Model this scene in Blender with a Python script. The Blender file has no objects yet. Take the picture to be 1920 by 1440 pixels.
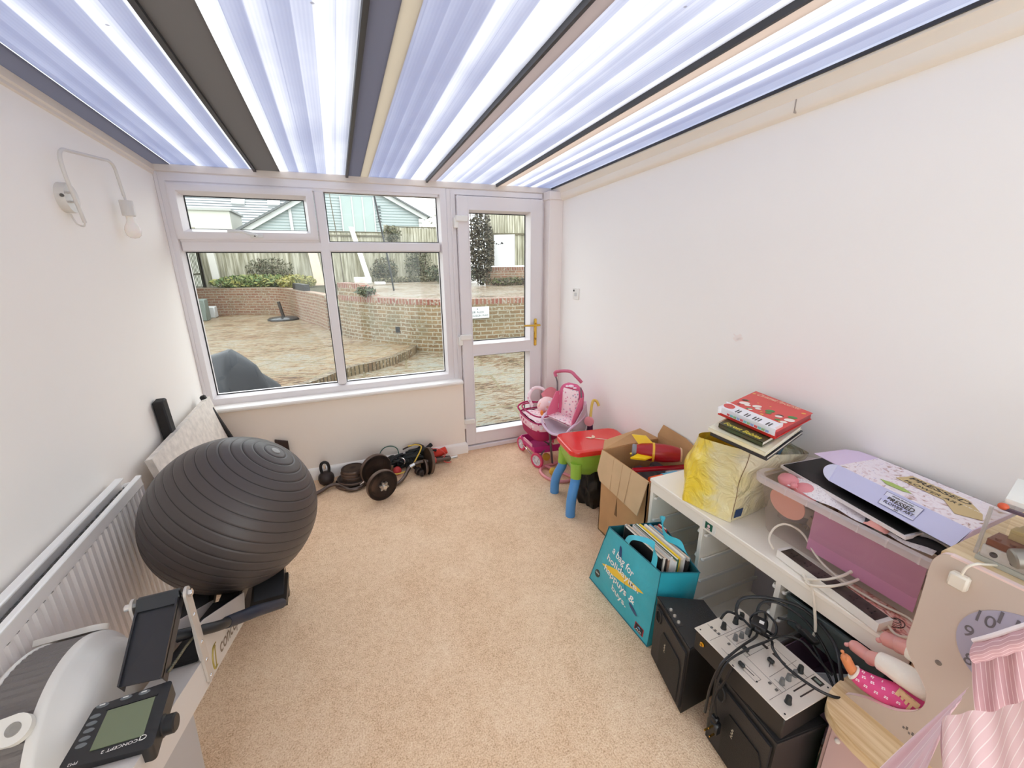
import bpy, bmesh, math, random
from mathutils import Vector, Matrix
rnd = random.Random(7)
C = bpy.context.scene.collection
PI = math.pi

# ------------------------------------------------------------------ camera
cam_data = bpy.data.cameras.new('camera'); cam = bpy.data.objects.new('camera', cam_data); C.objects.link(cam)
FPX = 780.36
cam_data.sensor_fit = 'HORIZONTAL'; cam_data.sensor_width = 36.0; cam_data.lens = 36.0 * FPX / 1920.0
cam_data.clip_start = 0.02; cam_data.clip_end = 300
H = 1.57
yaw, pitch, roll = [math.radians(a) for a in (22.3613, 16.5842, -0.3845)]
fw = Vector((math.sin(yaw)*math.cos(pitch), math.cos(yaw)*math.cos(pitch), -math.sin(pitch)))
r0 = Vector((math.cos(yaw), -math.sin(yaw), 0)); u0 = r0.cross(fw)
rt = math.cos(roll)*r0 + math.sin(roll)*u0; up = -math.sin(roll)*r0 + math.cos(roll)*u0
M = Matrix((rt, up, -fw)).transposed().to_4x4(); M.translation = Vector((0, 0, H))
cam.matrix_world = M
bpy.context.scene.camera = cam

# ------------------------------------------------------------------ world (bright overcast sky) and exposure
W = bpy.data.worlds.new('overcast sky'); bpy.context.scene.world = W; W.use_nodes = True
nt = W.node_tree; nt.nodes.clear()
wo = nt.nodes.new('ShaderNodeOutputWorld'); bg = nt.nodes.new('ShaderNodeBackground')
tc = nt.nodes.new('ShaderNodeTexCoord'); sx = nt.nodes.new('ShaderNodeSeparateXYZ'); rp = nt.nodes.new('ShaderNodeValToRGB')
nt.links.new(tc.outputs['Generated'], sx.inputs[0]); nt.links.new(sx.outputs['Z'], rp.inputs[0])
rp.color_ramp.elements[0].position = 0.0; rp.color_ramp.elements[0].color = (0.93, 0.985, 1.0, 1)
rp.color_ramp.elements[1].position = 0.7; rp.color_ramp.elements[1].color = (0.93, 0.985, 1.015, 1)
nt.links.new(rp.outputs[0], bg.inputs[0]); bg.inputs[1].default_value = 1.15
nt.links.new(bg.outputs[0], wo.inputs[0])
sun_d = bpy.data.lights.new('hazy_sun', 'SUN'); sun_d.energy = 0.6; sun_d.angle = math.radians(60); sun_d.color = (.97, 1, 1)
sun = bpy.data.objects.new('hazy_sun', sun_d); C.objects.link(sun); sun.rotation_euler = (math.radians(38), math.radians(-12), 0); sun.location = (0, 0, 8)
vs = bpy.context.scene.view_settings
bpy.context.scene.display_settings.display_device = 'sRGB'
vs.view_transform = 'Standard'; vs.look = 'None'; vs.exposure = 1.53; vs.gamma = 1.0; vs.use_curve_mapping = False
cy = bpy.context.scene.cycles
cy.max_bounces = 14; cy.diffuse_bounces = 9; cy.glossy_bounces = 4; cy.transmission_bounces = 6; cy.transparent_max_bounces = 16
cy.caustics_reflective = False; cy.caustics_refractive = False; cy.sample_clamp_indirect = 6

# ------------------------------------------------------------------ helpers
WM = {}
def V(*a): return Vector(a)
class MB:
    """collects shapes; build() links them as one mesh object"""
    def __init__(s): s.v = []; s.f = []; s.mi = []; s.uv = {}; s.m = 0
    def add(s, vs_, fs):
        b = len(s.v); s.v += [Vector(p) for p in vs_]
        for f in fs: s.f.append([b+i for i in f]); s.mi.append(s.m)
        return b
    def box(s, x0, x1, y0, y1, z0, z1, bev=0.0, seg=1):
        c = Vector(((x0+x1)/2, (y0+y1)/2, (z0+z1)/2))
        return s.obox(c, V(abs(x1-x0)/2, 0, 0), V(0, abs(y1-y0)/2, 0), V(0, 0, abs(z1-z0)/2), bev, seg)
    def obox(s, c, a, b, d, bev=0.0, seg=1):
        c = Vector(c); a = Vector(a); b = Vector(b); d = Vector(d)
        if bev > 0:
            la, lb, ld = a.length, b.length, d.length
            bev = min(bev, la*.95, lb*.95, ld*.95)
            bm = bmesh.new(); bmesh.ops.create_cube(bm, size=2)
            for v in bm.verts: v.co = Vector((v.co.x*la, v.co.y*lb, v.co.z*ld))
            bmesh.ops.bevel(bm, geom=list(bm.edges), offset=bev, segments=seg, profile=.5, affect='EDGES')
            A, B, D_ = a.normalized(), b.normalized(), d.normalized()
            vv = [c + A*v.co.x + B*v.co.y + D_*v.co.z for v in bm.verts]
            bm.verts.index_update()
            ff = [[v.index for v in f.verts] for f in bm.faces]; bm.free()
            s.add(vv, ff)
        else:
            P = [c+a*i+b*j+d*k for i in (-1, 1) for j in (-1, 1) for k in (-1, 1)]
            s.add(P, [(0,1,3,2),(4,6,7,5),(0,4,5,1),(2,3,7,6),(0,2,6,4),(1,5,7,3)])
        return s
    def bar(s, p, q, w, h, upv=(0,0,1), bev=0.0):
        p = Vector(p); q = Vector(q); t = (q-p); L = t.length; t.normalize()
        u = Vector(upv); side = t.cross(u)
        if side.length < 1e-4: side = t.cross(V(1, 0, 0))
        side.normalize(); u = side.cross(t).normalized()
        return s.obox((p+q)/2, t*L/2, side*w/2, u*h/2, bev)
    def tube(s, pts, r, n=10, closed=False, cap=True):
        pts = [Vector(p) for p in pts]; N = len(pts)
        rr = r if isinstance(r, (list, tuple)) else [r]*N
        T = []
        for i in range(N):
            a = pts[(i-1) % N] if (closed or i > 0) else pts[i]; b = pts[(i+1) % N] if (closed or i < N-1) else pts[i]
            t = (b-a); T.append(t.normalized() if t.length > 1e-9 else V(0, 0, 1))
        u = T[0].orthogonal().normalized(); rings = []; vv = []
        for i in range(N):
            if i: 
                u = u - T[i]*u.dot(T[i])
                u = u.normalized() if u.length > 1e-6 else T[i].orthogonal().normalized()
            w = T[i].cross(u)
            vv += [pts[i] + (u*math.cos(2*PI*k/n)+w*math.sin(2*PI*k/n))*rr[i] for k in range(n)]
        ff = []
        for i in range(N if closed else N-1):
            j = (i+1) % N
            for k in range(n): ff.append((i*n+k, i*n+(k+1) % n, j*n+(k+1) % n, j*n+k))
        if cap and not closed:
            ff.append(tuple(range(n))[::-1]); ff.append(tuple((N-1)*n+k for k in range(n)))
        s.add(vv, ff); return s
    def lathe(s, prof, c=(0,0,0), ax=(0,0,1), n=32, u=None):
        """prof: list of (radius, height)"""
        c = Vector(c); ax = Vector(ax).normalized(); u = Vector(u).normalized() if u else ax.orthogonal().normalized(); w = ax.cross(u)
        vv = []
        for (r, h) in prof:
            r = max(r, 1e-5)
            vv += [c + ax*h + (u*math.cos(2*PI*k/n)+w*math.sin(2*PI*k/n))*r for k in range(n)]
        ff = []
        for i in range(len(prof)-1):
            for k in range(n): ff.append((i*n+k, i*n+(k+1) % n, (i+1)*n+(k+1) % n, (i+1)*n+k))
        if prof[0][0] > 1e-4: ff.append(tuple(range(n))[::-1])
        if prof[-1][0] > 1e-4: ff.append(tuple((len(prof)-1)*n+k for k in range(n)))
        s.add(vv, ff); return s
    def cyl(s, p, q, r, n=20, bev=0.0):
        p = Vector(p); q = Vector(q); L = (q-p).length
        pr = [(r, 0), (r, L)] if bev <= 0 else [(r-bev, 0), (r, bev), (r, L-bev), (r-bev, L)]
        return s.lathe(pr, p, q-p, n)
    def ball(s, c, r, sc=(1,1,1), n=20, m=12, ax=None):
        c = Vector(c); X, Y, Z = ax if ax else (V(1,0,0), V(0,1,0), V(0,0,1))
        vv = []
        for i in range(m+1):
            th = PI*i/m
            for k in range(n):
                a = 2*PI*k/n
                vv.append(c + X*(r*sc[0]*math.sin(th)*math.cos(a)) + Y*(r*sc[1]*math.sin(th)*math.sin(a)) + Z*(r*sc[2]*math.cos(th)))
        ff = [(i*n+k, (i+1)*n+k, (i+1)*n+(k+1) % n, i*n+(k+1) % n) for i in range(m) for k in range(n)]
        s.add(vv, ff); return s
    def prism(s, pts, ext):
        pts = [Vector(p) for p in pts]; e = Vector(ext); n = len(pts)
        s.add(pts + [p+e for p in pts], [tuple(range(n))[::-1], tuple(n+i for i in range(n))] + [(i, (i+1) % n, n+(i+1) % n, n+i) for i in range(n)])
        return s
    def quad(s, a, b, c, d): s.add([a, b, c, d], [(0,1,2,3)]); return s
    def poly(s, pts): s.add(pts, [tuple(range(len(pts)))]); return s
    def grid(s, fn, nu, nv, uvs=False, cu=False):
        vv = [fn(i/nu, j/nv) for j in range(nv+1) for i in range(nu+1)]
        b = len(s.v); fb = len(s.f)
        ff = [(j*(nu+1)+i, j*(nu+1)+i+1, (j+1)*(nu+1)+i+1, (j+1)*(nu+1)+i) for j in range(nv) for i in range(nu)]
        s.add(vv, ff)
        return s
    def strip_uv(s, path, z0f, z1f, thick=None, nz=1):
        """vertical wall along path with uv = (distance, height)"""
        d = 0
        for i in range(len(path)-1):
            a, b = Vector(path[i]), Vector(path[i+1]); L = (b-a).length
            za0, za1, zb0, zb1 = z0f(i), z1f(i), z0f(i+1), z1f(i+1)
            fi = len(s.f)
            s.add([V(a.x, a.y, za0), V(b.x, b.y, zb0), V(b.x, b.y, zb1), V(a.x, a.y, za1)], [(0,1,2,3)])
            s.uv[fi] = [(d, za0), (d+L, zb0), (d+L, zb1), (d, za1)]; d += L
        return s
    def mitre(s, x0, x1, z0, z1, prof):
        """picture-frame moulding in an XZ plane; prof = closed list of (inset, y)"""
        n = len(prof); vv = []
        for (d, y) in prof: vv += [V(x0+d, y, z0+d), V(x1-d, y, z0+d), V(x1-d, y, z1-d), V(x0+d, y, z1-d)]
        ff = []
        for i in range(n):
            j = (i+1) % n
            for k in range(4): ff.append((i*4+k, i*4+(k+1) % 4, j*4+(k+1) % 4, j*4+k))
        s.add(vv, ff); return s
    def mesh(s, name, mats, smooth=None, xf=None):
        me = bpy.data.meshes.new(name)
        vs_ = [xf @ v for v in s.v] if xf is not None else s.v
        me.from_pydata([tuple(v) for v in vs_], [], s.f); 
        for m in (mats if isinstance(mats, (list, tuple)) else [mats]): me.materials.append(m)
        for p, i in zip(me.polygons, s.mi): p.material_index = i
        if s.uv:
            ul = me.uv_layers.new(name='UVMap')
            for p in me.polygons:
                q = s.uv.get(p.index)
                for k, li in enumerate(p.loop_indices): ul.data[li].uv = q[k] if q else (me.vertices[me.loops[li].vertex_index].co.x, me.vertices[me.loops[li].vertex_index].co.y)
        bm = bmesh.new(); bm.from_mesh(me); bmesh.ops.recalc_face_normals(bm, faces=bm.faces); bm.to_mesh(me); bm.free()
        if smooth is not None:
            me.shade_smooth(); me.set_sharp_from_angle(angle=math.radians(smooth))
        return me

def props(o, label=None, cat=None, group=None, kind=None):
    if label: o['label'] = label
    if cat: o['category'] = cat
    if group: o['group'] = group
    if kind: o['kind'] = kind
def thing(name, label, cat, loc=(0,0,0), group=None, kind=None, rotz=0):
    o = bpy.data.objects.new(name, None); C.objects.link(o); o.location = loc; o.rotation_euler = (0, 0, rotz)
    o.empty_display_size = .05
    WM[o] = Matrix.Translation(Vector(loc)) @ Matrix.Rotation(rotz, 4, 'Z'); props(o, label, cat, group, kind); return o
def obj(name, mb, mats, parent=None, smooth=40, label=None, cat=None, group=None, kind=None, world=True):
    if parent is not None:
        xf = WM[parent].inverted() if world else None
        o = bpy.data.objects.new(name, mb.mesh(name, mats, smooth, xf)); o.parent = parent; WM[o] = WM[parent]
    else:
        xs = [v.x for v in mb.v]; ys = [v.y for v in mb.v]; zs = [v.z for v in mb.v]
        loc = V((min(xs)+max(xs))/2, (min(ys)+max(ys))/2, min(zs))
        o = bpy.data.objects.new(name, mb.mesh(name, mats, smooth, Matrix.Translation(-loc))); o.location = loc; WM[o] = Matrix.Translation(loc)
    C.objects.link(o); props(o, label, cat, group, kind); return o
def smoothpath(pts, k=6, closed=False):
    P = [Vector(p) for p in pts]; n = len(P); out = []
    rng = range(n) if closed else range(n-1)
    for i in rng:
        p0 = P[(i-1) % n] if (closed or i > 0) else P[i]; p1 = P[i]; p2 = P[(i+1) % n]; p3 = P[(i+2) % n] if (closed or i < n-2) else P[(i+1) % n]
        for j in range(k):
            t = j/k
            out.append(0.5*((2*p1)+(-p0+p2)*t+(2*p0-5*p1+4*p2-p3)*t*t+(-p0+3*p1-3*p2+p3)*t**3))
    if not closed: out.append(P[-1])
    return out
def text(name, body, origin, u, v, width, mat, parent, lift=.0006, height=None, bold=.0, depth=.0003):
    """flat lettering; origin = left end of the baseline, u = reading direction, v = up on the surface"""
    cu = bpy.data.curves.new(name, 'FONT'); cu.body = body; cu.size = 1; cu.extrude = 0; cu.offset = bold
    to = bpy.data.objects.new(name+'_tmp', cu); C.objects.link(to)
    dg = bpy.context.evaluated_depsgraph_get(); me = bpy.data.meshes.new_from_object(to.evaluated_get(dg))
    C.objects.unlink(to); bpy.data.objects.remove(to)
    xs = [w.co.x for w in me.vertices]; ys = [w.co.y for w in me.vertices]
    x0, x1, y0, y1 = min(xs), max(xs), min(ys), max(ys)
    sx_ = width/(x1-x0); sy_ = (height/(y1-y0)) if height else sx_
    u = Vector(u).normalized(); v = Vector(v); v = (v-u*v.dot(u)).normalized(); n = u.cross(v); o0 = Vector(origin)
    inv = WM[parent].inverted() if parent is not None else Matrix()
    for w in me.vertices: w.co = inv @ (o0 + u*((w.co.x-x0)*sx_) + v*((w.co.y)*sy_) + n*lift)
    me.materials.clear(); me.materials.append(mat)
    o = bpy.data.objects.new(name, me); o.parent = parent; WM[o] = WM[parent]; C.objects.link(o); return o

# ------------------------------------------------------------------ materials
def srgb(r, g, b):
    f = lambda c: (c/255/12.92) if c/255 <= .04045 else ((c/255+.055)/1.055)**2.4
    return (f(r), f(g), f(b), 1)
def newmat(name):
    m = bpy.data.materials.new(name); m.use_nodes = True; nt = m.node_tree; nt.nodes.clear()
    o = nt.nodes.new('ShaderNodeOutputMaterial'); return m, nt, o
def N(nt, typ, **kw):
    n = nt.nodes.new(typ)
    for k, v_ in kw.items():
        if isinstance(k, str) and k in n.inputs: n.inputs[k].default_value = v_
        else: setattr(n, k, v_)
    return n
MC = {}
def mat(name, rgb, rough=.5, metal=0, var=0.0, vscale=8, bump=0.0, bscale=60, spec=.5, rgb2=None, stretch=(1,1,1), sheen=0, coat=0, trans=0, sss=0):
    if name in MC: return MC[name]
    m, nt, o = newmat(name); b = N(nt, 'ShaderNodeBsdfPrincipled'); nt.links.new(b.outputs[0], o.inputs[0])
    col = srgb(*rgb); b.inputs['Base Color'].default_value = col; b.inputs['Roughness'].default_value = rough; b.inputs['Metallic'].default_value = metal
    b.inputs['Specular IOR Level'].default_value = spec
    if sheen: b.inputs['Sheen Weight'].default_value = sheen
    if coat: b.inputs['Coat Weight'].default_value = coat
    if sss: b.inputs['Subsurface Weight'].default_value = sss; b.inputs['Subsurface Scale'].default_value = .01
    if trans: b.inputs['Transmission Weight'].default_value = trans
    if var or bump:
        t = N(nt, 'ShaderNodeTexCoord'); mp = N(nt, 'ShaderNodeMapping'); mp.inputs['Scale'].default_value = stretch; nt.links.new(t.outputs['Object'], mp.inputs[0])
    if var or rgb2:
        if not (var or bump):
            t = N(nt, 'ShaderNodeTexCoord'); mp = N(nt, 'ShaderNodeMapping'); mp.inputs['Scale'].default_value = stretch; nt.links.new(t.outputs['Object'], mp.inputs[0])
        nz = N(nt, 'ShaderNodeTexNoise'); nz.inputs['Scale'].default_value = vscale; nz.inputs['Detail'].default_value = 5; nt.links.new(mp.outputs[0], nz.inputs['Vector'])
        r = N(nt, 'ShaderNodeValToRGB'); r.color_ramp.elements[0].position = .3; r.color_ramp.elements[1].position = .7
        c2 = srgb(*rgb2) if rgb2 else tuple(min(1, c*(1+var)) for c in col[:3])+(1,)
        c1 = col if rgb2 else tuple(c*(1-var) for c in col[:3])+(1,)
        r.color_ramp.elements[0].color = c1; r.color_ramp.elements[1].color = c2
        nt.links.new(nz.outputs['Fac'], r.inputs[0]); nt.links.new(r.outputs[0], b.inputs['Base Color'])
    if bump:
        n2 = N(nt, 'ShaderNodeTexNoise'); n2.inputs['Scale'].default_value = bscale; n2.inputs['Detail'].default_value = 3; nt.links.new(mp.outputs[0], n2.inputs['Vector'])
        bp = N(nt, 'ShaderNodeBump'); bp.inputs['Strength'].default_value = bump; bp.inputs['Distance'].default_value = .01
        nt.links.new(n2.outputs['Fac'], bp.inputs['Height']); nt.links.new(bp.outputs[0], b.inputs['Normal'])
    MC[name] = m; return m
def glassy(name, tint=(1,1,1), refl=.07, rough=.02, body=0, bodycol=(1,1,1)):
    """thin clear sheet: see-through with a weak reflection and, if body > 0, a milky part"""
    if name in MC: return MC[name]
    m, nt, o = newmat(name); tr = N(nt, 'ShaderNodeBsdfTransparent'); tr.inputs[0].default_value = tint+(1,)
    gl = N(nt, 'ShaderNodeBsdfGlossy'); gl.inputs['Roughness'].default_value = rough
    mx = N(nt, 'ShaderNodeMixShader'); mx.inputs[0].default_value = refl; nt.links.new(tr.outputs[0], mx.inputs[1]); nt.links.new(gl.outputs[0], mx.inputs[2])
    last = mx
    if body:
        df = N(nt, 'ShaderNodeBsdfDiffuse'); df.inputs[0].default_value = bodycol+(1,); tl = N(nt, 'ShaderNodeBsdfTranslucent'); tl.inputs[0].default_value = bodycol+(1,)
        m1 = N(nt, 'ShaderNodeMixShader'); m1.inputs[0].default_value = .5; nt.links.new(df.outputs[0], m1.inputs[1]); nt.links.new(tl.outputs[0], m1.inputs[2])
        m2 = N(nt, 'ShaderNodeMixShader'); m2.inputs[0].default_value = body; nt.links.new(mx.outputs[0], m2.inputs[1]); nt.links.new(m1.outputs[0], m2.inputs[2]); last = m2
    nt.links.new(last.outputs[0], o.inputs[0]); MC[name] = m; return m
def math_(nt, op, a, b=None, c=None):
    n = nt.nodes.new('ShaderNodeMath'); n.operation = op
    for i, x in enumerate((a, b, c)):
        if x is None: continue
        if isinstance(x, (int, float)): n.inputs[i].default_value = x
        else: nt.links.new(x, n.inputs[i])
    return n.outputs[0]
def ramp(nt, fac, stops, interp='LINEAR'):
    r = nt.nodes.new('ShaderNodeValToRGB'); r.color_ramp.interpolation = interp; e = r.color_ramp.elements
    while len(e) < len(stops): e.new(.5)
    for k, (p, c) in enumerate(stops): e[k].position = p; e[k].color = c
    nt.links.new(fac, r.inputs[0]); return r.outputs[0]

def brick_mat(name, c1, c2, mortar, scale_h=.078, w=.235, moss=True, mort=.0125, vertical=False, algae=.5):
    m, nt, o = newmat(name); b = N(nt, 'ShaderNodeBsdfPrincipled'); nt.links.new(b.outputs[0], o.inputs[0]); b.inputs['Roughness'].default_value = .55
    uv = N(nt, 'ShaderNodeUVMap'); bt = N(nt, 'ShaderNodeTexBrick'); nt.links.new(uv.outputs[0], bt.inputs['Vector'])
    bt.inputs['Color1'].default_value = srgb(*c1); bt.inputs['Color2'].default_value = srgb(*c2); bt.inputs['Mortar'].default_value = srgb(*mortar)
    bt.inputs['Scale'].default_value = 1; bt.inputs['Mortar Size'].default_value = mort; bt.inputs['Mortar Smooth'].default_value = .3; bt.inputs['Bias'].default_value = -.1
    bt.inputs['Brick Width'].default_value = scale_h if vertical else w; bt.inputs['Row Height'].default_value = .30 if vertical else scale_h
    t = N(nt, 'ShaderNodeTexCoord'); nz = N(nt, 'ShaderNodeTexNoise'); nz.inputs['Scale'].default_value = 2.2; nz.inputs['Detail'].default_value = 6; nt.links.new(t.outputs['Object'], nz.inputs['Vector'])
    mx = N(nt, 'ShaderNodeMix'); mx.data_type = 'RGBA'; f = ramp(nt, nz.outputs['Fac'], [(.42, (0,0,0,1)), (.7, (algae, algae, algae, 1))])
    nt.links.new(f, mx.inputs[0]); nt.links.new(bt.outputs['Color'], mx.inputs[6]); mx.inputs[7].default_value = srgb(140, 140, 100)
    # pale lichen spots, mostly as small flecks
    n2 = N(nt, 'ShaderNodeTexNoise'); n2.inputs['Scale'].default_value = 20; n2.inputs['Detail'].default_value = 4; nt.links.new(t.outputs['Object'], n2.inputs['Vector'])
    f2 = ramp(nt, n2.outputs['Fac'], [(.57, (0,0,0,1)), (.65, (.85,.85,.85,1))])
    m2 = N(nt, 'ShaderNodeMix'); m2.data_type = 'RGBA'; nt.links.new(f2, m2.inputs[0]); nt.links.new(mx.outputs[2], m2.inputs[6]); m2.inputs[7].default_value = srgb(235, 228, 205)
    nt.links.new(m2.outputs[2], b.inputs['Base Color'])
    bp = N(nt, 'ShaderNodeBump'); bp.inputs['Strength'].default_value = .6; bp.inputs['Distance'].default_value = .01
    nt.links.new(bt.outputs['Fac'], bp.inputs['Height']); bp.invert = True; nt.links.new(bp.outputs[0], b.inputs['Normal'])
    MC[name] = m; return m

def paving_mat(name, pal, rot=.7, wet=.25):
    m, nt, o = newmat(name); b = N(nt, 'ShaderNodeBsdfPrincipled'); nt.links.new(b.outputs[0], o.inputs[0]); b.inputs['Roughness'].default_value = wet
    t = N(nt, 'ShaderNodeTexCoord'); mp = N(nt, 'ShaderNodeMapping'); nt.links.new(t.outputs['Object'], mp.inputs[0]); mp.inputs['Rotation'].default_value = (0, 0, rot)
    bt = N(nt, 'ShaderNodeTexBrick'); nt.links.new(mp.outputs[0], bt.inputs['Vector']); bt.inputs['Scale'].default_value = 1; bt.inputs['Brick Width'].default_value = 1.3; bt.inputs['Row Height'].default_value = .75
    bt.inputs['Mortar Size'].default_value = .022; bt.inputs['Color1'].default_value = (.2,.2,.2,1); bt.inputs['Color2'].default_value = (.8,.8,.8,1); bt.inputs['Mortar'].default_value = (.5,.5,.5,1)
    mp2 = N(nt, 'ShaderNodeMapping'); nt.links.new(t.outputs['Object'], mp2.inputs[0]); mp2.inputs['Rotation'].default_value = (0, 0, rot+.5); mp2.inputs['Scale'].default_value = (1.6, 6.5, 1)
    nz = N(nt, 'ShaderNodeTexNoise'); nz.inputs['Scale'].default_value = 1.7; nz.inputs['Detail'].default_value = 9; nz.inputs['Roughness'].default_value = .78; nz.inputs['Distortion'].default_value = 1.2; nt.links.new(mp2.outputs[0], nz.inputs['Vector'])
    n3 = N(nt, 'ShaderNodeTexNoise'); n3.inputs['Scale'].default_value = .9; n3.inputs['Detail'].default_value = 3; nt.links.new(t.outputs['Object'], n3.inputs['Vector'])
    n5 = N(nt, 'ShaderNodeTexNoise'); n5.inputs['Scale'].default_value = 5.5; n5.inputs['Detail'].default_value = 6; n5.inputs['Roughness'].default_value = .7; nt.links.new(mp2.outputs[0], n5.inputs['Vector'])
    s1 = math_(nt, 'MULTIPLY_ADD', nz.outputs['Fac'], 1.7, math_(nt, 'MULTIPLY_ADD', n5.outputs['Fac'], 1.5, -1.23)); s2 = math_(nt, 'MULTIPLY_ADD', bt.outputs['Color'], .16, s1); s3 = math_(nt, 'MULTIPLY_ADD', n3.outputs['Fac'], .75, math_(nt, 'ADD', s2, -.20))
    s4 = math_(nt, 'SUBTRACT', s3, .13)
    c = ramp(nt, s4, [(p, srgb(*q)) for p, q in pal])
    mx = N(nt, 'ShaderNodeMix'); mx.data_type = 'RGBA'; nt.links.new(bt.outputs['Fac'], mx.inputs[0]); nt.links.new(c, mx.inputs[6]); mx.inputs[7].default_value = srgb(206, 190, 150)
    nt.links.new(mx.outputs[2], b.inputs['Base Color'])
    bp = N(nt, 'ShaderNodeBump'); bp.inputs['Strength'].default_value = .7; bp.inputs['Distance'].default_value = .03; nt.links.new(s4, bp.inputs['Height']); nt.links.new(bp.outputs[0], b.inputs['Normal'])
    MC[name] = m; return m

def carpet_mat():
    m, nt, o = newmat('beige twist pile carpet'); b = N(nt, 'ShaderNodeBsdfPrincipled'); nt.links.new(b.outputs[0], o.inputs[0]); b.inputs['Roughness'].default_value = .95; b.inputs['Specular IOR Level'].default_value = .1
    t = N(nt, 'ShaderNodeTexCoord')
    n1 = N(nt, 'ShaderNodeTexNoise'); n1.inputs['Scale'].default_value = 190; n1.inputs['Detail'].default_value = 3; nt.links.new(t.outputs['Object'], n1.inputs['Vector'])
    n2 = N(nt, 'ShaderNodeTexNoise'); n2.inputs['Scale'].default_value = 5; n2.inputs['Detail'].default_value = 6; n2.inputs['Roughness'].default_value = .6; nt.links.new(t.outputs['Object'], n2.inputs['Vector'])
    n4 = N(nt, 'ShaderNodeTexNoise'); n4.inputs['Scale'].default_value = 55; n4.inputs['Detail'].default_value = 2; nt.links.new(t.outputs['Object'], n4.inputs['Vector'])
    s = math_(nt, 'MULTIPLY_ADD', n2.outputs['Fac'], .20, math_(nt, 'MULTIPLY', n1.outputs['Fac'], .60)); s = math_(nt, 'MULTIPLY_ADD', n4.outputs['Fac'], .2, s)
    c = ramp(nt, s, [(.34, srgb(196, 156, 120)), (.5, srgb(236, 203, 168)), (.66, srgb(254, 230, 200))])
    nt.links.new(c, b.inputs['Base Color'])
    bp = N(nt, 'ShaderNodeBump'); bp.inputs['Strength'].default_value = .7; bp.inputs['Distance'].default_value = .008; nt.links.new(s, bp.inputs['Height']); nt.links.new(bp.outputs[0], b.inputs['Normal'])
    return m

def roof_mat():
    m, nt, o = newmat('multiwall polycarbonate'); t = N(nt, 'ShaderNodeTexCoord'); sp = N(nt, 'ShaderNodeSeparateXYZ'); nt.links.new(t.outputs['Object'], sp.inputs[0])
    x = sp.outputs['X']
    band = math_(nt, 'MULTIPLY', x, 1/.054)
    wn = N(nt, 'ShaderNodeTexWhiteNoise'); wn.noise_dimensions = '1D'; nt.links.new(math_(nt, 'FLOOR', band), wn.inputs['W'])
    fr = math_(nt, 'FRACT', band)
    n1 = N(nt, 'ShaderNodeTexNoise'); n1.noise_dimensions = '1D'; n1.inputs['Scale'].default_value = 11; n1.inputs['Detail'].default_value = 1; nt.links.new(x, n1.inputs['W'])
    f = math_(nt, 'ADD', math_(nt, 'MULTIPLY', wn.outputs['Value'], .50), math_(nt, 'MULTIPLY', n1.outputs['Fac'], .42))
    f = math_(nt, 'ADD', f, math_(nt, 'MULTIPLY', fr, -.22)); f = math_(nt, 'SUBTRACT', f, math_(nt, 'MULTIPLY', math_(nt, 'LESS_THAN', fr, .05), .22)); f = math_(nt, 'ADD', f, .06)
    rib = math_(nt, 'MULTIPLY', math_(nt, 'SINE', math_(nt, 'MULTIPLY', x, 2*PI/.0105)), .03)
    f = math_(nt, 'ADD', f, rib)
    n2 = N(nt, 'ShaderNodeTexNoise'); n2.inputs['Scale'].default_value = 3; n2.inputs['Detail'].default_value = 6; nt.links.new(t.outputs['Object'], n2.inputs['Vector'])
    f = math_(nt, 'ADD', f, math_(nt, 'MULTIPLY_ADD', n2.outputs['Fac'], .3, -.15))
    col = ramp(nt, f, [(.12, (.34, .38, .52, 1)), (.34, (.50, .53, .64, 1)), (.52, (.74, .75, .80, 1)), (.72, (1, .99, .99, 1))])
    # dirt specks
    vo = N(nt, 'ShaderNodeTexVoronoi'); vo.inputs['Scale'].default_value = 4.5; nt.links.new(t.outputs['Object'], vo.inputs['Vector'])
    sp_ = ramp(nt, vo.outputs['Distance'], [(.018, (.3,.3,.34,1)), (.03, (1,1,1,1))])
    mx = N(nt, 'ShaderNodeMix'); mx.data_type = 'RGBA'; mx.blend_type = 'MULTIPLY'; mx.inputs[0].default_value = 1; nt.links.new(col, mx.inputs[6]); nt.links.new(sp_, mx.inputs[7])
    tl = N(nt, 'ShaderNodeBsdfTranslucent'); nt.links.new(mx.outputs[2], tl.inputs[0]); gl = N(nt, 'ShaderNodeBsdfGlossy'); gl.inputs['Roughness'].default_value = .25
    df = N(nt, 'ShaderNodeBsdfDiffuse')
    m1 = N(nt, 'ShaderNodeMixShader'); m1.inputs[0].default_value = .36; df.inputs[0].default_value = (.95,.95,.95,1); nt.links.new(tl.outputs[0], m1.inputs[1]); nt.links.new(df.outputs[0], m1.inputs[2])
    m2 = N(nt, 'ShaderNodeMixShader'); m2.inputs[0].default_value = .04; nt.links.new(m1.outputs[0], m2.inputs[1]); nt.links.new(gl.outputs[0], m2.inputs[2])
    nt.links.new(m2.outputs[0], o.inputs[0]); return m
def translucent_mat(name, rgb, mixd=.5, rgb_d=None, bands=None):
    if name in MC: return MC[name]
    m, nt, o = newmat(name); tl = N(nt, 'ShaderNodeBsdfTranslucent'); tl.inputs[0].default_value = srgb(*rgb); df = N(nt, 'ShaderNodeBsdfDiffuse'); df.inputs[0].default_value = srgb(*(rgb_d or rgb))
    m1 = N(nt, 'ShaderNodeMixShader'); m1.inputs[0].default_value = mixd; nt.links.new(tl.outputs[0], m1.inputs[1]); nt.links.new(df.outputs[0], m1.inputs[2]); nt.links.new(m1.outputs[0], o.inputs[0])
    MC[name] = m; return m
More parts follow.
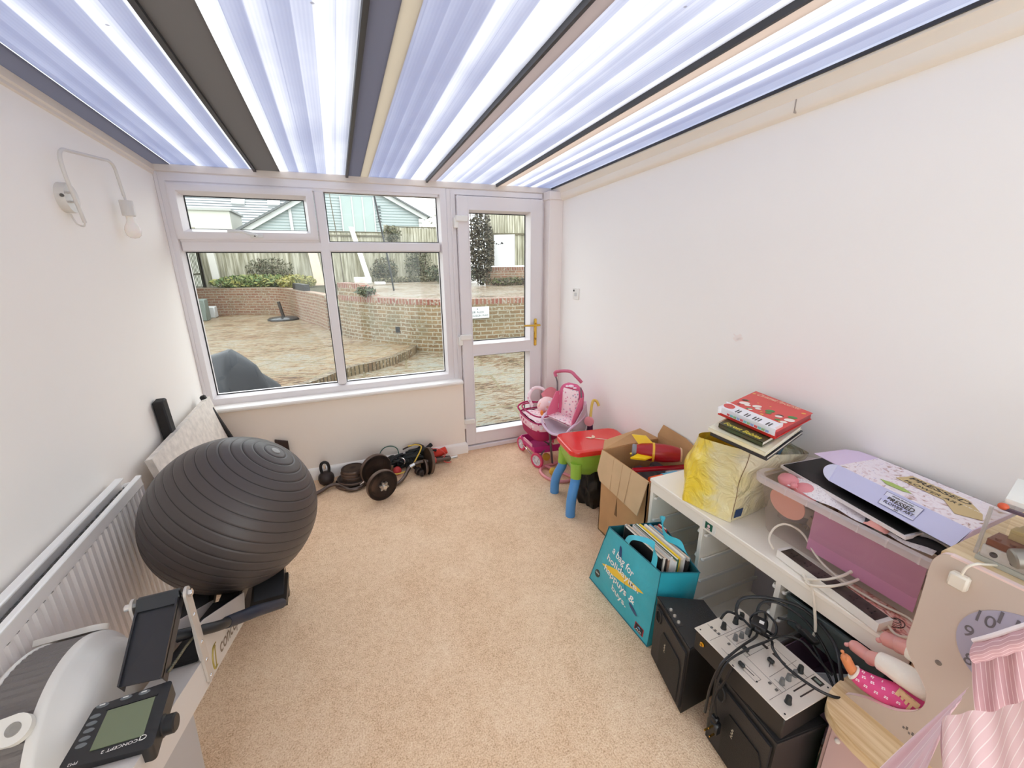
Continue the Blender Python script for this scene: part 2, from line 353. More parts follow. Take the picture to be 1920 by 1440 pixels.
# ================================================================== ROOM
XL, XR, YD, YB = -.89, 1.72, 3.25, -1.5
def zr(y): return 2.10 + .045*(YD-y)           # underside of the lean-to roof
m_wallL = mat('warm white plaster', (250, 245, 238), .85, bump=.04, bscale=40)
m_wallR = mat('cool white plaster', (248, 246, 243), .85, bump=.04, bscale=40)
m_dwarf = mat('cream plaster', (244, 234, 222), .85, bump=.04, bscale=40)
m_upvc = mat('white upvc', (228, 223, 224), .35)
m_gloss = mat('white gloss paint', (244, 241, 236), .3)
m_cream = mat('cream plastic trim', (236, 228, 212), .4)
m_rubber = mat('black rubber gasket', (30, 32, 34), .5)
m_glass = glassy('window glass', (.98, .985, .98), .022)
m_black = mat('black plastic', (24, 24, 26), .4)
m_white = mat('white plastic', (236, 234, 228), .35)
m_chrome = mat('chrome', (225, 225, 225), .12, 1)
m_brass = mat('polished brass', (226, 184, 84), .2, 1)

mb = MB().box(XL-.1, XR+.1, YB-.1, YD, -.1, 0); floor = obj('floor', mb, carpet_mat(), kind='structure')
mb = MB().prism([(XL, YB, -.1), (XL, YD+.1, -.1), (XL, YD+.1, zr(YD)), (XL, YB, zr(YB))], (-.12, 0, 0)); obj('wall_left', mb, m_wallL, kind='structure')
mb = MB().prism([(XR, YB, -.1), (XR, YD+.1, -.1), (XR, YD+.1, zr(YD)), (XR, YB, zr(YB))], (.12, 0, 0)); obj('wall_right', mb, m_wallR, kind='structure')
mb = MB().box(XL-.1, -.70, YB-.15, YB, -.1, zr(YB)).box(1.55, XR+.1, YB-.15, YB, -.1, zr(YB)).box(-.70, 1.55, YB-.15, YB, 2.10, zr(YB)).box(-.70, 1.55, YB-.15, YB, -.1, .06); obj('wall_back', mb, m_wallL, kind='structure')
pd = thing('added_door', None, None, (.42, YB, .06), kind='structure')   # added glazed door, invented behind the camera to let in more daylight
mb = MB()
for xa_, xb_ in ((-.70, .425), (.425, 1.55)): mb.mitre(xa_, xb_, .06, 2.10, [(0, YB-.12), (0, YB-.03), (.06, YB-.03), (.07, YB-.06), (.07, YB-.12)])
obj('added_door_frame', mb, m_upvc, pd)
mb = MB().box(-.64, 1.49, YB-.08, YB-.076, .12, 2.04); obj('glass_pane', mb, m_glass, pd)
mb = MB().box(XL, .865, 3.15, YD+.09, -.1, .615); obj('wall_front', mb, m_dwarf, kind='structure')
# scuff where plaster was patched on the right wall
mb = MB(); mb.grid(lambda a, b: V(XR-.0006-.0012*math.sin(PI*a)*math.sin(PI*b), 1.385+(a-.5)*.045+.006*math.sin(b*9), 1.213+(b-.5)*.028+.005*math.sin(a*7)), 8, 6); obj('plaster_patch', mb, mat('old filler', (244, 236, 232), .9), label='small rough filler patch on the bare right wall', cat='wall patch')

# ceiling panels and glazing bars
m_roof = roof_mat(); bars = [-.89, -.375, .15, .675, 1.2, 1.72]; strip_w = [.088, .135, .135, .065, .075]
mb = MB()
for a, b, sw_ in zip(bars[:-1], bars[1:], strip_w):
    a += sw_
    mb.prism([(a, YB, zr(YB)+.012), (b, YB, zr(YB)+.012), (b, 3.34, zr(3.34)+.012), (a, 3.34, zr(3.34)+.012)], (0, 0, .016))
obj('ceiling', mb, m_roof, kind='structure')
m_bar = mat('dark aluminium glazing bar', (62, 62, 66), .45, .3)
g1 = translucent_mat('smoky cap strip', (134, 130, 128), .35, (138, 134, 132)); g2 = translucent_mat('tan cap strip', (198, 190, 178), .3, (205, 198, 188))
g3 = translucent_mat('pinkish cap strip', (180, 170, 168), .25, (205, 198, 194)); g4 = translucent_mat('cream cap strip', (200, 188, 180), .2, (225, 215, 206))
g5 = translucent_mat('slate cap strip', (140, 140, 150), .35, (145, 143, 150))
sets = [[(0, .088, g5)], [(.008, .135, g1)], [(.008, .085, g5), (.085, .135, g2)], [(.006, .065, g3)], [(.006, .075, g4)]]
k = 1
for i, x in enumerate(bars[:-1]):
    mb = MB(); mb.m = 0
    w = .008 if i < 3 else .006
    y1 = 3.20
    if i: mb.prism([(x-w, YB, zr(YB)-.008), (x+w, YB, zr(YB)-.008), (x+w, y1, zr(y1)-.008), (x-w, y1, zr(y1)-.008)], (0, 0, .036)) 
    ms = [m_bar]
    for j, (a, b, mm) in enumerate(sets[i]):
        mb.m = j+1; ms.append(mm)
        mb.prism([(x+a, YB, zr(YB)+.004), (x+b, YB, zr(YB)+.004), (x+b, 3.25, zr(3.25)+.004), (x+a, 3.25, zr(3.25)+.004)], (0, 0, .006))
    obj('trim_%d' % k, mb, ms, kind='structure'); k += 1
# wall plates either side
mb = MB(); P = lambda x, y, dz: V(x, y, zr(y)+dz)
def plate(mb, xw, s, prof):
    pts = [(xw+s*a, b) for a, b in prof]
    vv = [P(x, YB, z) for x, z in pts]+[P(x, 3.2, z) for x, z in pts]; n = len(pts)
    mb.add(vv, [tuple(range(n))[::-1], tuple(n+i for i in range(n))]+[(i, (i+1) % n, n+(i+1) % n, n+i) for i in range(n)])
plate(mb, XL, 1, [(0, 0), (.014, 0), (.014, -.03), (.008, -.036), (.008, -.048), (0, -.052)]); obj('trim_%d' % k, mb, mat('white painted batten', (232, 222, 210), .5), kind='structure'); k += 1
mb = MB(); plate(mb, XR, -1, [(0, 0), (.055, 0), (.055, -.012), (.042, -.020), (.036, -.038), (.030, -.044), (.030, -.078), (.020, -.09), (0, -.095)])
obj('trim_%d' % k, mb, mat('cream capping', (246, 239, 226), .4), kind='structure'); k += 1
mb = MB(); mb.prism([(XR-.062, YB, zr(YB)-.004), (XR-.055, YB, zr(YB)-.004), (XR-.055, 3.2, zr(3.2)-.004), (XR-.062, 3.2, zr(3.2)-.004)], (0, 0, .012)); obj('trim_%d' % k, mb, m_bar, kind='structure'); k += 1
mb = MB().box(XR-.032, XR-.018, 1.262, 1.266, zr(1.26)-.09, zr(1.26)-.044); obj('trim_%d' % k, mb, mat('joint shadow grey', (170, 160, 150), .6), kind='structure'); k += 1
# eaves beam above the window
mb = MB().box(XL, XR, 3.19, 3.36, 2.068, 2.112, .006); obj('trim_%d' % k, mb, mat('eaves beam', (226, 217, 210), .4), kind='structure'); k += 1
# boxed pilaster in the right corner, with cap
mb = MB().box(1.60, XR, 3.10, YD+.08, 0, 2.02, .003).box(1.592, XR, 3.09, YD+.08, 2.015, 2.075, .003); obj('trim_%d' % k, mb, mat('boxed pilaster', (238, 230, 226), .5), kind='structure'); k += 1
mb = MB().box(XL, XL+.02, 3.19, 3.22, .65, 2.07, .003); obj('trim_%d' % k, mb, m_upvc, kind='structure'); k += 1
# roof's outer closing pieces so no sky leaks
mb = MB().box(XL-.12, XR+.12, 3.30, 3.37, 2.1, 2.16); obj('trim_%d' % k, mb, m_upvc, kind='structure'); k += 1

# skirting along the dwarf wall (moulded top) with return
prof = [(0, 0), (-.018, 0), (-.018, .072), (-.012, .085), (-.005, .092), (0, .094)]
mb = MB(); n = len(prof); vv = []
for x, sx2 in ((XL, 0), (.865, 1)): vv += [V(x+(-py if sx2 else 0), 3.15+py, pz) for py, pz in prof]
vv += [V(.865-py, 3.25, pz) for py, pz in prof]
ff = [(i, (i+1) % n, n+(i+1) % n, n+i) for i in range(n)]+[(n+i, n+(i+1) % n, 2*n+(i+1) % n, 2*n+i) for i in range(n)]
mb.add(vv, ff); obj('baseboard_front', mb, m_gloss, kind='structure')
mb = MB().box(XL, XL+.018, YB, 3.13, 0, .09, .004); obj('baseboard_left', mb, m_gloss, kind='structure')
mb = MB().box(XR-.018, XR, YB, 3.09, 0, .09, .004); obj('baseboard_right', mb, m_gloss, kind='structure')

# ---- window
win = thing('window_1', None, None, (-.04, YD, .645), kind='structure')
fp = [(0, 3.29), (0, 3.20), (.012, 3.195), (.045, 3.195), (.060, 3.235), (.060, 3.29)]
mb = MB(); mb.mitre(-.886, .808, .645, 2.069, fp)
mb.box(-.065, -.004, 3.195, 3.29, .70, 2.01, .008)          # mullion
mb.box(-.83, .75, 3.1965, 3.29, 1.631, 1.695, .008).box(-.83, -.07, 3.2, 3.29, 1.69, 1.71).box(-.84, .75, 3.2, 3.29, 2.006, 2.06)            # transom
obj('window_frame', mb, m_upvc, win)
mb = MB(); mb.mitre(-.838, -.068, 1.702, 2.012, [(0, 3.26), (0, 3.172), (.01, 3.165), (.042, 3.165), (.06, 3.225), (.06, 3.26)])
sash = obj('opening_sash', mb, m_upvc, win)
for nm, (x0, x1, z0, z1) in {'sash': (-.778, -.128, 1.76, 1.952), 'top': (-.004, .748, 1.695, 2.009), 'low_left': (-.826, -.065, .705, 1.631), 'low_right': (-.004, .748, .705, 1.631)}.items():
    mb = MB().box(x0-.01, x1+.01, 3.243, 3.247, z0-.01, z1+.01); obj('glass_pane', mb, m_glass, win)
    mb = MB(); mb.mitre(x0-.003, x1+.003, z0-.003, z1+.003, [(0, 3.246), (0, 3.2395), (.009, 3.2395), (.009, 3.246)]); obj('gasket', mb, m_rubber, win)
# casement handle
mb = MB().box(-.455, -.385, 3.152, 3.166, 1.712, 1.735, .004)
mb.tube(smoothpath([(-.425, 3.15, 1.724), (-.425, 3.135, 1.726), (-.45, 3.128, 1.735), (-.50, 3.124, 1.748), (-.565, 3.124, 1.748)], 5), [.013]*6+[.012]*6+[.010]*6+[.009]*3, 8)
hd = obj('window_handle', mb, mat('off white handle', (222, 222, 218), .35), sash)
mb = MB().cyl((-.425, 3.134, 1.722), (-.425, 3.119, 1.722), .004, 10); obj('handle_key_button', mb, m_black, sash)
# sill board
mb = MB(); pr = [(3.25, .615), (3.112, .615), (3.102, .621), (3.098, .633), (3.102, .643), (3.11, .647), (3.25, .647)]
mb.prism([(XL, a, b) for a, b in pr], (1.745, 0, 0)); obj('window_sill', mb, m_gloss, win)
mb = MB().box(XL+.002, .84, 3.248, 3.34, .60, .645); obj('outer_sill', mb, m_upvc, win)

# ---- door
door = thing('door_1', None, None, (1.23, YD, 0), kind='structure')
mb = MB().box(.808, .879, 3.197, 3.29, 0, 2.069, .006).box(1.583, 1.605, 3.197, 3.29, 0, 2.069, .004).box(.87, 1.60, 3.197, 3.29, 2.028, 2.069, .004)
mb.box(.84, .852, 3.188, 3.199, .65, 2.06, .003).box(.86, 1.60, 3.16, 3.30, 0, .038, .005)
obj('door_frame', mb, m_upvc, door)
lf = MB(); Y0, Y1 = 3.172, 3.265
lf.box(.881, .966, Y0, Y1, .048, 2.022, .004).box(1.474, 1.581, Y0, Y1, .048, 2.022, .004)
lf.box(.96, 1.48, Y0, Y1, 1.930, 2.022, .004).box(.96, 1.48, Y0, Y1, .829, .916, .004).box(.96, 1.48, Y0, Y1, .048, .155, .004)
for z0, z1 in ((.155, .829), (.916, 1.930)): lf.mitre(.966, 1.474, z0, z1, [(-.004, 3.25), (-.004, 3.166), (.003, 3.166), (.017, 3.236), (.017, 3.25)])
leaf = obj('door_leaf', lf, m_upvc, door)
for z0, z1 in ((.172, .812), (.933, 1.913)):
    mb = MB().box(.975, 1.465, 3.243, 3.247, z0-.01, z1+.01); obj('glass_pane', mb, m_glass, door)
    mb = MB(); mb.mitre(.983-.003, 1.457+.003, z0-.003, z1+.003, [(0, 3.246), (0, 3.2395), (.009, 3.2395), (.009, 3.246)]); obj('gasket', mb, m_rubber, door)
for z in (1.865, .985, .27):
    mb = MB().box(.862, .955, 3.148, 3.172, z-.022, z+.022, .006).box(.852, .885, 3.160, 3.198, z-.065, z+.006, .005); obj('hinge', mb, m_white, door)
mb = MB().box(1.507, 1.533, 3.162, 3.174, .868, 1.098, .005).cyl((1.52, 3.16, 1.048), (1.52, 3.125, 1.048), .009, 14)
mb.tube([(1.535, 3.122, 1.048), (1.50, 3.120, 1.048), (1.45, 3.120, 1.049), (1.40, 3.124, 1.050)], [.0095, .009, .008, .0075], 12)
mb.ball((1.536, 3.122, 1.048), .0095, n=10, m=8)
mb.cyl((1.52, 3.164, .93), (1.52, 3.158, .93), .009, 14); obj('door_handle', mb, m_brass, leaf)
mb = MB().cyl((1.52, 3.159, .93), (1.52, 3.1565, .93), .004, 10).box(1.5185, 1.5215, 3.1565, 3.159, .915, .93); obj('keyhole', mb, m_black, leaf)

# ================================================================== wall fittings and radiator
lamp = thing('wall_lamp', 'white bent-arm wall lamp with bare bulb on the left wall', 'lamp', (XL, 2.16, 1.72))
m_lamp = mat('white enamel', (214, 209, 202), .3)
mb = MB(); mb.lathe([(.052, 0), (.052, .024), (.05, .028), (0, .028)], (XL, 2.165, 1.80), (1, 0, 0), 28); bp_ = obj('wall_plate', mb, m_lamp, lamp)
mb = MB().cyl((-.868, 2.118, 1.803), (-.868, 2.110, 1.803), .006, 10); obj('plate_screw', mb, mat('dull screw', (110, 108, 104), .4, .8), bp_)
xa = -.842
arm = smoothpath([(xa, 2.155, 1.715), (xa, 2.145, 1.75), (xa, 2.112, 1.86), (xa, 2.108, 1.925), (xa, 2.135, 1.955), (xa, 2.20, 1.963), (xa, 2.44, 1.985), (xa, 2.505, 1.99), (xa, 2.545, 1.975), (xa, 2.558, 1.935), (xa, 2.575, 1.86)], 6)
mb = MB(); mb.tube(arm, .0062, 12); mb.cyl((-.862, 2.140, 1.815), (xa, 2.128, 1.815), .004, 8).cyl((-.862, 2.150, 1.785), (xa, 2.138, 1.785), .004, 8); obj('bent_arm', mb, m_lamp, lamp)
mb = MB(); mb.tube(smoothpath([(xa, 2.155, 1.715), (-.85, 2.16, 1.702), (-.872, 2.17, 1.712), (-.884, 2.175, 1.745)], 6), .003, 8); obj('flex', mb, m_lamp, lamp)
mb = MB(); mb.lathe([(.0048, 0), (.0048, -.02), (.024, -.02), (.025, -.022), (.025, -.085), (.022, -.087), (.0, -.087)], (xa, 2.578, 1.862), (0, 0, 1), 24); obj('lamp_holder', mb, m_lamp, lamp)
mb = MB(); mb.lathe([(.0145, 0), (.015, -.02), (.019, -.032), (.026, -.045), (.030, -.060), (.030, -.072), (.026, -.086), (.016, -.096), (0, -.1)], (xa, 2.58, 1.777), (0, 0, 1), 24); obj('light_bulb', mb, mat('frosted bulb glass', (244, 236, 228), .25, sss=.2), lamp)

sw = thing('fused_switch', 'small white fused switch plate on right wall near the door', 'switch', (XR, 2.853, 1.275))
mb = MB().box(XR-.010, XR, 2.810, 2.896, 1.272, 1.358, .003); obj('face_plate', mb, m_white, sw)
mb = MB().box(XR-.0125, XR-.0095, 2.868, 2.884, 1.332, 1.346, .001); obj('fuse_cover', mb, m_black, sw)
mb = MB().box(XR-.014, XR-.0095, 2.838, 2.866, 1.298, 1.325, .002); obj('rocker', mb, mat('grey white rocker', (205, 205, 203), .4), sw)

rad = thing('radiator', 'long white double panel radiator fixed to the left wall', 'radiator', (-.82, .5, .13))
m_rad = mat('white radiator enamel', (236, 230, 226), .3)
ry0, ry1, rz0, rz1 = -.55, 1.905, .16, .775
def panel(x_face, s):
    mb = MB(); nfl = int((ry1-ry0)/.0335); w = (ry1-ry0)/nfl
    pts = []
    for i in range(nfl):
        y = ry0+i*w
        pts += [(y+.002*0, 0), (y+w*.30, 0), (y+w*.42, -.007), (y+w*.88, -.007)]
    pts.append((ry1, 0)); n = len(pts)
    vv = [V(x_face+s*d, y, z) for z in (rz0+.04, rz1-.045) for y, d in pts]
    mb.add(vv, [(i, i+1, n+i+1, n+i) for i in range(n-1)])
    X0, X1 = sorted((x_face, x_face-s*.012))
    mb.box(X0, X1, ry0, ry1, rz1-.045, rz1-.008, .002).box(X0, X1, ry0, ry1, rz0, rz0+.04, .002)
    mb.box(x_face-s*.012, x_face-s*.009, ry0, ry1, rz0+.02, rz1-.03)
    return mb
obj('front_panel', panel(-.790, 1), m_rad, rad)
obj('rear_panel', panel(-.855, 1), m_rad, rad)
mb = MB(); zz = rz1-.03
pts = []
i = 0; y = ry0+.03
while y < ry1-.03:
    pts += [(y, -.805), (y+.012, -.805), (y+.016, -.842), (y+.028, -.842)]; y += .034
n = len(pts); mb.add([V(x, y, z) for z in (rz0+.03, zz) for y, x in pts], [(i, i+1, n+i+1, n+i) for i in range(n-1)])
obj('convector_fins', mb, mat('grey convector steel', (150, 150, 145), .5, .2), rad)
# top grille edges (rolled rims) with open slot
mb = MB().box(-.806, -.786, ry0, ry1, rz1-.010, rz1, .003).box(-.869, -.842, ry0, ry1, rz1-.010, rz1, .003); obj('top_rims', mb, mat('bright radiator rim', (250, 248, 244), .25), rad)
mb = MB(); mb.tube(smoothpath([(-.862, ry1+.005, rz1-.05), (-.845, ry1+.022, rz1-.045), (-.80, ry1+.012, rz1-.05)], 5), .011, 10).cyl((-.825, ry1-.02, rz1-.05), (-.825, ry1+.02, rz1-.05), .013, 12); obj('bleed_valve', mb, m_white, rad)
mb = MB(); mb.tube([(-.825, ry1-.01, rz0+.02), (-.825, ry1+.035, rz0+.02), (-.825, ry1+.035, .0)], .0075, 10).cyl((-.825, ry1+.035, rz0-.02), (-.825, ry1+.035, rz0+.05), .014, 12); obj('tail_pipe', mb, m_white, rad)

# ================================================================== leaning board, posts
m_board = mat('pale speckled laminate', (226, 218, 208), .5, var=.14, vscale=28, bump=.05)
mb = MB()
bt0, bt1 = V(-.845, 2.10, .752), V(-.845, 3.045, .752); bb0, bb1 = V(-.70, 2.10, .012), V(-.70, 3.045, .012)
tdir = (bb0-bt0).normalized(); nrm = V(0, 1, 0).cross(tdir).normalized()
if nrm.x < 0: nrm = -nrm
mb.prism([bt0, bt1, bb1, bb0], nrm*.028)
board = obj('laminate_board', mb, m_board, label='pale speckled laminate board leaning against the left wall beyond the radiator', cat='board')
def foam_post(name, top, bot, w, d, label):
    mb = MB(); top = Vector(top); bot = Vector(bot); mb.bar(bot, top, w, d, (1, 0, 0), .006)
    return obj(name, mb, mat('black foam sleeve', (34, 31, 30), .7, bump=.15, bscale=80), label=label, cat='post')
foam_post('padded_post', (-.862, 2.440, .925), (-.856, 2.535, .03), .058, .045, 'thick black padded post leaning behind the laminate board, nearer the radiator')
foam_post('padded_post', (-.845, 3.005, .775), (-.62, 3.085, .012), .030, .030, 'thin black post leaning in front of the board by the window sill')

# ================================================================== exercise ball
ballc = V(-.462, 1.72, .637); bR = .29
aX = V(.602, -.032, .798).normalized()          # pole of the moulded rings
ring = []
prof = []; nn = 300
for i in range(nn+1):
    th = PI*i/nn; ang = math.degrees(th)
    g = 0
    for k_ in range(1, 24):
        a0 = 7.2*k_+1.0
        if abs(ang-a0) < .75: g = .0032*(1-abs(ang-a0)/.75)
    r = bR-g; prof.append((max(r*math.sin(th), 1e-5), r*math.cos(th)))
mb = MB(); mb.lathe(prof, ballc, aX, 96)
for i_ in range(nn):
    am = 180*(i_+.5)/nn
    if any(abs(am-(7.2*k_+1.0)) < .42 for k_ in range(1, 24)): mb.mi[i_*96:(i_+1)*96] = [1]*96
m_grv = mat('painted groove shade', (40, 35, 33), .6)  # groove shade put into the colour: rings darker than the vinyl
gym = thing('exercise_ball', 'large dark grey ribbed exercise ball resting on the rowing machine', 'exercise ball', (ballc.x, ballc.y, .347))
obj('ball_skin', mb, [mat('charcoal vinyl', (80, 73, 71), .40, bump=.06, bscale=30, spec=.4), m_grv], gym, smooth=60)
mb = MB(); mb.lathe([(.019, bR-.0045), (.016, bR+.002), (0, bR+.003)], ballc, aX, 24); obj('pole_disc', mb, mat('grey moulded disc', (128, 124, 120), .35), gym)
# ================================================================== rowing machine (front section)
row = thing('rowing_machine', 'grey and white rowing machine front section with black monitor beside the radiator', 'rowing machine', (-.49, 1.1, 0))
m_rw = mat('pale grey rower plastic', (226, 222, 214), .35); m_rw2 = mat('white painted steel', (214, 208, 202), .35); m_dk = mat('dark rower plastic', (30, 31, 33), .42)
m_al = mat('brushed aluminium', (205, 198, 190), .35, .3)
XB0, XB1 = -.54, -.44
def zb(y): return .322+.38*(1.492-y)          # underside of the main beam
mb = MB(); hgt = .088
ya, yb = .74, 1.12
mb.prism([(XB0, ya, zb(ya)), (XB0, yb, zb(yb)), (XB0, yb, zb(yb)+hgt), (XB0, ya, zb(ya)+hgt)], (XB1-XB0, 0, 0))
beam = obj('main_beam', mb, m_rw2, row)
u_ = V(0, .9348, -.3552); w_ = V(0, .3552, .9348)
mbp = MB(); sidep = [(1.094, .478), (1.479, .330), (1.534, .405), (1.179, .622), (1.10, .66), (1.094, .60)]
for x in (XB1-.004, XB0): mbp.prism([(x, y, z) for y, z in sidep], (.004, 0, 0))
obj('side_plate', mbp, m_rw2, beam)
text('lettering', 'concept', (XB1, 1.215, zb(1.215)+.030), u_, w_, .235, mat('grey brown lettering', (128, 112, 96), .5), beam, height=.046, bold=.01)
# gold monogram in front of the word: an open C ring crossed by a bar with serifs
mb = MB(); cc = V(XB1+.0008, 1.170, zb(1.170)+.048)
arc = [cc + u_*(.018*math.cos(a)) + w_*(.030*math.sin(a)) for a in [math.radians(60+k*240/16) for k in range(17)]]
mb.tube(arc, .0028, 6); mb.bar(cc+u_*.010-w_*.03, cc+u_*.010+w_*.032, .001, .006, u_); mb.bar(cc+w_*.032+u_*.0, cc+w_*.032+u_*.022, .001, .003, w_); mb.bar(cc-w_*.030+u_*.0, cc-w_*.030+u_*.022, .001, .003, w_)
obj('monogram', mb, mat('gold lettering', (170, 150, 70), .4, .2), beam)
# chain channel opening on top of the beam (dark) 
mb = MB(); y0c, y1c = 1.10, 1.50
def zt(y): return zb(y)+hgt
mb.prism([(XB0+.012, y0c, zt(y0c)), (XB0+.012, y1c, zt(y1c)), (XB0+.012, y1c, zt(y1c)+.012), (XB0+.012, y0c, zt(y0c)+.012)], (XB1-XB0-.024, 0, 0)); obj('chain_guide', mb, m_dk, beam)
# handle resting in its cradle
mb = MB(); mb.tube(smoothpath([(-.56, 1.10, .655), (-.48, 1.12, .64), (-.42, 1.165, .598), (-.405, 1.225, .552)], 5), .014, 12)
hnd = obj('handle_core', mb, m_dk, row)
mb = MB(); pts = smoothpath([(-.408, 1.215, .560), (-.39, 1.27, .520), (-.355, 1.33, .478), (-.31, 1.43, .398)], 6)
rr = [.0165+.002*math.sin(PI*i/(len(pts)-1)) for i in range(len(pts))]; mb.tube(pts, rr, 14); mb.ball(pts[-1], rr[-1], n=14, m=8)
obj('rubber_grip', mb, mat('navy rubber grip', (30, 38, 56), .5), hnd)
mb = MB(); mb.bar((-.53, 1.20, .565), (-.40, 1.35, .455), .035, .012, (0,0,1), .003); obj('handle_cradle', mb, m_dk, row)
# two uprights with bolts
for x, nm in ((XB1+.0005, 0), (XB0-.0065, 1)):
    mb = MB(); y = 1.108; hw = .0175
    out = [(x, y-hw, .492), (x, y+hw, .478)]+[(x, y+hw*math.cos(a), .768+hw*math.sin(a)) for a in [PI*k/10 for k in range(11)]]
    mb.prism(out, (.006, 0, 0)); upn = obj('upright', mb, m_al, row)
    for z in (.70, .61, .55, .495): obj('rivet', MB().ball((x+(.006 if nm == 0 else 0), y, z), .0055, (.6, 1, 1), 10, 6), m_chrome, upn)
mb = MB().cyl((XB0-.02, 1.108, .768), (XB1+.016, 1.108, .768), .006, 12).lathe([(.010, 0), (.010, .007), (0, .007)], (XB1+.007, 1.108, .768), (1,0,0), 6).lathe([(.008, 0), (.008, -.012), (0, -.012)], (XB0-.008, 1.108, .768), (1,0,0), 12)
obj('pivot_bolt', mb, m_chrome, row)
# hinged monitor arm: shallow tray folded towards the wheel
mb = MB(); A0, A1 = V(-.532, 1.108, .778), V(-.448, 1.108, .778); B0, B1 = V(-.528, .940, .700), V(-.448, .930, .700)
nn_ = (B0-A0).cross(A1-A0).normalized(); nn_ = nn_ if nn_.z > 0 else -nn_
mb.prism([A0, A1, B1, B0], -nn_*.004)
mb.prism([A0, A0+(A1-A0)*.05, B0+(B1-B0)*.05, B0], nn_*.006-nn_*.0); mb.prism([A1-(A1-A0)*.05, A1, B1, B1-(B1-B0)*.05], nn_*.008)
mb.prism([A1-(A1-A0)*.02, A1, B1, B1-(B1-B0)*.02], -nn_*.03); mb.prism([A0, A0+(A1-A0)*.02, B0+(B1-B0)*.02, B0], -nn_*.03)
marm = obj('monitor_arm', mb, mat('satin black arm', (44, 44, 48), .38), row)
mb = MB().cyl(A0+V(0, .002, -.006), A1+V(0, .002, -.006), .013, 18).prism([A0+V(0,-.005,.008), A1+V(0,-.005,.008), A1+(B1-A1)*.16+nn_*.002, A0+(B0-A0)*.16+nn_*.002], nn_*.003); obj('arm_hinge', mb, mat('charcoal hinge', (50, 52, 54), .4), marm)
# monitor
zm = .69
K = lambda p: V((p[0]-0)*(1.57-zm)/1.07, p[1]*(1.57-zm)/1.07, zm)   # points taken at z=.5 moved along to the monitor's height
TL, TR, BR, BL = V(-.563, .924, zm), V(-.430, .925, zm), V(-.421, .776, zm), V(-.566, .799, zm)
scr = thing
def q(s, t, dz=0): return TL*(1-s)*(1-t)+TR*s*(1-t)+BR*s*t+BL*(1-s)*t + V(0, 0, dz)
mb = MB(); out = []
for (cs, ct, a0) in ((.08, .10, 180), (.94, .05, 90), (.94, .92, 0), (.06, .94, -90)):
    for kk in range(5):
        a = math.radians(a0-kk*22.5); out.append(q(cs+.06*math.cos(a), ct-.06*math.sin(a)))
mb.prism([p-V(0,0,.034) for p in out], (0, 0, .034)); mon = obj('monitor', mb, mat('monitor housing', (34, 35, 37), .38), marm)
mb = MB(); mb.prism([K((-.645, 1.09)), K((-.549, 1.088)), K((-.541, .986)), K((-.641, .992))], (0, 0, .0015)); obj('display', mb, mat('grey green lcd', (118, 128, 100), .25), mon)
mb = MB(); mb.prism([K((-.650, 1.098)), K((-.545, 1.096)), K((-.545, 1.091)), K((-.650, 1.093))], (0, 0, .0012)); obj('display_rim', mb, m_black, mon)
for i, p in enumerate([(-.664, 1.113), (-.618, 1.115), (-.58, 1.114), (-.668, 1.086), (-.668, 1.068), (-.666, 1.05), (-.666, 1.031), (-.666, 1.015)]):
    c = K(p); mb = MB(); mb.lathe([(1, 0), (.9, .0015), (0, .0022)], c, (0,0,1), 16)
    for v in mb.v: v.x = c.x+(v.x-c.x)*(.0105 if i < 3 else .009); v.y = c.y+(v.y-c.y)*(.0052 if i < 3 else .0045)
    bt = obj('oval_button', mb, mat('grey rubber button', (112, 116, 118), .45), mon)
    if i < 3: 
        mb = MB().box(c.x-.0045, c.x+.0045, c.y-.0012, c.y+.0012, zm+.002, zm+.0026); obj('button_marking', mb, m_white, bt)
text('lettering', 'CONCEPT 2', K((-.549, .9815))+V(0,0,.0005), (-1, 0, 0), (0, -1, 0), .055, m_white, mon, height=.0062, bold=.012)
mb = MB(); c = K((-.541, .981)); mb.tube([c+V(.006*math.cos(a), .0045*math.sin(a), .001) for a in [math.radians(110-k*220/10) for k in range(11)]], .0008, 5); mb.box(c.x-.0045, c.x-.003, c.y-.0045, c.y+.0045, zm+.0004, zm+.001)
obj('logo', mb, m_white, mon)
text('lettering', 'PM2', K((-.655, .977))+V(0,0,.0005), (-1, 0, 0), (0, -1, 0), .014, m_white, mon)
mb = MB(); c0 = V(-.428, .838, zm-.022); mb.lathe([(.021, 0), (.021, .004), (.018, .007), (.018, .022), (.015, .025), (0, .025)], c0, (1, -.02, 0), 24)
obj('side_knob', mb, m_black, mon)
# beaded cord
mb = MB(); pts = smoothpath([(-.445, .955, .69), (-.448, 1.02, .665), (-.452, 1.08, .64), (-.452, 1.15, .61), (-.46, 1.22, .58)], 8)
for p in pts[::1]: mb.ball(p, .0034, n=6, m=5)
mb.tube(pts, .0018, 6); obj('beaded_cord', mb, mat('dull steel cord', (120, 116, 96), .4, .6), row)
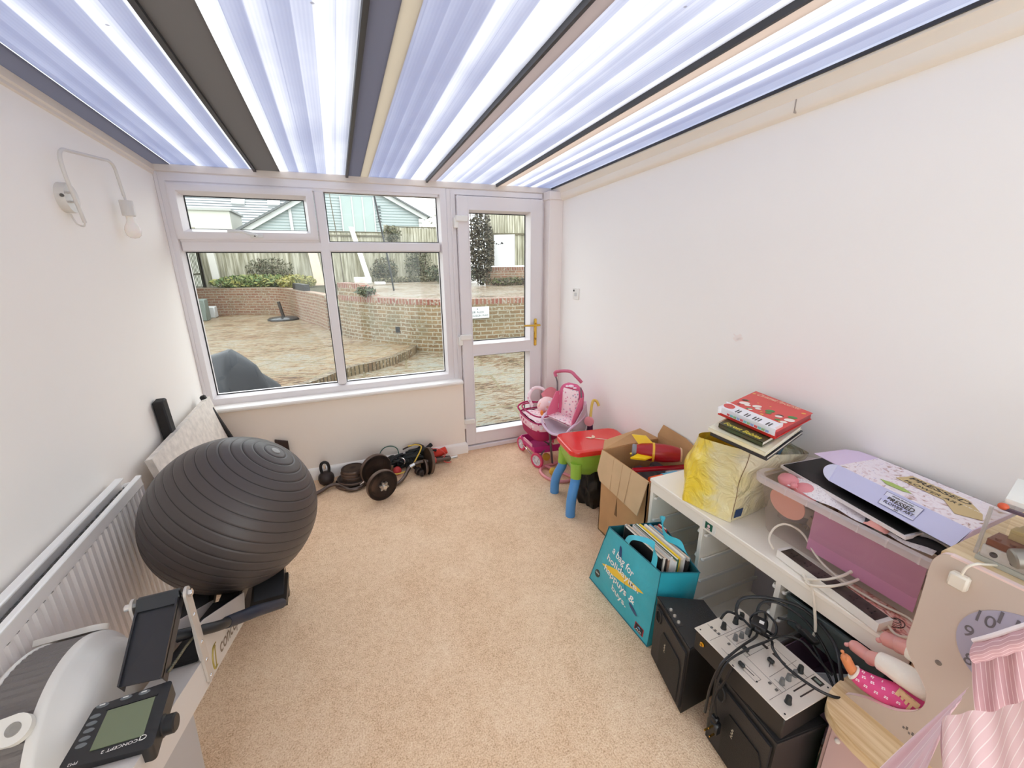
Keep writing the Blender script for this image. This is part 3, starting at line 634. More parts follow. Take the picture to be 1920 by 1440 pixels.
# flywheel housing: ribbed air grille round the rim, smooth shells both sides, two clamps
FC = V(0, 1.017, .522); FR = .214
mb = MB(); prof = []
nr = 150; vv = []; ff = []
xb0, xb1 = -.735, -.650
for i in range(nr):
    a = 2*PI*i/nr; r = FR-(.003 if i % 2 else 0)
    vv += [V(xb0, FC.y+r*math.sin(a), FC.z+r*math.cos(a)), V(xb1, FC.y+r*math.sin(a), FC.z+r*math.cos(a))]
ff = [(2*i, 2*i+1, (2*i+3) % (2*nr), (2*i+2) % (2*nr)) for i in range(nr)]
mb.add(vv, ff); gr = obj('air_grille', mb, mat('grey perforated grille', (118, 112, 108), .55, bump=.2, bscale=200), row, smooth=10)
mb = MB(); mb.lathe([(.02, .062), (.12, .062), (.165, .055), (.188, .035), (.198, .014), (.212, .008), (.2165, 0), (.216, -.012), (.20, -.012)], (xb1+.012, FC.y, FC.z), (1, 0, 0), 72)
mb.lathe([(.02, .075), (.14, .07), (.178, .05), (.196, .02), (.2, .0)], (xb1+.010, FC.y, FC.z), (1, 0, 0), 72)
obj('side_shell', mb, m_rw, row, smooth=50)
mb = MB(); mb.lathe([(.02, -.045), (.15, -.045), (.19, -.030), (.212, -.008), (.217, 0), (.214, .004), (.20, .004)], (xb0-.004, FC.y, FC.z), (1, 0, 0), 72); obj('side_shell', mb, m_rw, row, smooth=50)
def clamp(a0, name, lo=-.775, hi=-.635):
    mb = MB()
    a = math.radians(a0); c = V(0, FC.y+math.cos(a)*(FR+.004), FC.z+math.sin(a)*(FR+.004)); tn = V(0, -math.sin(a), math.cos(a)); ra = V(0, math.cos(a), math.sin(a))
    pts = []
    L = [(lo, .015), (lo+.02, .020), ((lo+hi)/2, .022), (hi-.03, .026)]
    out = [c+V(x, 0, 0)+tn*w for x, w in L]+[c+V(hi-.03+.026*math.sin(b), 0, 0)+tn*(.026*math.cos(b)) for b in [PI*k/10 for k in range(1, 10)]]+[c+V(x, 0, 0)-tn*w for x, w in L[::-1]]
    mb.prism(out, ra*.014); o = obj(name, mb, mat('off white clamp', (232, 228, 218), .35), row)
    mb = MB(); mb.lathe([(.012, 0), (.011, .001), (0, -.001)], c+V(hi-.03, 0, 0)+ra*.0145, ra, 20); obj('clamp_recess', mb, mat('dim recess', (150, 146, 138), .5), o)
    return o
clamp(44, 'housing_clamp'); clamp(122, 'housing_clamp')
# near leg plate, foot bar, footboards and the seat rail under the ball
mb = MB().prism([(-.50, .80, zb(.80)), (-.50, .99, zb(.99)), (-.50, .93, 0.02), (-.50, .74, 0.02)], (.058, 0, 0)).box(-.70, -.40, .80, .88, 0, .025, .008); obj('front_leg', mb, mat('light grey leg', (176, 172, 170), .45), row)
mb = MB(); mb.bar((-.49, 1.40, .39), (-.49, 2.0, .30), .07, .05, bev=.006); mb.box(-.60, -.38, 1.93, 1.98, 0, .28, .01); rl = obj('seat_rail', mb, mat('dark steel rail', (70, 66, 64), .4, .4), row)
for s, x0, x1 in ((0, -.425, -.305), (1, -.665, -.55)):
    mb = MB(); mb.prism([(x0, 1.49, .355), (x0, 1.615, .385), (x0, 1.62, .365), (x0, 1.50, .325)], (x1-x0, 0, 0)); fb = obj('footboard', mb, mat('brown black footboard', (48, 42, 36), .45), row)
    mb = MB(); mb.prism([(x0+.01, 1.52, .362), (x0+.01, 1.61, .386), (x0+.01, 1.64, .43), (x0+.01, 1.55, .385)], (x1-x0-.02, 0, 0)); obj('foot_strap', mb, m_black, fb)
    mb = MB(); mb.tube(smoothpath([(x1-.015, 1.60, .40), (x1-.008, 1.62, .425), (x1-.03, 1.625, .435), (x1-.04, 1.60, .415)], 4), .003, 6); obj('strap_buckle', mb, m_chrome, fb)

# ================================================================== free weights on the carpet
m_iron = mat('worn cast iron', (56, 46, 43), .45, .3, var=.08, vscale=20); m_rim = mat('worn iron rim', (104, 86, 76), .35, .5)
m_bar_ = mat('bare steel bar', (104, 92, 86), .3, .7)
def plate(mb, c, ax, R, t, hole=.015):
    mb.m = 0; mb.lathe([(hole, -t/2), (R*.28, -t/2), (R*.30, -t*.28), (R*.72, -t*.28), (R*.76, -t/2), (R*.96, -t/2)], c, ax, 44)
    mb.lathe([(hole, t/2), (R*.28, t/2), (R*.30, t*.28), (R*.72, t*.28), (R*.76, t/2), (R*.96, t/2)], c, ax, 44)
    mb.lathe([(hole, -t/2), (hole, t/2)], c, ax, 20)
    mb.m = 1; mb.lathe([(R*.96, -t/2), (R, -t*.35), (R, t*.35), (R*.96, t/2)], c, ax, 44); mb.m = 0
z = 0
for i, (R, t, dx, dy) in enumerate([(.122, .024, 0, 0), (.112, .022, .004, .003), (.086, .022, .010, .012), (.084, .022, .004, .014), (.082, .026, .008, .012)]):
    mb = MB(); plate(mb, (-.045+dx, 2.985+dy, z+t/2), (0.02*(i % 2), .01*i/5, 1), R, t); z += t
    lab = ['large bottom iron plate of the flat weight stack', 'second iron plate up in the flat weight stack', 'middle iron plate of the flat weight stack', 'fourth iron plate, just under the top of the weight stack', 'small top iron plate of the flat weight stack'][i]
    obj('weight_plate', mb, [m_iron, m_rim], label=lab, cat='weight plate', group='weight plates stacked by the skirting')
# short dumbbell bar with two upright plates
axd = V(.35, -.93, .0).normalized(); c1 = V(.137, 2.668, .110); c2 = V(.118, 2.900, .118)
db = thing('dumbbell', 'short dumbbell with two upright iron plates and silver star collar', 'dumbbell', (.1, 2.8, 0))
mb = MB().cyl(c1+axd*.05, c2-axd*.06, .0125, 14); obj('dumbbell_bar', mb, m_chrome, db)
mb = MB(); plate(mb, c1, axd, .109, .030); obj('weight_plate', mb, [m_iron, m_rim], db)
mb = MB(); plate(mb, c2, axd, .116, .030); obj('weight_plate', mb, [m_iron, m_rim], db)
mb = MB()
cc = c1+axd*.018; uu = axd.orthogonal().normalized(); ww = axd.cross(uu)
pts = []
for i in range(48):
    a = 2*PI*i/48; r = .028+.007*math.cos(6*a); pts.append(cc+uu*r*math.cos(a)+ww*r*math.sin(a))
mb.prism(pts, axd*.016); obj('spin_collar', mb, mat('zinc collar', (176, 170, 164), .3, .7), db)
# curl bars
def curl(name, pts, r, label, sleeves):
    t = thing(name, label, 'curl bar', (pts[0][0], pts[0][1], 0)); mb = MB(); mb.tube(smoothpath(pts, 7), r, 12); obj('bent_bar', mb, m_bar_, t)
    for p, q_ in sleeves:
        mb = MB().cyl(p, q_, r*1.18, 14, .002); obj('knurled_sleeve', mb, m_chrome, t)
    return t
curl('curl_bar', [(-.36, 2.86, .016), (-.27, 2.90, .022), (-.19, 2.955, .03), (-.13, 2.925, .028), (-.07, 2.855, .018), (.0, 2.862, .022), (.045, 2.93, .03), (.10, 2.99, .03)], .0135, 'curved steel curl bar running behind the exercise ball in front of the plate stack', [((-.0, 2.872, .024), (.035, 2.915, .029))])
cb = curl('curl_bar', [(.16, 2.80, .02), (.235, 2.80, .018), (.30, 2.85, .03), (.36, 2.915, .075), (.43, 2.93, .095), (.50, 2.915, .10), (.60, 2.93, .085), (.72, 2.955, .07)], .0135, 'curved steel curl bar carrying one upright plate, nearest the door', [((.36, 2.915, .078), (.40, 2.925, .088)), ((.68, 2.945, .074), (.74, 2.96, .069))])
mb = MB(); plate(mb, V(.508, 2.915, .1), V(.97, .15, -.12).normalized(), .104, .024); obj('weight_plate', mb, [mat('bronze worn iron', (96, 76, 54), .4, .5), m_rim], cb)
mb = MB(); plate(mb, V(.47, 2.90, .062), V(.97, .15, -.12).normalized(), .06, .02); obj('weight_plate', mb, [m_iron, m_rim], cb)
mb = MB().cyl((.53, 2.918, .098), (.56, 2.922, .093), .022, 14); obj('collar', mb, mat('red collar', (190, 60, 52), .5), cb)
# small dumbbell end between them
mb = MB().cyl((.40, 2.99, .035), (.45, 2.86, .03), .012, 12, .002).cyl((.418, 2.93, .03), (.430, 2.90, .03), .03, 18, .004).cyl((.438, 2.885, .03), (.446, 2.865, .03), .026, 18, .004); obj('hand_weight', mb, m_iron, label='tiny dark hand weight lying under the door-side curl bar', cat='hand weight')
# kettlebell
mb = MB(); mb.lathe([(.0, 0), (.036, 0), (.05, .015), (.056, .04), (.052, .065), (.036, .085), (.018, .092), (0, .093)], (-.225, 3.055, 0), (0,0,1), 28)
kb = thing('kettlebell', 'small black kettlebell standing against the skirting', 'kettlebell', (-.225, 3.055, 0)); obj('bell', mb, m_iron, kb)
mb = MB(); mb.tube(smoothpath([(-.247, 3.055, .078), (-.252, 3.055, .125), (-.245, 3.055, .158), (-.225, 3.055, .17), (-.205, 3.055, .158), (-.198, 3.055, .125), (-.203, 3.055, .078)], 6), .0105, 12); obj('kettlebell_handle', mb, m_black, kb)
mb = MB().box(-.232, -.218, 3.042, 3.046, .12, .155, .002); obj('handle_badge', mb, m_chrome, kb)
# tangle of bands, handles and rolls
mb = MB(); mb.ball((.274, 2.985, .032), .032); obj('massage_ball', mb, mat('coral rubber', (196, 62, 62), .6), label='small coral red massage ball by the black bands', cat='ball')
def loop(name, pts, r, m, label, closed=False):
    mb = MB(); mb.tube(smoothpath(pts, 7, closed), r, 8, closed); return obj(name, mb, m, label=label, cat='exercise band')
loop('exercise_band', [(.17, 3.10, .07), (.165, 3.125, .12), (.20, 3.135, .165), (.255, 3.135, .175), (.30, 3.125, .15), (.31, 3.11, .10)], .0035, mat('green rubber', (34, 92, 74), .5), 'thin green rubber loop sticking up against the wall')
loop('exercise_band', [(.215, 2.93, .05), (.27, 2.925, .035), (.34, 2.935, .042), (.39, 2.96, .07), (.43, 2.99, .11), (.465, 3.02, .15), (.475, 3.04, .175), (.44, 3.06, .185), (.38, 3.08, .175)], .0052, mat('yellow rubber', (226, 190, 80), .5), 'yellow resistance tube band curving over the black bands')
loop('exercise_band', [(.34, 3.09, .15), (.40, 3.10, .165), (.45, 3.10, .17), (.50, 3.09, .15), (.50, 3.07, .12)], .0065, mat('dark brown rubber', (60, 38, 30), .5), 'dark brown tube band arched over the heap by the wall')
loop('exercise_band', [(.53, 3.07, .11), (.57, 3.06, .125), (.62, 3.05, .115), (.66, 3.02, .08), (.63, 3.0, .05), (.66, 2.99, .02), (.70, 3.0, .012)], .0035, mat('pink red cord', (222, 84, 78), .5), 'thin pink red cord trailing over the black roller')
mb = MB(); rr2 = random.Random(3)
for i in range(26):
    cx, cy_, cz = .22+.30*rr2.random(), 3.02+.09*rr2.random(), .02+.10*rr2.random()
    a = rr2.random()*PI; L = .05+.07*rr2.random(); dz = (rr2.random()-.5)*.05
    pts = smoothpath([(cx-L*math.cos(a), cy_-.3*L*math.sin(a), max(.012, cz-dz)), (cx, cy_, cz+.02), (cx+L*math.cos(a), cy_+.3*L*math.sin(a), max(.012, cz+dz))], 5)
    mb.tube(pts, .011+.006*rr2.random(), 8)
obj('band_heap', mb, mat('black rubber bands', (20, 24, 26), .6), label='tangled heap of black exercise straps and bands against the wall', cat='exercise bands', kind='stuff')
mb = MB().cyl((.14, 3.07, .075), (.26, 3.05, .072), .018, 14, .004); obj('band_handle', mb, mat('dark navy foam', (24, 32, 48), .6), label='dark navy foam band handle in front of the wall, left of the heap', cat='handle')
mb = MB(); mb.tube(smoothpath([(.30, 3.02, .11), (.325, 3.01, .115), (.34, 3.005, .09), (.33, 3.0, .07)], 5), .0045, 8); obj('carabiner', mb, m_chrome, label='silver ring clip on the black band heap', cat='clip')
mb = MB().cyl((.55, 3.105, .035), (.685, 3.085, .085), .030, 22, .003); obj('foam_handle', mb, mat('red foam', (226, 62, 44), .6), label='bright red foam roller lying against the skirting', cat='foam roller')
mb = MB().cyl((.40, 3.05, .05), (.70, 3.035, .030), .021, 20, .003); obj('foam_handle', mb, mat('black foam', (26, 26, 28), .7), label='long black foam handle in front of the red foam roller', cat='foam handle')
mb = MB().cyl((.50, 3.085, .105), (.572, 3.11, .145), .0165, 18, .003); obj('foam_handle', mb, mat('black foam', (26, 26, 28), .7), label='short black foam handle sticking up from the heap', cat='foam handle')
mb = MB().tube(smoothpath([(.20, 3.10, .11), (.175, 3.105, .13), (.17, 3.11, .10), (.20, 3.10, .085), (.24, 3.10, .10)], 5), .009, 8); obj('strap_buckle', mb, mat('dark teal strap', (26, 50, 50), .6), label='dark teal strap loop at the left end of the band heap', cat='strap')
mb = MB().box(-.54, -.43, 3.10, 3.13, .30, .335, .006); mb.v = mb.v
mb2 = MB(); mb2.prism([(-.52, 3.115, 0), (-.44, 3.115, 0), (-.44, 3.115, .345), (-.52, 3.115, .37)], (0, .02, 0)); obj('folded_board', mb2, mat('dark brown panel', (52, 34, 28), .5), label='dark brown upright board edge showing behind the exercise ball', cat='board')
# ================================================================== doll pram and pushchair in the corner
m_mag = mat('magenta fabric', (176, 32, 92), .75, bump=.1, bscale=150); m_pink = mat('mid pink fabric', (232, 130, 160), .75); m_hot = mat('hot pink tube', (214, 60, 120), .4)
m_lpink = mat('pale pink plastic', (236, 158, 166), .4); m_lil = mat('pale lilac plastic', (222, 196, 220), .4); m_gr = mat('grey tube', (120, 110, 116), .35, .4)
def floral_mat(name, base, spot, spot2, scale=38):
    m, nt, o = newmat(name); b = N(nt, 'ShaderNodeBsdfPrincipled'); nt.links.new(b.outputs[0], o.inputs[0]); b.inputs['Roughness'].default_value = .75
    t = N(nt, 'ShaderNodeTexCoord'); vo = N(nt, 'ShaderNodeTexVoronoi'); vo.inputs['Scale'].default_value = scale; nt.links.new(t.outputs['Object'], vo.inputs['Vector'])
    f = ramp(nt, vo.outputs['Distance'], [(.28, (1,1,1,1)), (.36, (0,0,0,1))]); sp2 = N(nt, 'ShaderNodeSeparateColor'); nt.links.new(vo.outputs['Color'], sp2.inputs[0])
    sc = ramp(nt, sp2.outputs[0], [(0, srgb(*spot)), (.55, srgb(*spot)), (.6, srgb(*spot2)), (1, srgb(*spot2))], 'CONSTANT')
    mx = N(nt, 'ShaderNodeMix'); mx.data_type = 'RGBA'; nt.links.new(f, mx.inputs[0]); mx.inputs[6].default_value = srgb(*base); nt.links.new(sc, mx.inputs[7]); nt.links.new(mx.outputs[2], b.inputs['Base Color'])
    MC[name] = m; return m
m_flo = floral_mat('pink floral cotton', (250, 226, 230), (226, 150, 176), (190, 178, 196), 45)
m_flo2 = floral_mat('pink heart print', (244, 200, 214), (206, 70, 120), (250, 240, 245), 30)
def wheel(mb_t, mb_h, c, ax, R, w):
    """tyre into mb_t, spoked hub into mb_h"""
    ax = Vector(ax).normalized(); c = Vector(c); u = ax.orthogonal().normalized(); v = ax.cross(u)
    mb_t.lathe([(R*.70, -w/2), (R*.92, -w/2), (R, -w*.2), (R, w*.2), (R*.92, w/2), (R*.70, w/2), (R*.70, -w/2)], c, ax, 32)
    mb_h.lathe([(R*.62, -w*.3), (R*.72, -w*.3), (R*.72, w*.3), (R*.62, w*.3), (R*.62, -w*.3)], c, ax, 32)
    mb_h.lathe([(R*.16, -w*.6), (R*.16, w*.6), (0, w*.6)], c, ax, 14)
    for k in range(10):
        a = 2*PI*k/10; d = u*math.cos(a)+v*math.sin(a); mb_h.bar(c+d*R*.12, c+d*R*.65, R*.09, w*.3, ax)
pr_ = thing('doll_pram', 'magenta toy doll pram with spoked pink wheels in the corner by the door', 'toy pram', (1.45, 2.85, 0))
mb = MB()
secs = []
def rr_loop(cx, cy_, hx, hy, z, n=28, p=.55, dz=None):
    out = []
    for k in range(n):
        a = 2*PI*k/n; ca, sa = math.cos(a), math.sin(a)
        x = cx+hx*math.copysign(abs(ca)**p, ca); y = cy_+hy*math.copysign(abs(sa)**p, sa); out.append(V(x, y, z+(dz(a) if dz else 0)))
    return out
def loft(mb, secs, cap0=True, cap1=False):
    n = len(secs[0]); vv = [p for s_ in secs for p in s_]
    ff = [(i*n+k, i*n+(k+1) % n, (i+1)*n+(k+1) % n, (i+1)*n+k) for i in range(len(secs)-1) for k in range(n)]
    if cap0: ff.append(tuple(range(n))[::-1])
    if cap1: ff.append(tuple((len(secs)-1)*n+k for k in range(n)))
    mb.add(vv, ff)
pc = (1.405, 2.80)
loft(mb, [rr_loop(pc[0], pc[1], .095, .13, .21), rr_loop(pc[0], pc[1], .118, .165, .24), rr_loop(pc[0], pc[1], .135, .185, .33), rr_loop(pc[0], pc[1], .120, .170, .33), rr_loop(pc[0], pc[1], .10, .14, .27)], True, True)
obj('carry_basket', mb, m_mag, pr_)
mb = MB(); loft(mb, [rr_loop(pc[0], pc[1], .137, .187, .315), rr_loop(pc[0], pc[1], .146, .196, .345), rr_loop(pc[0], pc[1], .140, .190, .375), rr_loop(pc[0], pc[1], .126, .176, .372)], False, False); obj('printed_cuff', mb, m_flo2, pr_)
mb = MB()
for dz, s in ((.378, 1.0), (.40, .93)): mb.tube([V(pc[0]+(p.x-pc[0])*s, pc[1]+(p.y-pc[1])*s, dz+.03*(s < .97)) for p in rr_loop(pc[0], pc[1], .137, .187, 0)][:28], .006, 8, True)
mb.tube(smoothpath([(1.28, 2.90, .38), (1.27, 2.96, .42), (1.36, 3.0, .435), (1.46, 2.99, .42)], 6), .007, 8); obj('piping', mb, m_mag, pr_)
mb = MB(); mb.grid(lambda a, b: V(pc[0]-.11+.22*a, pc[1]-.15+.30*b, .375+.02*math.sin(PI*a)*math.sin(PI*b)+.004*math.sin(17*a+9*b)), 10, 10); obj('quilt', mb, m_flo, pr_)
mb = MB(); mb.prism([(1.30, 2.70, .105), (1.30, 2.93, .105), (1.50, 2.95, .105), (1.50, 2.68, .105)], (0, 0, .008)).prism([(1.30, 2.70, .105), (1.30, 2.93, .105), (1.285, 2.94, .165), (1.285, 2.69, .165)], (.006, 0, 0)).prism([(1.30, 2.93, .105), (1.50, 2.95, .105), (1.51, 2.96, .165), (1.285, 2.94, .165)], (0, .006, 0)).prism([(1.30, 2.70, .105), (1.50, 2.68, .105), (1.51, 2.67, .165), (1.285, 2.69, .165)], (0, -.006, 0)); obj('lower_tray', mb, mat('magenta mesh', (206, 46, 132), .6), pr_)
mb = MB().box(1.278, 1.286, 2.71, 2.87, .158, .185, .002); obj('tray_label', mb, mat('pale pink band', (236, 170, 190), .6), pr_)
W1, W2, W3, W4 = V(1.305, 2.665, .062), V(1.32, 3.0, .062), V(1.56, 2.67, .062), V(1.57, 2.99, .062)
for a, b in ((W1, V(1.50, 2.72, .235)), (W2, V(1.50, 2.90, .235)), (W3, V(1.33, 2.72, .235)), (W4, V(1.33, 2.90, .235))): obj('frame_tube', MB().tube([a, b], .006, 8), m_gr, pr_)
mb = MB().tube([W1+V(0,-.015,0), W2+V(0,.01,0)], .004, 8).tube([W3, W4], .004, 8); obj('axle', mb, m_chrome, pr_)
for c in (W1, W2, W3, W4):
    a, b = MB(), MB(); wheel(a, b, c, (-.9, -.12 if c is W2 else -.38, 0) , .062, .022); w_o = obj('wheel', a, mat('pink rubber tyre', (216, 70, 110), .5), pr_); obj('wheel_hub', b, mat('white spoked hub', (240, 236, 240), .35), w_o)
# things in the pram
mb = MB(); mb.ball((1.475, 2.84, .435), .078, (1.1, 1.15, .85), 20, 14)
for v in mb.v: v += V(.006*math.sin(40*v.y), .006*math.sin(37*v.z), .006*math.sin(31*v.x))
bag = thing('toy_bag', 'pale pink floral plastic bag with orange flower piled on the magenta pram', 'bag', (1.475, 2.84, .37)); obj('bag_body', mb, floral_mat('peach floral film', (246, 206, 206), (240, 170, 150), (248, 232, 240), 24), bag)
mb = MB()
for k in range(6): a = k*PI/3; mb.ball((1.392, 2.765+.017*math.cos(a), .405+.017*math.sin(a)), .011, (.5, 1, 1), 8, 6)
mb.ball((1.388, 2.765, .405), .009, (.5, 1, 1), 8, 6); obj('orange_flower', mb, mat('orange felt', (236, 140, 40), .7), bag)
mb = MB(); mb.tube(smoothpath([(1.40, 2.95, .40), (1.385, 3.0, .47), (1.44, 3.03, .53), (1.51, 3.0, .53), (1.54, 2.94, .47)], 6), .014, 10); obj('padded_handle', mb, m_flo, bag)
mb = MB(); mb.grid(lambda a, b: V(1.48+.17*a, 2.96-.10*b+.02*a, .50+.045*math.sin(PI*a)*(1-.5*b)-.09*b), 10, 6); hood = obj('pink_hood', mb, mat('dusty pink cloth', (222, 128, 138), .7), label='folded dusty pink cloth draped behind the floral bag on the pram', cat='cloth')
# pushchair / high chair with floral seat
hc = thing('doll_high_chair', 'pink doll pushchair seat with floral cushions on a round pink tube base', 'doll pushchair', (1.45, 2.50, 0))
S0, S1 = V(1.315, 2.56, .45), V(1.40, 2.36, .43)      # front edge of seat (left, right)
sd = (S1-S0); wd = sd.normalized(); bk = V(.84, .36, 0).normalized()
a0 = S0+bk*.03; a1 = S1+bk*.03; hinge0, hinge1 = S0+bk*.15+V(0,0,.0), S1+bk*.15
top0, top1 = V(1.475, 2.63, .70), V(1.56, 2.44, .70)
def qd(A, B, C_, D, s, t): return A*(1-s)*(1-t)+B*s*(1-t)+C_*s*t+D*(1-s)*t
mb = MB(); mb.grid(lambda s, t: qd(a0, a1, hinge1, hinge0, s, t)+V(0, 0, .012+.012*math.sin(PI*s)*math.sin(PI*t)), 8, 8); mb.grid(lambda s, t: qd(a0, a1, hinge1, hinge0, s, t), 4, 4); obj('seat_cushion', mb, m_flo, hc)
bn = (top0-hinge0).cross(hinge1-hinge0).normalized(); bn = -bn if bn.x > 0 else bn
def backp(s, t):
    w = 1 if t < .72 else math.sqrt(max(0, 1-((t-.72)/.30)**2)); s = .5+(s-.5)*w
    return qd(hinge0, hinge1, top1, top0, s, t)
mb = MB(); mb.grid(lambda s, t: backp(s, t)-bn*.004, 12, 14); mb.grid(lambda s, t: backp(s, t)-bn*.012, 12, 14); obj('backrest', mb, mat('bright pink cloth', (232, 112, 156), .7), hc)
mb = MB(); mb.grid(lambda s, t: backp(.16+.68*s, .04+.80*t)+bn*(.006+.016*math.sin(PI*s)**.5*math.sin(PI*t)**.5), 12, 12); obj('back_cushion', mb, m_flo, hc)
mb = MB()
for (s, t, r) in ((.5, .93, .018), (.30, .90, .012), (.70, .90, .012)): mb.ball(backp(s, t)+bn*.006, r, (1.2, 1.2, .5), 12, 8)
obj('head_motif', mb, mat('white motif', (250, 236, 244), .6), hc)
# side wings
for A, B, T in ((a0, hinge0, 0), (a1, hinge1, 1)):
    mb = MB(); tp = backp(T, .7); mb.prism([A+V(0,0,.01), A+V(0,0,.05), tp+bn*.04, tp, B], wd*(.006 if T else -.006)); obj('side_wing', mb, mat('mid pink wing', (226, 118, 150), .7), hc)
mb = MB()
e0, e1 = S0+V(0,0,-.01)-wd*.018, S1+V(0,0,-.01)+wd*.018
front = smoothpath([backp(0,.62)-wd*.02+V(0,0,-.0), hinge0-wd*.018+V(0,0,.06), e0+V(0,0,.02), e0-bk*.03+V(0,0,-.03)+wd*.03, (e0+e1)/2-bk*.05+V(0,0,-.055), e1-bk*.03+V(0,0,-.03)-wd*.03, e1+V(0,0,.02), hinge1+wd*.018+V(0,0,.06), backp(1,.62)+wd*.02], 6)
mb.tube(front, .0095, 10); obj('seat_frame', mb, m_lil, hc)
mb = MB(); mb.grid(lambda s, t: qd(e0+V(0,0,.0), e1+V(0,0,.0), e1+bk*.17+V(0,0,-.035), e0+bk*.17+V(0,0,-.035), s, t)-bk*(.045*math.sin(PI*s)*(1-t))+V(0,0,-.05*math.sin(PI*s)*(1-t*.4)), 10, 8)
mb.prism([e1+V(0,0,.0), e1+bk*.17+V(0,0,.16), e1+bk*.20+V(0,0,.02), e1+bk*.16+V(0,0,-.05)], wd*.008)
obj('moulded_shell', mb, mat('grey lilac shell', (196, 178, 190), .45), hc)
mb = MB(); mb.tube(smoothpath([backp(0,.6)-wd*.022, top0-wd*.03+V(.0,.0,-.02), top0-wd*.03+V(-.0,.03,.055), (top0+top1)/2+V(-.0,.04,.085), top1+V(-.03,.06,.06)], 7), .006, 10); obj('push_handle', mb, m_gr, hc)
mb = MB(); mb.tube(smoothpath([top0-wd*.03+V(0,.02,.02), top0-wd*.028+V(0,.03,.055), (top0+top1)/2+V(0,.04,.083), top1+V(-.03,.06,.06), top1+V(0,.03,.02)], 7), .012, 10); obj('handle_sleeve', mb, mat('rose foam sleeve', (200, 96, 126), .6), hc)
mb = MB().tube([backp(1, .95)+wd*.012, hinge1+wd*.02+V(0,0,.0)], .005, 8); obj('back_tube', mb, m_gr, hc)
L0, L1 = V(1.43, 2.645, .02), V(1.475, 2.39, .02)
mb = MB().tube([e0+bk*.06+V(0,0,-.02), L0], .0085, 10).tube([e1+bk*.07+V(0,0,-.03), L1], .0085, 10); obj('leg', mb, m_gr, hc)
mb = MB(); base = smoothpath([(1.43, 2.645, .012), (1.335, 2.63, .012), (1.287, 2.56, .012), (1.30, 2.45, .012), (1.37, 2.375, .012), (1.475, 2.375, .012), (1.565, 2.42, .012), (1.60, 2.52, .012), (1.56, 2.62, .012), (1.50, 2.66, .012)], 6, True)
mb.tube(base, .012, 10, True); mb.tube([(1.36, 2.63, .02), (1.47, 2.385, .02)], .011, 10); obj('ring_base', mb, m_lpink, hc)
for c in (V(1.36, 2.50, .035), V(1.42, 2.73, .04)):
    mb = MB(); mb.lathe([(0, -.014), (.022, -.014), (.03, -.008), (.02, 0), (.03, .008), (.022, .014), (0, .014)], c, (-.6, -.8, .1), 22); obj('yellow_castor', mb, mat('yellow plastic', (230, 190, 70), .4), hc)
mb = MB(); mb.lathe([(0, -.008), (.034, -.008), (.036, 0), (.034, .008), (.012, .012), (0, .012)], (1.565, 2.36, .46), (-.8, -.6, .1), 24); obj('pink_knob', mb, m_lpink, hc)
um = thing('toy_umbrella', 'small purple umbrella with yellow crook handle behind the pushchair', 'umbrella', (1.62, 2.42, 0))
mb = MB(); mb.tube(smoothpath([(1.602, 2.40, .46), (1.625, 2.43, .51), (1.648, 2.455, .555), (1.667, 2.465, .572), (1.684, 2.45, .565), (1.690, 2.43, .535)], 7), .010, 10); obj('crook_handle', mb, mat('yellow crook', (226, 198, 92), .4), um)
mb = MB(); mb.lathe([(.004, 0), (.022, .08), (.026, .30), (.020, .40), (.010, .44)], (1.615, 2.42, .02), (-.02, -.03, 1), 14); obj('folded_canopy', mb, mat('deep purple nylon', (84, 34, 84), .5), um)

# ================================================================== activity table
ac = thing('activity_table', 'toy activity table with red lid, green tub and blue curved legs', 'activity table', (1.455, 2.11, 0))
rot = math.radians(-8); cx, cy_ = 1.452, 2.115
def TT(x, y, z): return V(cx+x*math.cos(rot)-y*math.sin(rot), cy_+x*math.sin(rot)+y*math.cos(rot), z)
def rloop(hx, hy, z, r=.06, n=6):
    out = []
    for sx_, sy_, a in ((1, 1, 0), (-1, 1, 90), (-1, -1, 180), (1, -1, 270)):
        for k in range(n+1):
            b = math.radians(a+90*k/n); out.append(TT(sx_*(hx-r)+r*math.cos(b), sy_*(hy-r)+r*math.sin(b), z))
    return out
mb = MB(); loft(mb, [rloop(.205, .145, .405), rloop(.218, .158, .408), rloop(.222, .162, .422), rloop(.218, .158, .438), rloop(.205, .145, .444), rloop(.19, .13, .442), rloop(.05, .04, .442, .02)], True, True)
obj('lid', mb, mat('glossy red plastic', (228, 52, 44), .18, coat=.4), ac)
mb = MB(); p0 = TT(-.00, -.02, .4445)
def leaf3(c, a, L, w):
    d = TT(math.cos(a), math.sin(a), 0)-TT(0, 0, 0); n_ = V(-d.y, d.x, 0); pts = [c+d*L*t+n_*w*math.sin(PI*t)*s for s, ts in ((1, [i/8 for i in range(9)]), (-1, [1-i/8 for i in range(1, 8)])) for t in ts]
    mb.prism(pts, (0, 0, .0015))
c = TT(.0, .01, .4445); leaf3(c, 2.6, .055, .012); leaf3(c, 1.3, .05, .011); leaf3(c, -.55, .10, .004); obj('leaf_motif', mb, mat('cream motif', (244, 214, 186), .4), ac)
mb = MB(); loft(mb, [rloop(.13, .09, .24), rloop(.17, .115, .27), rloop(.195, .137, .33), rloop(.205, .147, .405)], True, True)
lg = []
for sx_, sy_ in ((-1, -1), (-1, 1), (1, -1), (1, 1)):
    mb.tube([TT(sx_*.165, sy_*.105, .345), TT(sx_*.168, sy_*.108, .30), TT(sx_*.172, sy_*.112, .245)], [.040, .036, .034], 16)
obj('tub', mb, mat('apple green plastic', (148, 190, 70), .35), ac)
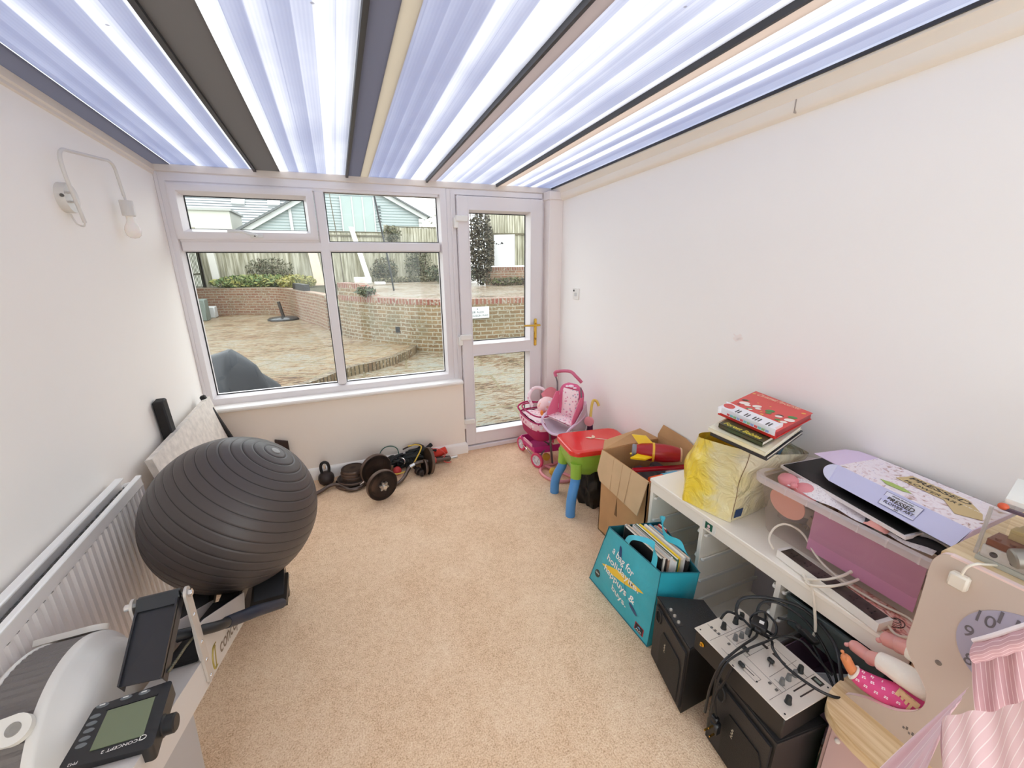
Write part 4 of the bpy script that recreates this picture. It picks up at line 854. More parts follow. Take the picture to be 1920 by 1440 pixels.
for sx_, sy_ in ((-1, -1), (-1, 1), (1, -1), (1, 1)):
    mb = MB(); mb.tube(smoothpath([TT(sx_*.172, sy_*.112, .262), TT(sx_*.176, sy_*.115, .215), TT(sx_*.20, sy_*.135, .145), TT(sx_*.212, sy_*.145, .08), TT(sx_*.214, sy_*.147, 0)], 5), .031, 18); obj('leg', mb, mat('sky blue plastic', (84, 150, 214), .35), ac)
mb = MB()
def bagpt(s, t):
    a = 2*PI*s; r = .085+.012*math.sin(5*a)+.006*math.sin(11*a+9*t)
    z = .34*t; sc = 1.15*math.sin(PI*min(1, .25+.65*t))**.6
    return V(1.465+.13*sc*r/.09*math.cos(a)*.9, 2.09+.10*sc*r/.09*math.sin(a), z)
mb.grid(bagpt, 40, 12); obj('bin_bag', mb, mat('black bin liner', (22, 22, 24), .28, bump=.3, bscale=25), label='black plastic bin bag standing under the red topped activity table', cat='bag')

# ================================================================== cardboard box and what is in it
m_cb = mat('brown cardboard', (196, 152, 106), .85, var=.06, vscale=10); m_cb2 = mat('faded cardboard outer face', (206, 174, 134), .85, var=.05, vscale=12)
x0, x1, y0, y1, zt_ = 1.305, 1.705, 1.425, 1.815, .525
cbx = thing('cardboard_box', 'open brown cardboard box of toys with one flap folded outwards', 'cardboard box', ((x0+x1)/2, (y0+y1)/2, 0))
mb = MB(); w = .006
mb.box(x0, x0+w, y0, y1, 0, zt_).box(x1-w, x1, y0, y1, 0, zt_+.03).box(x0, x1, y0, y0+w, 0, zt_-.01).box(x0, x1, y1-w, y1, 0, zt_).box(x0, x1, y0, y1, 0, w); obj('box_body', mb, m_cb, cbx)
mb = MB()
fl = [V(x0, y1, zt_), V(x0, y0, zt_), V(x0-.045, y0+.005, zt_-.185), V(x0-.04, y0+.14, zt_-.178), V(x0-.04, y1-.05, zt_-.165), V(x0-.032, y1-.01, zt_-.12)]
mb.prism(fl, (-.004, 0, .003))
for s in (.3, .5, .68): 
    pass
flap = obj('folded_flap', mb, m_cb2, cbx)
mb = MB()
for s in (.32, .5, .7):
    a = fl[1].lerp(fl[0], s)+V(-.0055, 0, 0); b = fl[2].lerp(fl[4], s)+V(-.0055, 0, 0.002); mb.bar(a, b, .003, .0015, (-1, 0, .5))
obj('flap_crease', mb, mat('crease tan', (188, 154, 116), .9), flap)
mb = MB().prism([(x0, y1-.003, zt_), (x1, y1-.003, zt_), (x1-.06, y1+.10, zt_+.035), (x0+.08, y1+.10, zt_+.0)], (0, 0, .004)); obj('rear_flap', mb, m_cb, cbx)
mb = MB().prism([(x1-.003, y0, zt_+.03), (x1-.003, y1, zt_+.03), (x1+.004, y1-.03, zt_+.10), (x1+.004, y0+.18, zt_+.085)], (-.004, 0, 0)); obj('wall_flap', mb, m_cb, cbx)
mb = MB().prism([(x0-.0005, 1.655, .30), (x0-.0005, 1.668, .19), (x0-.0005, 1.645, .19)], (-.001, 0, 0)); obj('torn_slot', mb, mat('dark slot', (120, 88, 58), .9), cbx)
rk = thing('toy_rocket', 'dark red wooden rocket with yellow fins lying in the cardboard box', 'toy rocket', (1.50, 1.60, .50))
ra, rb = V(1.435, 1.685, .555), V(1.615, 1.545, .555); rax = (rb-ra).normalized(); L = (rb-ra).length
mb = MB(); mb.lathe([(.034, 0), (.044, L*.12), (.050, L*.35), (.050, L*.62), (.045, L*.82), (.038, L*.97), (.030, L)], ra, rax, 32); obj('fuselage', mb, mat('dark red lacquer', (168, 24, 34), .3), rk)
mb = MB(); mb.lathe([(.046, L*.36), (.0525, L*.365), (.0525, L*.415), (.046, L*.42)], ra, rax, 32); obj('yellow_band', mb, mat('yellow paint', (240, 190, 60), .4), rk)
mb = MB(); mb.lathe([(.036, L*.99), (.041, L*1.0), (.036, L*1.03), (0, L*1.03)], ra, rax, 28); obj('cream_rim', mb, mat('pale wood rim', (232, 196, 160), .5), rk)
mb = MB(); mb.lathe([(.034, 0), (.034, -.018), (.030, -.022), (.018, -.022), (.016, -.014), (0, -.014)], ra, rax, 28); obj('grey_nozzle', mb, mat('grey painted wood', (134, 136, 144), .5), rk)
sdv = rax.cross(V(0, 0, 1)).normalized()
for dvec, nm in ((V(0, 0, 1)*.97-sdv*.2, 0), (sdv*.9-V(0,0,.15), 1), (-sdv*.6-V(0,0,.55), 2)):
    mb = MB(); b0 = ra+rax*.01+dvec*.036; b1 = ra+rax*.09+dvec*.046; o1 = ra-rax*.03+dvec*.088; o2 = ra+rax*.045+dvec*.088
    tn = rax.cross(dvec).normalized()*.005; mb.prism([b0-tn, b1-tn, o2-tn, o1-tn], tn*2); obj('fin', mb, mat('bright yellow fin', (248, 208, 24), .35), rk)
mb = MB().box(1.335, 1.68, 1.50, 1.52, .40, .502, .003); mb.box(1.335, 1.68, 1.44, 1.52, .495, .502, .001); 
tr = MB(); tr.obox((1.515, 1.555, .492), V(.165, -.045, 0), V(.004, .014, 0), V(0, 0, .007), .002); obj('red_tray', tr, mat('crimson lacquer', (170, 26, 44), .25), label='flat crimson tray lying under the toy rocket in the box', cat='tray')
mb = MB().obox((1.59, 1.505, .455), V(.075, -.006, 0), V(.003, .03, 0), V(0, 0, .028), .002); obj('white_case', mb, mat('grey white case', (214, 220, 226), .4), label='small white plastic case between the red tray and orange toy', cat='case')
mb = MB(); og = thing('toy_hammer', 'orange toy bar with light blue middle grip across the cardboard box', 'toy', (1.52, 1.45, .46))
mb = MB(); mb.tube([(1.36, 1.475, .495), (1.44, 1.47, .497)], .018, 14).tube([(1.52, 1.465, .497), (1.66, 1.458, .49)], [.018, .014], 14); obj('orange_bar', mb, mat('orange plastic', (240, 92, 36), .35), og)
mb = MB().tube([(1.435, 1.471, .497), (1.525, 1.466, .497)], .0205, 14); obj('blue_grip', mb, mat('light blue plastic', (96, 180, 216), .35), og)
mb = MB(); 
for i in range(5): mb.obox((1.38+.06*i, 1.62-.03*(i % 2), .30), V(.03, 0, 0), V(0, .13, 0), V(0, 0, .12), .01)
obj('toy_pile', mb, mat('dark mixed toys', (70, 60, 66), .6), label='dark jumble of boxed toys deep inside the cardboard box', cat='toys', kind='stuff')

# ================================================================== white storage cabinet
m_cab = mat('white foil cabinet', (246, 240, 228), .35)
cx0, cx1, cy0, cy1, ch = 1.30, 1.70, .385, 1.40, .56
cab = thing('storage_cabinet', 'low white open storage cabinet with three bays along the right wall', 'cabinet', (1.5, .9, 0))
mb = MB().box(cx0-.006, cx1, cy0, cy1+.006, ch-.018, ch, .003); obj('top_panel', mb, m_cab, cab)
divs = [cy1-.009, 1.085, .745, cy0+.009]
for i, y in enumerate(divs):
    mb = MB().box(cx0, cx1, y-.009, y+.009, 0, ch-.018, .001); sd_ = obj('side_panel' if i in (0, 3) else 'divider', mb, m_cab, cab)
    for s in ((-1,) if i == 0 else ((1,) if i == 3 else (-1, 1))):
        for z in (.455, .335, .225, .12):
            mb = MB(); mb.box(cx0+.012, cx1-.01, y+s*.009, y+s*.025, z, z+.004).box(cx0+.012, cx1-.01, y+s*.021, y+s*.025, z, z+.014, .001).ball((cx0+.014, y+s*.017, z+.004), .009, (1, 1, .8), 10, 6); obj('runner', mb, m_white, sd_)
mb = MB().box(cx0-.0015, cx0+.016, cy0, cy1, ch-.068, ch-.0182, .001); obj('front_rail', mb, m_cab, cab)
mb = MB().box(cx0+.02, cx1, cy0+.018, cy1-.018, .018, .034); obj('base_panel', mb, m_cab, cab)
mb = MB().box(cx1-.02, cx1-.014, cy0+.018, cy1-.018, .034, ch-.018); obj('bay_shade_sheet', mb, mat('grey lilac bay shade', (186, 182, 190), .6), cab)  # added sheet, coloured as the shaded wall behind the open-backed bays
st = thing('sticker', 'small white rectangular sticker with green picture on cabinet front rail', 'sticker', (cx0, 1.05, .53))
mb = MB().box(cx0-.0035, cx0-.001, 1.015, 1.080, .503, .537); obj('sticker_base', mb, m_white, st)
mb = MB().box(cx0-.0042, cx0-.0034, 1.030, 1.066, .505, .536); obj('green_picture', mb, mat('dark green print', (32, 96, 74), .5), st)
mb = MB().ball((cx0-.0042, 1.048, .522), .007, (.1, 1, 1), 10, 6).box(cx0-.0050, cx0-.0041, 1.040, 1.056, .507, .513); obj('picture_figure', mb, mat('pink white print', (236, 206, 206), .5), st)
# bins in the near bay
def bin_(name, x0, x1, y0, y1, z0, z1, m, label, cat='storage bin', tap=.012):
    mb = MB(); t = .003
    A = [(x0+tap, y0+tap), (x1-tap, y0+tap), (x1-tap, y1-tap), (x0+tap, y1-tap)]; B = [(x0, y0), (x1, y0), (x1, y1), (x0, y1)]
    In = [(x0+t, y0+t), (x1-t, y0+t), (x1-t, y1-t), (x0+t, y1-t)]; Ib = [(x0+tap+t, y0+tap+t), (x1-tap-t, y0+tap+t), (x1-tap-t, y1-tap-t), (x0+tap+t, y1-tap-t)]
    loft(mb, [[V(*p, z0) for p in A], [V(*p, z1) for p in B], [V(*p, z1) for p in In], [V(*p, z0+t) for p in Ib]], True, True)
    mb.mi = mb.mi; mb.box(x0-.008, x1, y0-.004, y0+.002, z1-.012, z1, .001).box(x0-.008, x0+.001, y0, y1, z1-.014, z1, .001)
    return obj(name, mb, m, label=label, cat=cat)
bin_('storage_bin', 1.315, 1.66, .44, .705, .05, .235, mat('dusty lilac plastic', (190, 156, 178), .45), 'dusty lilac plastic bin low in the near cabinet bay')
bin_('storage_bin', 1.312, 1.66, .425, .715, .345, .468, glassy('grey green tray plastic', (.62, .70, .68), .08, .1, .55, (.30, .36, .36)), 'translucent dark grey green tray just under the cabinet top')
mb = MB().prism([(1.33, .60, .235), (1.33, .45, .235), (1.33, .50, .34)], (.006, .0, 0)); obj('paper_card', mb, mat('white card', (224, 222, 222), .7), label='small white triangular card corner sticking up from the lilac bin', cat='card')
# ================================================================== turquoise shopping bag full of picture books
m_bag = mat('turquoise woven plastic', (52, 176, 196), .4, bump=.25, bscale=22, var=.08, vscale=9)
bb = thing('shopping_bag', 'turquoise slogan shopping bag packed with thin books in front of the cabinet', 'bag', (1.15, 1.2, 0))
base_ = [V(1.035, 1.485, 0), V(1.040, 1.050, 0), V(1.245, 1.045, 0), V(1.27, 1.40, 0)]
topq = [V(1.035, 1.355, .39), V(1.055, 1.035, .385), V(1.195, .975, .385), V(1.272, 1.285, .395)]
def sidept(i, s, t, inset=0):
    A, B, C_, D = base_[i], base_[(i+1) % 4], topq[(i+1) % 4], topq[i]
    p = qd(A, B, C_, D, s, t); e = (B-A); n_ = V(e.y, -e.x, 0).normalized()
    n_ = -n_ if (p+n_*.1-V(1.15, 1.2, p.z)).length < (p-V(1.15, 1.2, p.z)).length else n_
    k = math.sin(PI*s)*math.sin(PI*min(1, t*1.05))
    p += n_*(.012*k + .0035*math.sin(9*s+7*t+i)*math.sin(13*t-5*s)*k**.3 - inset)
    return p
mb = MB()
for i in range(4): mb.grid(lambda s, t: sidept(i, s, t), 16, 16)
mb.poly(base_[::-1]); bagb = obj('bag_body', mb, m_bag, bb, smooth=60)
mb = MB()
for i in range(4): mb.grid(lambda s, t: sidept(i, s, .80+.2*t, .004), 12, 4)
obj('bag_lining', mb, mat('teal bag lining', (40, 112, 118), .6), bb, smooth=60)
mb = MB(); mb.tube([q_+V(0, 0, .001) for q_ in topq], .0028, 6, True); mb.tube([sidept(0, 0, t) for t in (0, .3, .6, 1)], .002, 6); mb.tube([sidept(0, 1, t) for t in (0, .3, .6, 1)], .002, 6); mb.tube([sidept(0, s, 0)+V(0,0,.003) for s in (0, .3, .6, 1)], .003, 6); obj('seam_binding', mb, mat('dark teal binding', (24, 104, 120), .5), bb)
# printing on the front: laid on the curved panel
def onfront(name, body, s0, t0, s1, t1, width, height, m, **kw):
    a, b = sidept(0, s0, t0), sidept(0, s1, t1); u = (b-a); return a, u
fu = V(0, -1, 0)
def printed(mb_or, fn): pass
def drape_text(body, s0, t0, ds, dt, hs, m, name='lettering'):
    """lettering following panel 0 of the bag; s along the panel, t up"""
    cu = bpy.data.curves.new(name, 'FONT'); cu.body = body; cu.size = 1; cu.offset = .012
    to = bpy.data.objects.new('t', cu); C.objects.link(to); me = bpy.data.meshes.new_from_object(to.evaluated_get(bpy.context.evaluated_depsgraph_get())); C.objects.unlink(to); bpy.data.objects.remove(to)
    bm = bmesh.new(); bm.from_mesh(me); bmesh.ops.triangulate(bm, faces=bm.faces); bmesh.ops.subdivide_edges(bm, edges=[e for e in bm.edges if e.calc_length() > .25], cuts=1)
    xs = [v.co.x for v in bm.verts]; x0_, x1_ = min(xs), max(xs)
    inv = WM[bagb].inverted()
    for v in bm.verts:
        a = (v.co.x-x0_)/(x1_-x0_); h = v.co.y*hs
        s = s0+ds*a; t = t0+dt*a+h; p = sidept(0, s, t, -.0016); v.co = inv @ p
    bm.to_mesh(me); bm.free(); me.materials.clear(); me.materials.append(m)
    o = bpy.data.objects.new(name, me); o.parent = bagb; WM[o] = WM[bagb]; C.objects.link(o)
def drape_poly(pts, m, name, off=-.001):
    mb = MB(); mb.add([sidept(0, s, t, off) for s, t in pts], [tuple(range(len(pts)))])
    bm = bmesh.new(); 
    return obj(name, mb, m, bagb)
m_yel = mat('yellow print', (240, 204, 60), .4); m_nav = mat('navy print', (30, 70, 120), .4)
def strip_on(f0, f1, m, name, n=16, off=-.0008):
    mb = MB(); mb.grid(lambda a, b: sidept(0, *(lambda P0, P1: (P0[0]*(1-b)+P1[0]*b, P0[1]*(1-b)+P1[1]*b))(f0(a), f1(a)), off), n, 4); return obj(name, mb, m, bagb)
strip_on(lambda a: (.12+.72*a, .44+.16*a-.045*math.sin(PI*a)), lambda a: (.12+.72*a, .44+.16*a+.075*math.sin(PI*a)**.7), m_yel, 'printed_kayak')
strip_on(lambda a: (.60+.10*a, .56+.01*a-.02*math.sin(PI*a)), lambda a: (.60+.10*a, .565+.01*a+.03*math.sin(PI*a)), mat('grey print', (96, 92, 84), .4), 'printed_cockpit', 10, -.0012)
strip_on(lambda a: (.345+.30*a, .86-.52*a-.006), lambda a: (.345+.30*a, .86-.52*a+.006), m_nav, 'paddle_shaft', 16, -.0012)
strip_on(lambda a: (.30+.08*a, .87-.10*a-.03*math.sin(PI*a)), lambda a: (.30+.08*a, .90-.10*a+.03*math.sin(PI*a)), m_nav, 'paddle_blade', 8, -.0013)
strip_on(lambda a: (.68+.13*a, .32-.08*a-.035*math.sin(PI*a)**.5), lambda a: (.68+.13*a, .33-.08*a+.025*math.sin(PI*a)**.5), m_nav, 'paddle_blade', 8, -.0013)
for body, s0, t0, ds, dt, hs in (('a bag for', .22, .74, .42, -.07, .13), ('holidayite.', .17, .575, .60, -.03, .13), ('happuys &', .19, .41, .56, -.06, .13), ('buys.', .38, .235, .26, -.04, .13)):
    drape_text(body, s0, t0, ds, dt, hs, mat('white print', (244, 246, 244), .4))
mb = MB(); mb.add([sidept(0, .10+.050*math.cos(a), .22+.062*math.sin(a), -.001) for a in [2*PI*k/24 for k in range(24)]], [tuple(range(24))]); obj('round_badge', mb, mat('dark badge', (36, 52, 48), .5), bagb)
drape_text('NEW', .065, .215, .07, 0, .035, mat('white print', (244, 246, 244), .4), 'badge_lettering')
drape_poly([(.80, .055), (.93, .055), (.93, .16), (.80, .16)], mat('red print', (190, 50, 60), .5), 'label_border', -.001); drape_poly([(.81, .062), (.92, .062), (.92, .153), (.81, .153)], mat('dark navy label', (26, 26, 40), .5), 'corner_label', -.0016)
drape_text('ALDI', .825, .072, .08, 0, .035, mat('white print', (244, 246, 244), .4), 'label_lettering')
strip_on(lambda a: (.84+.05*a, .115), lambda a: (.84+.05*a, .115+.022*math.sin(PI*a)), mat('light blue print', (110, 170, 220), .5), 'label_emblem', 6, -.002)
def ribbon(mb, pts, w, wv, k=7):
    P_ = smoothpath(pts, k); Wv = [Vector(x) for x in wv]; n = len(P_)
    vv = []
    for i, p in enumerate(P_):
        f = i/(n-1)*(len(Wv)-1); j = min(int(f), len(Wv)-2); d = Wv[j].lerp(Wv[j+1], f-j).normalized(); vv += [p-d*w/2, p+d*w/2]
    mb.add(vv, [(2*i, 2*i+1, 2*i+3, 2*i+2) for i in range(n-1)])
mb = MB(); ribbon(mb, [(1.042, 1.235, .385), (1.045, 1.215, .425), (1.055, 1.165, .452), (1.075, 1.115, .455), (1.065, 1.085, .43), (1.052, 1.075, .385)], .03, [(0,1,0), (.2,1,.1), (.6,.5,.1), (.7,.2,.2), (.1,1,0), (0,1,0)]); obj('strap_handle', mb, mat('turquoise webbing', (70, 190, 210), .5), bb)
mb = MB(); ribbon(mb, [(1.262, 1.25, .39), (1.255, 1.27, .43), (1.238, 1.235, .455), (1.205, 1.20, .435), (1.19, 1.155, .425), (1.205, 1.10, .43), (1.215, 1.06, .40), (1.21, 1.05, .375)], .028, [(0,1,0), (.5,1,0), (1,.2,0), (.3,.4,1), (.2,0,1), (.4,.2,1), (0,1,.3), (0,1,0)]); obj('strap_handle', mb, mat('turquoise webbing', (70, 190, 210), .5), bb)
cols = [((36, 34, 34), 'black'), ((232, 226, 214), 'cream'), ((58, 48, 44), 'dark brown'), ((180, 150, 130), 'tan'), ((232, 230, 226), 'white'), ((246, 246, 244), 'bright white'), ((70, 110, 90), 'green'), ((240, 206, 50), 'bright yellow'), ((210, 206, 190), 'pale grey'), ((228, 226, 220), 'off white'), ((40, 40, 40), 'black'), ((200, 196, 188), 'stone'), ((60, 150, 190), 'blue'), ((206, 170, 160), 'pale pink'), ((90, 70, 60), 'brown'), ((190, 60, 60), 'red')]
ords = ['first', 'second', 'third', 'fourth', 'fifth', 'sixth', 'seventh', 'eighth', 'ninth', 'tenth', 'eleventh', 'twelfth', 'thirteenth', 'fourteenth', 'fifteenth', 'last']
m_page = mat('book pages', (238, 232, 218), .8)
r5 = random.Random(11); xx = 1.062
for i, (c, nm) in enumerate(cols):
    th = .0078+.0032*r5.random(); f = (xx-1.05)/.20
    ya_, yb_ = max(1.065-.07*f, .985+max(0, xx+.034-1.197)*4.1)+.012*r5.random(), 1.325-.05*f-.02*r5.random()
    hz = .405+.022*r5.random()-.015*f; tilt = .012
    bk_ = thing('picture_book', nm+' spined thin picture book, '+ords[i]+' from the aisle side in the turquoise bag', 'book', (xx, (ya_+yb_)/2, .13), 'picture books packed in the turquoise bag')
    mb = MB(); mb.add([V(xx+dx, y, .13) for dx, y in ((0, ya_), (th, ya_), (th, yb_), (0, yb_))]+[V(xx+dx+.02, y, hz) for dx, y in ((0, ya_), (th, ya_), (th, yb_), (0, yb_))], [(0,1,2,3)[::-1], (4,5,6,7), (0,1,5,4), (1,2,6,5), (2,3,7,6), (3,0,4,7)]); obj('book_cover', mb, mat('book '+nm, c, .4), bk_)
    mb = MB(); a_, b__ = ya_+.004, yb_-.004; mb.add([V(xx+.0195+th*.2, a_, hz-.001), V(xx+.0195+th*.8, a_, hz-.001), V(xx+.0195+th*.8, b__, hz-.001), V(xx+.0195+th*.2, b__, hz-.001)]+[V(xx+.02+th*.2, a_, hz+.0012), V(xx+.02+th*.8, a_, hz+.0012), V(xx+.02+th*.8, b__, hz+.0012), V(xx+.02+th*.2, b__, hz+.0012)], [(4,5,6,7), (0,1,5,4), (1,2,6,5), (2,3,7,6), (3,0,4,7)])
    obj('book_pages', mb, mat('page edge '+str(i % 3), [(236, 230, 216), (150, 140, 130), (220, 196, 170)][i % 3] if nm != 'bright yellow' else (244, 214, 60), .8) if nm not in ('bright yellow', 'blue') else mat('edge '+nm, c, .5), bk_)
    xx += th+.0009

# ================================================================== yellow bag on the cabinet with books on top
yb = thing('shopping_bag', 'crumpled yellow and clear plastic shopping bag full of books on the cabinet', 'bag', (1.47, 1.12, .56))
def yel_mat():
    m, nt, o = newmat('yellow shopper film'); b = N(nt, 'ShaderNodeBsdfPrincipled'); b.inputs['Roughness'].default_value = .3; b.inputs['Coat Weight'].default_value = .6; b.inputs['Coat Roughness'].default_value = .12
    t = N(nt, 'ShaderNodeTexCoord'); sp = N(nt, 'ShaderNodeSeparateXYZ'); nt.links.new(t.outputs['Object'], sp.inputs[0])
    nz = N(nt, 'ShaderNodeTexNoise'); nz.inputs['Scale'].default_value = 7; nz.inputs['Detail'].default_value = 4; nz.inputs['Distortion'].default_value = 1; nt.links.new(t.outputs['Object'], nz.inputs['Vector'])
    # printed yellow gives way to bare milky film towards the near end of the bag
    f = math_(nt, 'ADD', math_(nt, 'ADD', math_(nt, 'MULTIPLY', sp.outputs['Y'], -3.0), math_(nt, 'MULTIPLY', sp.outputs['X'], .8)), math_(nt, 'MULTIPLY_ADD', nz.outputs['Fac'], .7, -.04))
    c = ramp(nt, f, [(.08, srgb(250, 220, 64)), (.22, srgb(246, 226, 110)), (.34, srgb(240, 230, 180)), (.50, srgb(238, 226, 168)), (.75, srgb(236, 228, 200))])
    nt.links.new(c, b.inputs['Base Color']); n2 = N(nt, 'ShaderNodeTexNoise'); n2.inputs['Scale'].default_value = 11; n2.inputs['Detail'].default_value = 5; n2.inputs['Distortion'].default_value = 2.2; nt.links.new(t.outputs['Object'], n2.inputs['Vector'])
    bp = N(nt, 'ShaderNodeBump'); bp.inputs['Strength'].default_value = .9; bp.inputs['Distance'].default_value = .03; nt.links.new(n2.outputs['Fac'], bp.inputs['Height']); nt.links.new(bp.outputs[0], b.inputs['Normal']); nt.links.new(b.outputs[0], o.inputs[0]); return m
kB = [(1.302, 1.205), (1.300, 1.165), (1.338, 1.010), (1.372, .998), (1.54, 1.012), (1.61, 1.05), (1.60, 1.26), (1.42, 1.28)]
kM = [(1.325, 1.225), (1.318, 1.16), (1.345, 1.020), (1.385, .990), (1.53, .975), (1.63, 1.02), (1.64, 1.27), (1.43, 1.31)]
kT = [(1.375, 1.225), (1.335, 1.15), (1.345, 1.030), (1.40, .950), (1.54, .925), (1.66, .950), (1.69, 1.17), (1.475, 1.275)]
def yring(t):
    if t < .5: a, b, f = kB, kM, t/.5
    else: a, b, f = kM, kT, (t-.5)/.5
    f = f*f*(3-2*f)
    pts = [V(p[0]*(1-f)+q_[0]*f, p[1]*(1-f)+q_[1]*f, 0) for p, q_ in zip(a, b)]
    return smoothpath(pts, 12, True)
zr_t = lambda k: .56+.285+.03*math.sin(2*PI*k/96-.3)
secs = []
for j in range(25):
    t = j/24; R_ = yring(t); out = []
    for k, p in enumerate(R_):
        zt2 = zr_t(k); ctr = V(1.48, 1.12, 0); d = (p-ctr).normalized(); w_ = math.sin(PI*t)**.5
        off = w_*(.006*(abs(((k*.043+t*2.3) % 1)-.5)*2-.5)+.005*(abs(((k*.071-t*1.4) % 1)-.5)*2-.5)+.003*(abs(((t*4.1+k*.02) % 1)-.5)*2-.5))
        out.append(V(p.x, p.y, .562+(zt2-.562)*t)+d*off)
    secs.append(out)
mb = MB(); loft(mb, secs, True, False); ybo = obj('bag_film', mb, yel_mat(), yb, smooth=70)
mb = MB()
for k in range(17, 21): pass
kx = 31
mb.tube([secs[j][kx]+ (secs[j][kx]-V(1.48, 1.12, secs[j][kx].z)).normalized()*.0012 for j in range(1, 25)], .0012, 5); obj('bag_seam', mb, mat('brown stitching', (120, 84, 50), .7), ybo)
mb = MB(); c0 = secs[3][37]; d = (c0-V(1.48, 1.12, c0.z)).normalized(); mb.quad(secs[1][35]+d*.003, secs[1][39]+d*.003, secs[4][39]+d*.003, secs[4][35]+d*.003); obj('corner_label', mb, mat('dark blue tag', (30, 64, 110), .5), ybo)
def slab_book(name, label, quad_, z, th, m_cover, tilt=(0, 0, 0, 0), pages=True, pagecol=None):
    t = thing(name, label, 'book', (sum(p[0] for p in quad_)/4, sum(p[1] for p in quad_)/4, z-th))
    top = [V(p[0], p[1], z+dz) for p, dz in zip(quad_, tilt)]; c = sum(top, V(0, 0, 0))/4
    mb = MB(); mb.prism([p-V(0,0,.002) for p in top], (0, 0, .002)); mb.prism([p-V(0,0,th) for p in top], (0, 0, .002)); mb.prism([top[0], top[1], top[1]+(top[2]-top[1])*.012, top[0]+(top[3]-top[0])*.012], (0, 0, -th)) ; cov = obj('book_cover', mb, m_cover, t)
    mb = MB(); mb.prism([c+(p-c)*.972-V(0,0,.0022) for p in top], (0, 0, -(th-.0044))); obj('book_pages', mb, pagecol or m_page, t)
    return t, top, cov
# loose books poking up in the bag
for i, (x, y, w, l, zt2, a, c, lab) in enumerate([(1.44, .985, .010, .15, .905, .5, (196, 160, 60), 'ochre edged book wedged upright at the near side of the yellow bag'), (1.485, .975, .012, .16, .915, .45, (180, 100, 84), 'rusty red book leaning in the near side of the yellow bag'), (1.525, .985, .010, .16, .92, .4, (70, 90, 130), 'slate blue book leaning behind the rusty one in the yellow bag'), (1.565, .985, .010, .16, .925, .35, (214, 130, 100), 'salmon coloured book leaning near the wall in the yellow bag'), (1.605, .99, .012, .15, .92, .3, (110, 150, 180), 'pale blue book nearest the wall in the yellow bag')]):
    t = thing('picture_book', lab, 'book', (x, y, .7), 'books standing in the yellow bag'); dd = V(.55, .83, 0); nn2 = V(.83, -.55, 0); tv = V(.30, -.1, .95).normalized()
    mb = MB(); o_ = V(x-.06, y+.02, zt2-.17); mb.prism([o_, o_+dd*l, o_+dd*l+tv*.19, o_+tv*.19], nn2*w); obj('book_cover', mb, mat('book colour %d' % i, c, .4), t)
    mb = MB(); mb.prism([o_+nn2*w*.2+tv*.1905, o_+dd*l+nn2*w*.2+tv*.1905, o_+dd*l+nn2*w*.8+tv*.1905, o_+nn2*w*.8+tv*.1905], tv*.001); obj('book_pages', mb, m_page, t)
slab_book('picture_book', 'large thin dark edged book, lowest of the stack on the yellow bag', [(1.275, 1.085), (1.285, .855), (1.60, .945), (1.60, 1.16)], .928, .014, mat('charcoal cover', (60, 60, 64), .3), (0, -.004, .004, .012))
t_, tp_, cov_ = slab_book('picture_book', 'large pale cream and blue picture book under the brown one on the bag', [(1.26, 1.085), (1.268, .852), (1.592, .947), (1.592, 1.17)], .951, .016, mat('cream blue cover', (246, 234, 176), .25, rgb2=(232, 232, 226), vscale=4), (0, -.004, .004, .012))
tq = lambda q4, s, t, dz=0: qd(q4[0], q4[1], q4[2], q4[3], t, s)+V(0, 0, dz)   # s from the first edge inwards, t along it
t2, tp2, cov2 = slab_book('picture_book', 'brown woodland picture book with yellow title under the red piano book', [(1.283, 1.060), (1.283, .878), (1.50, .930), (1.50, 1.12)], .972, .016, mat('dark forest cover', (88, 70, 48), .35, rgb2=(60, 84, 50), vscale=22), (0, -.003, .003, .006))
text('lettering', 'Forest Babies', tq(tp2, .045, .08, .0012), tp2[1]-tp2[0], -(tp2[3]-tp2[0])*-1, .15, mat('yellow title', (240, 226, 90), .4), cov2, height=.024, bold=.02)
mb = MB()
for s, t, r, c in ((.22, .12, .02, 0),): mb.ball(tq(tp2, .45, .10, .001), .02, (1, 1.2, .05), 14, 4)
obj('green_leaf', mb, mat('green cover patch', (70, 150, 70), .4), cov2)
mb = MB()
for s, t, r in ((.55, .42, .013), (.35, .80, .012), (.58, .62, .009), (.5, .9, .011)): mb.ball(tq(tp2, s, t, .001), r, (1.2, 1, .05), 12, 4)
obj('white_animals', mb, mat('white cover patch', (232, 226, 226), .4), cov2)
# red piano book
RB = [(1.352, 1.128), (1.332, .872), (1.636, .945), (1.688, 1.228)]
t3, tp3, cov3 = slab_book('piano_book', 'red christmas piano sound book with white keyboard strip on top of the stack', RB, 1.000, .026, mat('bright red cover', (222, 52, 44), .3), (0, 0, 0, 0), pagecol=mat('crimson block', (170, 22, 32), .3))
mb = MB(); strip = [tq(tp3, s, t, .0015) for s, t in ((-.06, -.0), (-.06, 1.0), (.22, 1.0), (.22, 0))]
rr_ = []
for (cs, ct, a0) in ((-.03, .035, 180), (-.03, .965, 90), (.19, .965, 0), (.19, .035, -90)):
    for k in range(6):
        a = math.radians(a0-k*18); rr_.append(tq(tp3, cs+.035*math.cos(a), ct+.04*math.sin(a), .001))
mb.prism([p-V(0,0,.012) for p in rr_], (0, 0, .024)); kb_ = obj('keyboard_strip', mb, mat('glossy white plastic', (244, 244, 248), .15), t3)
mb = MB()
for g, cnt in ((.34, 2), (.50, 2), (.665, 3), (.86, 2)):
    for k in range(cnt): mb.prism([tq(tp3, a, g+(k-(cnt-1)/2)*.045+b, .0135) for a, b in ((-.01, -.008), (-.01, .008), (.09, .008), (.09, -.008))], (0, 0, .001))
obj('black_keys', mb, m_black, kb_)
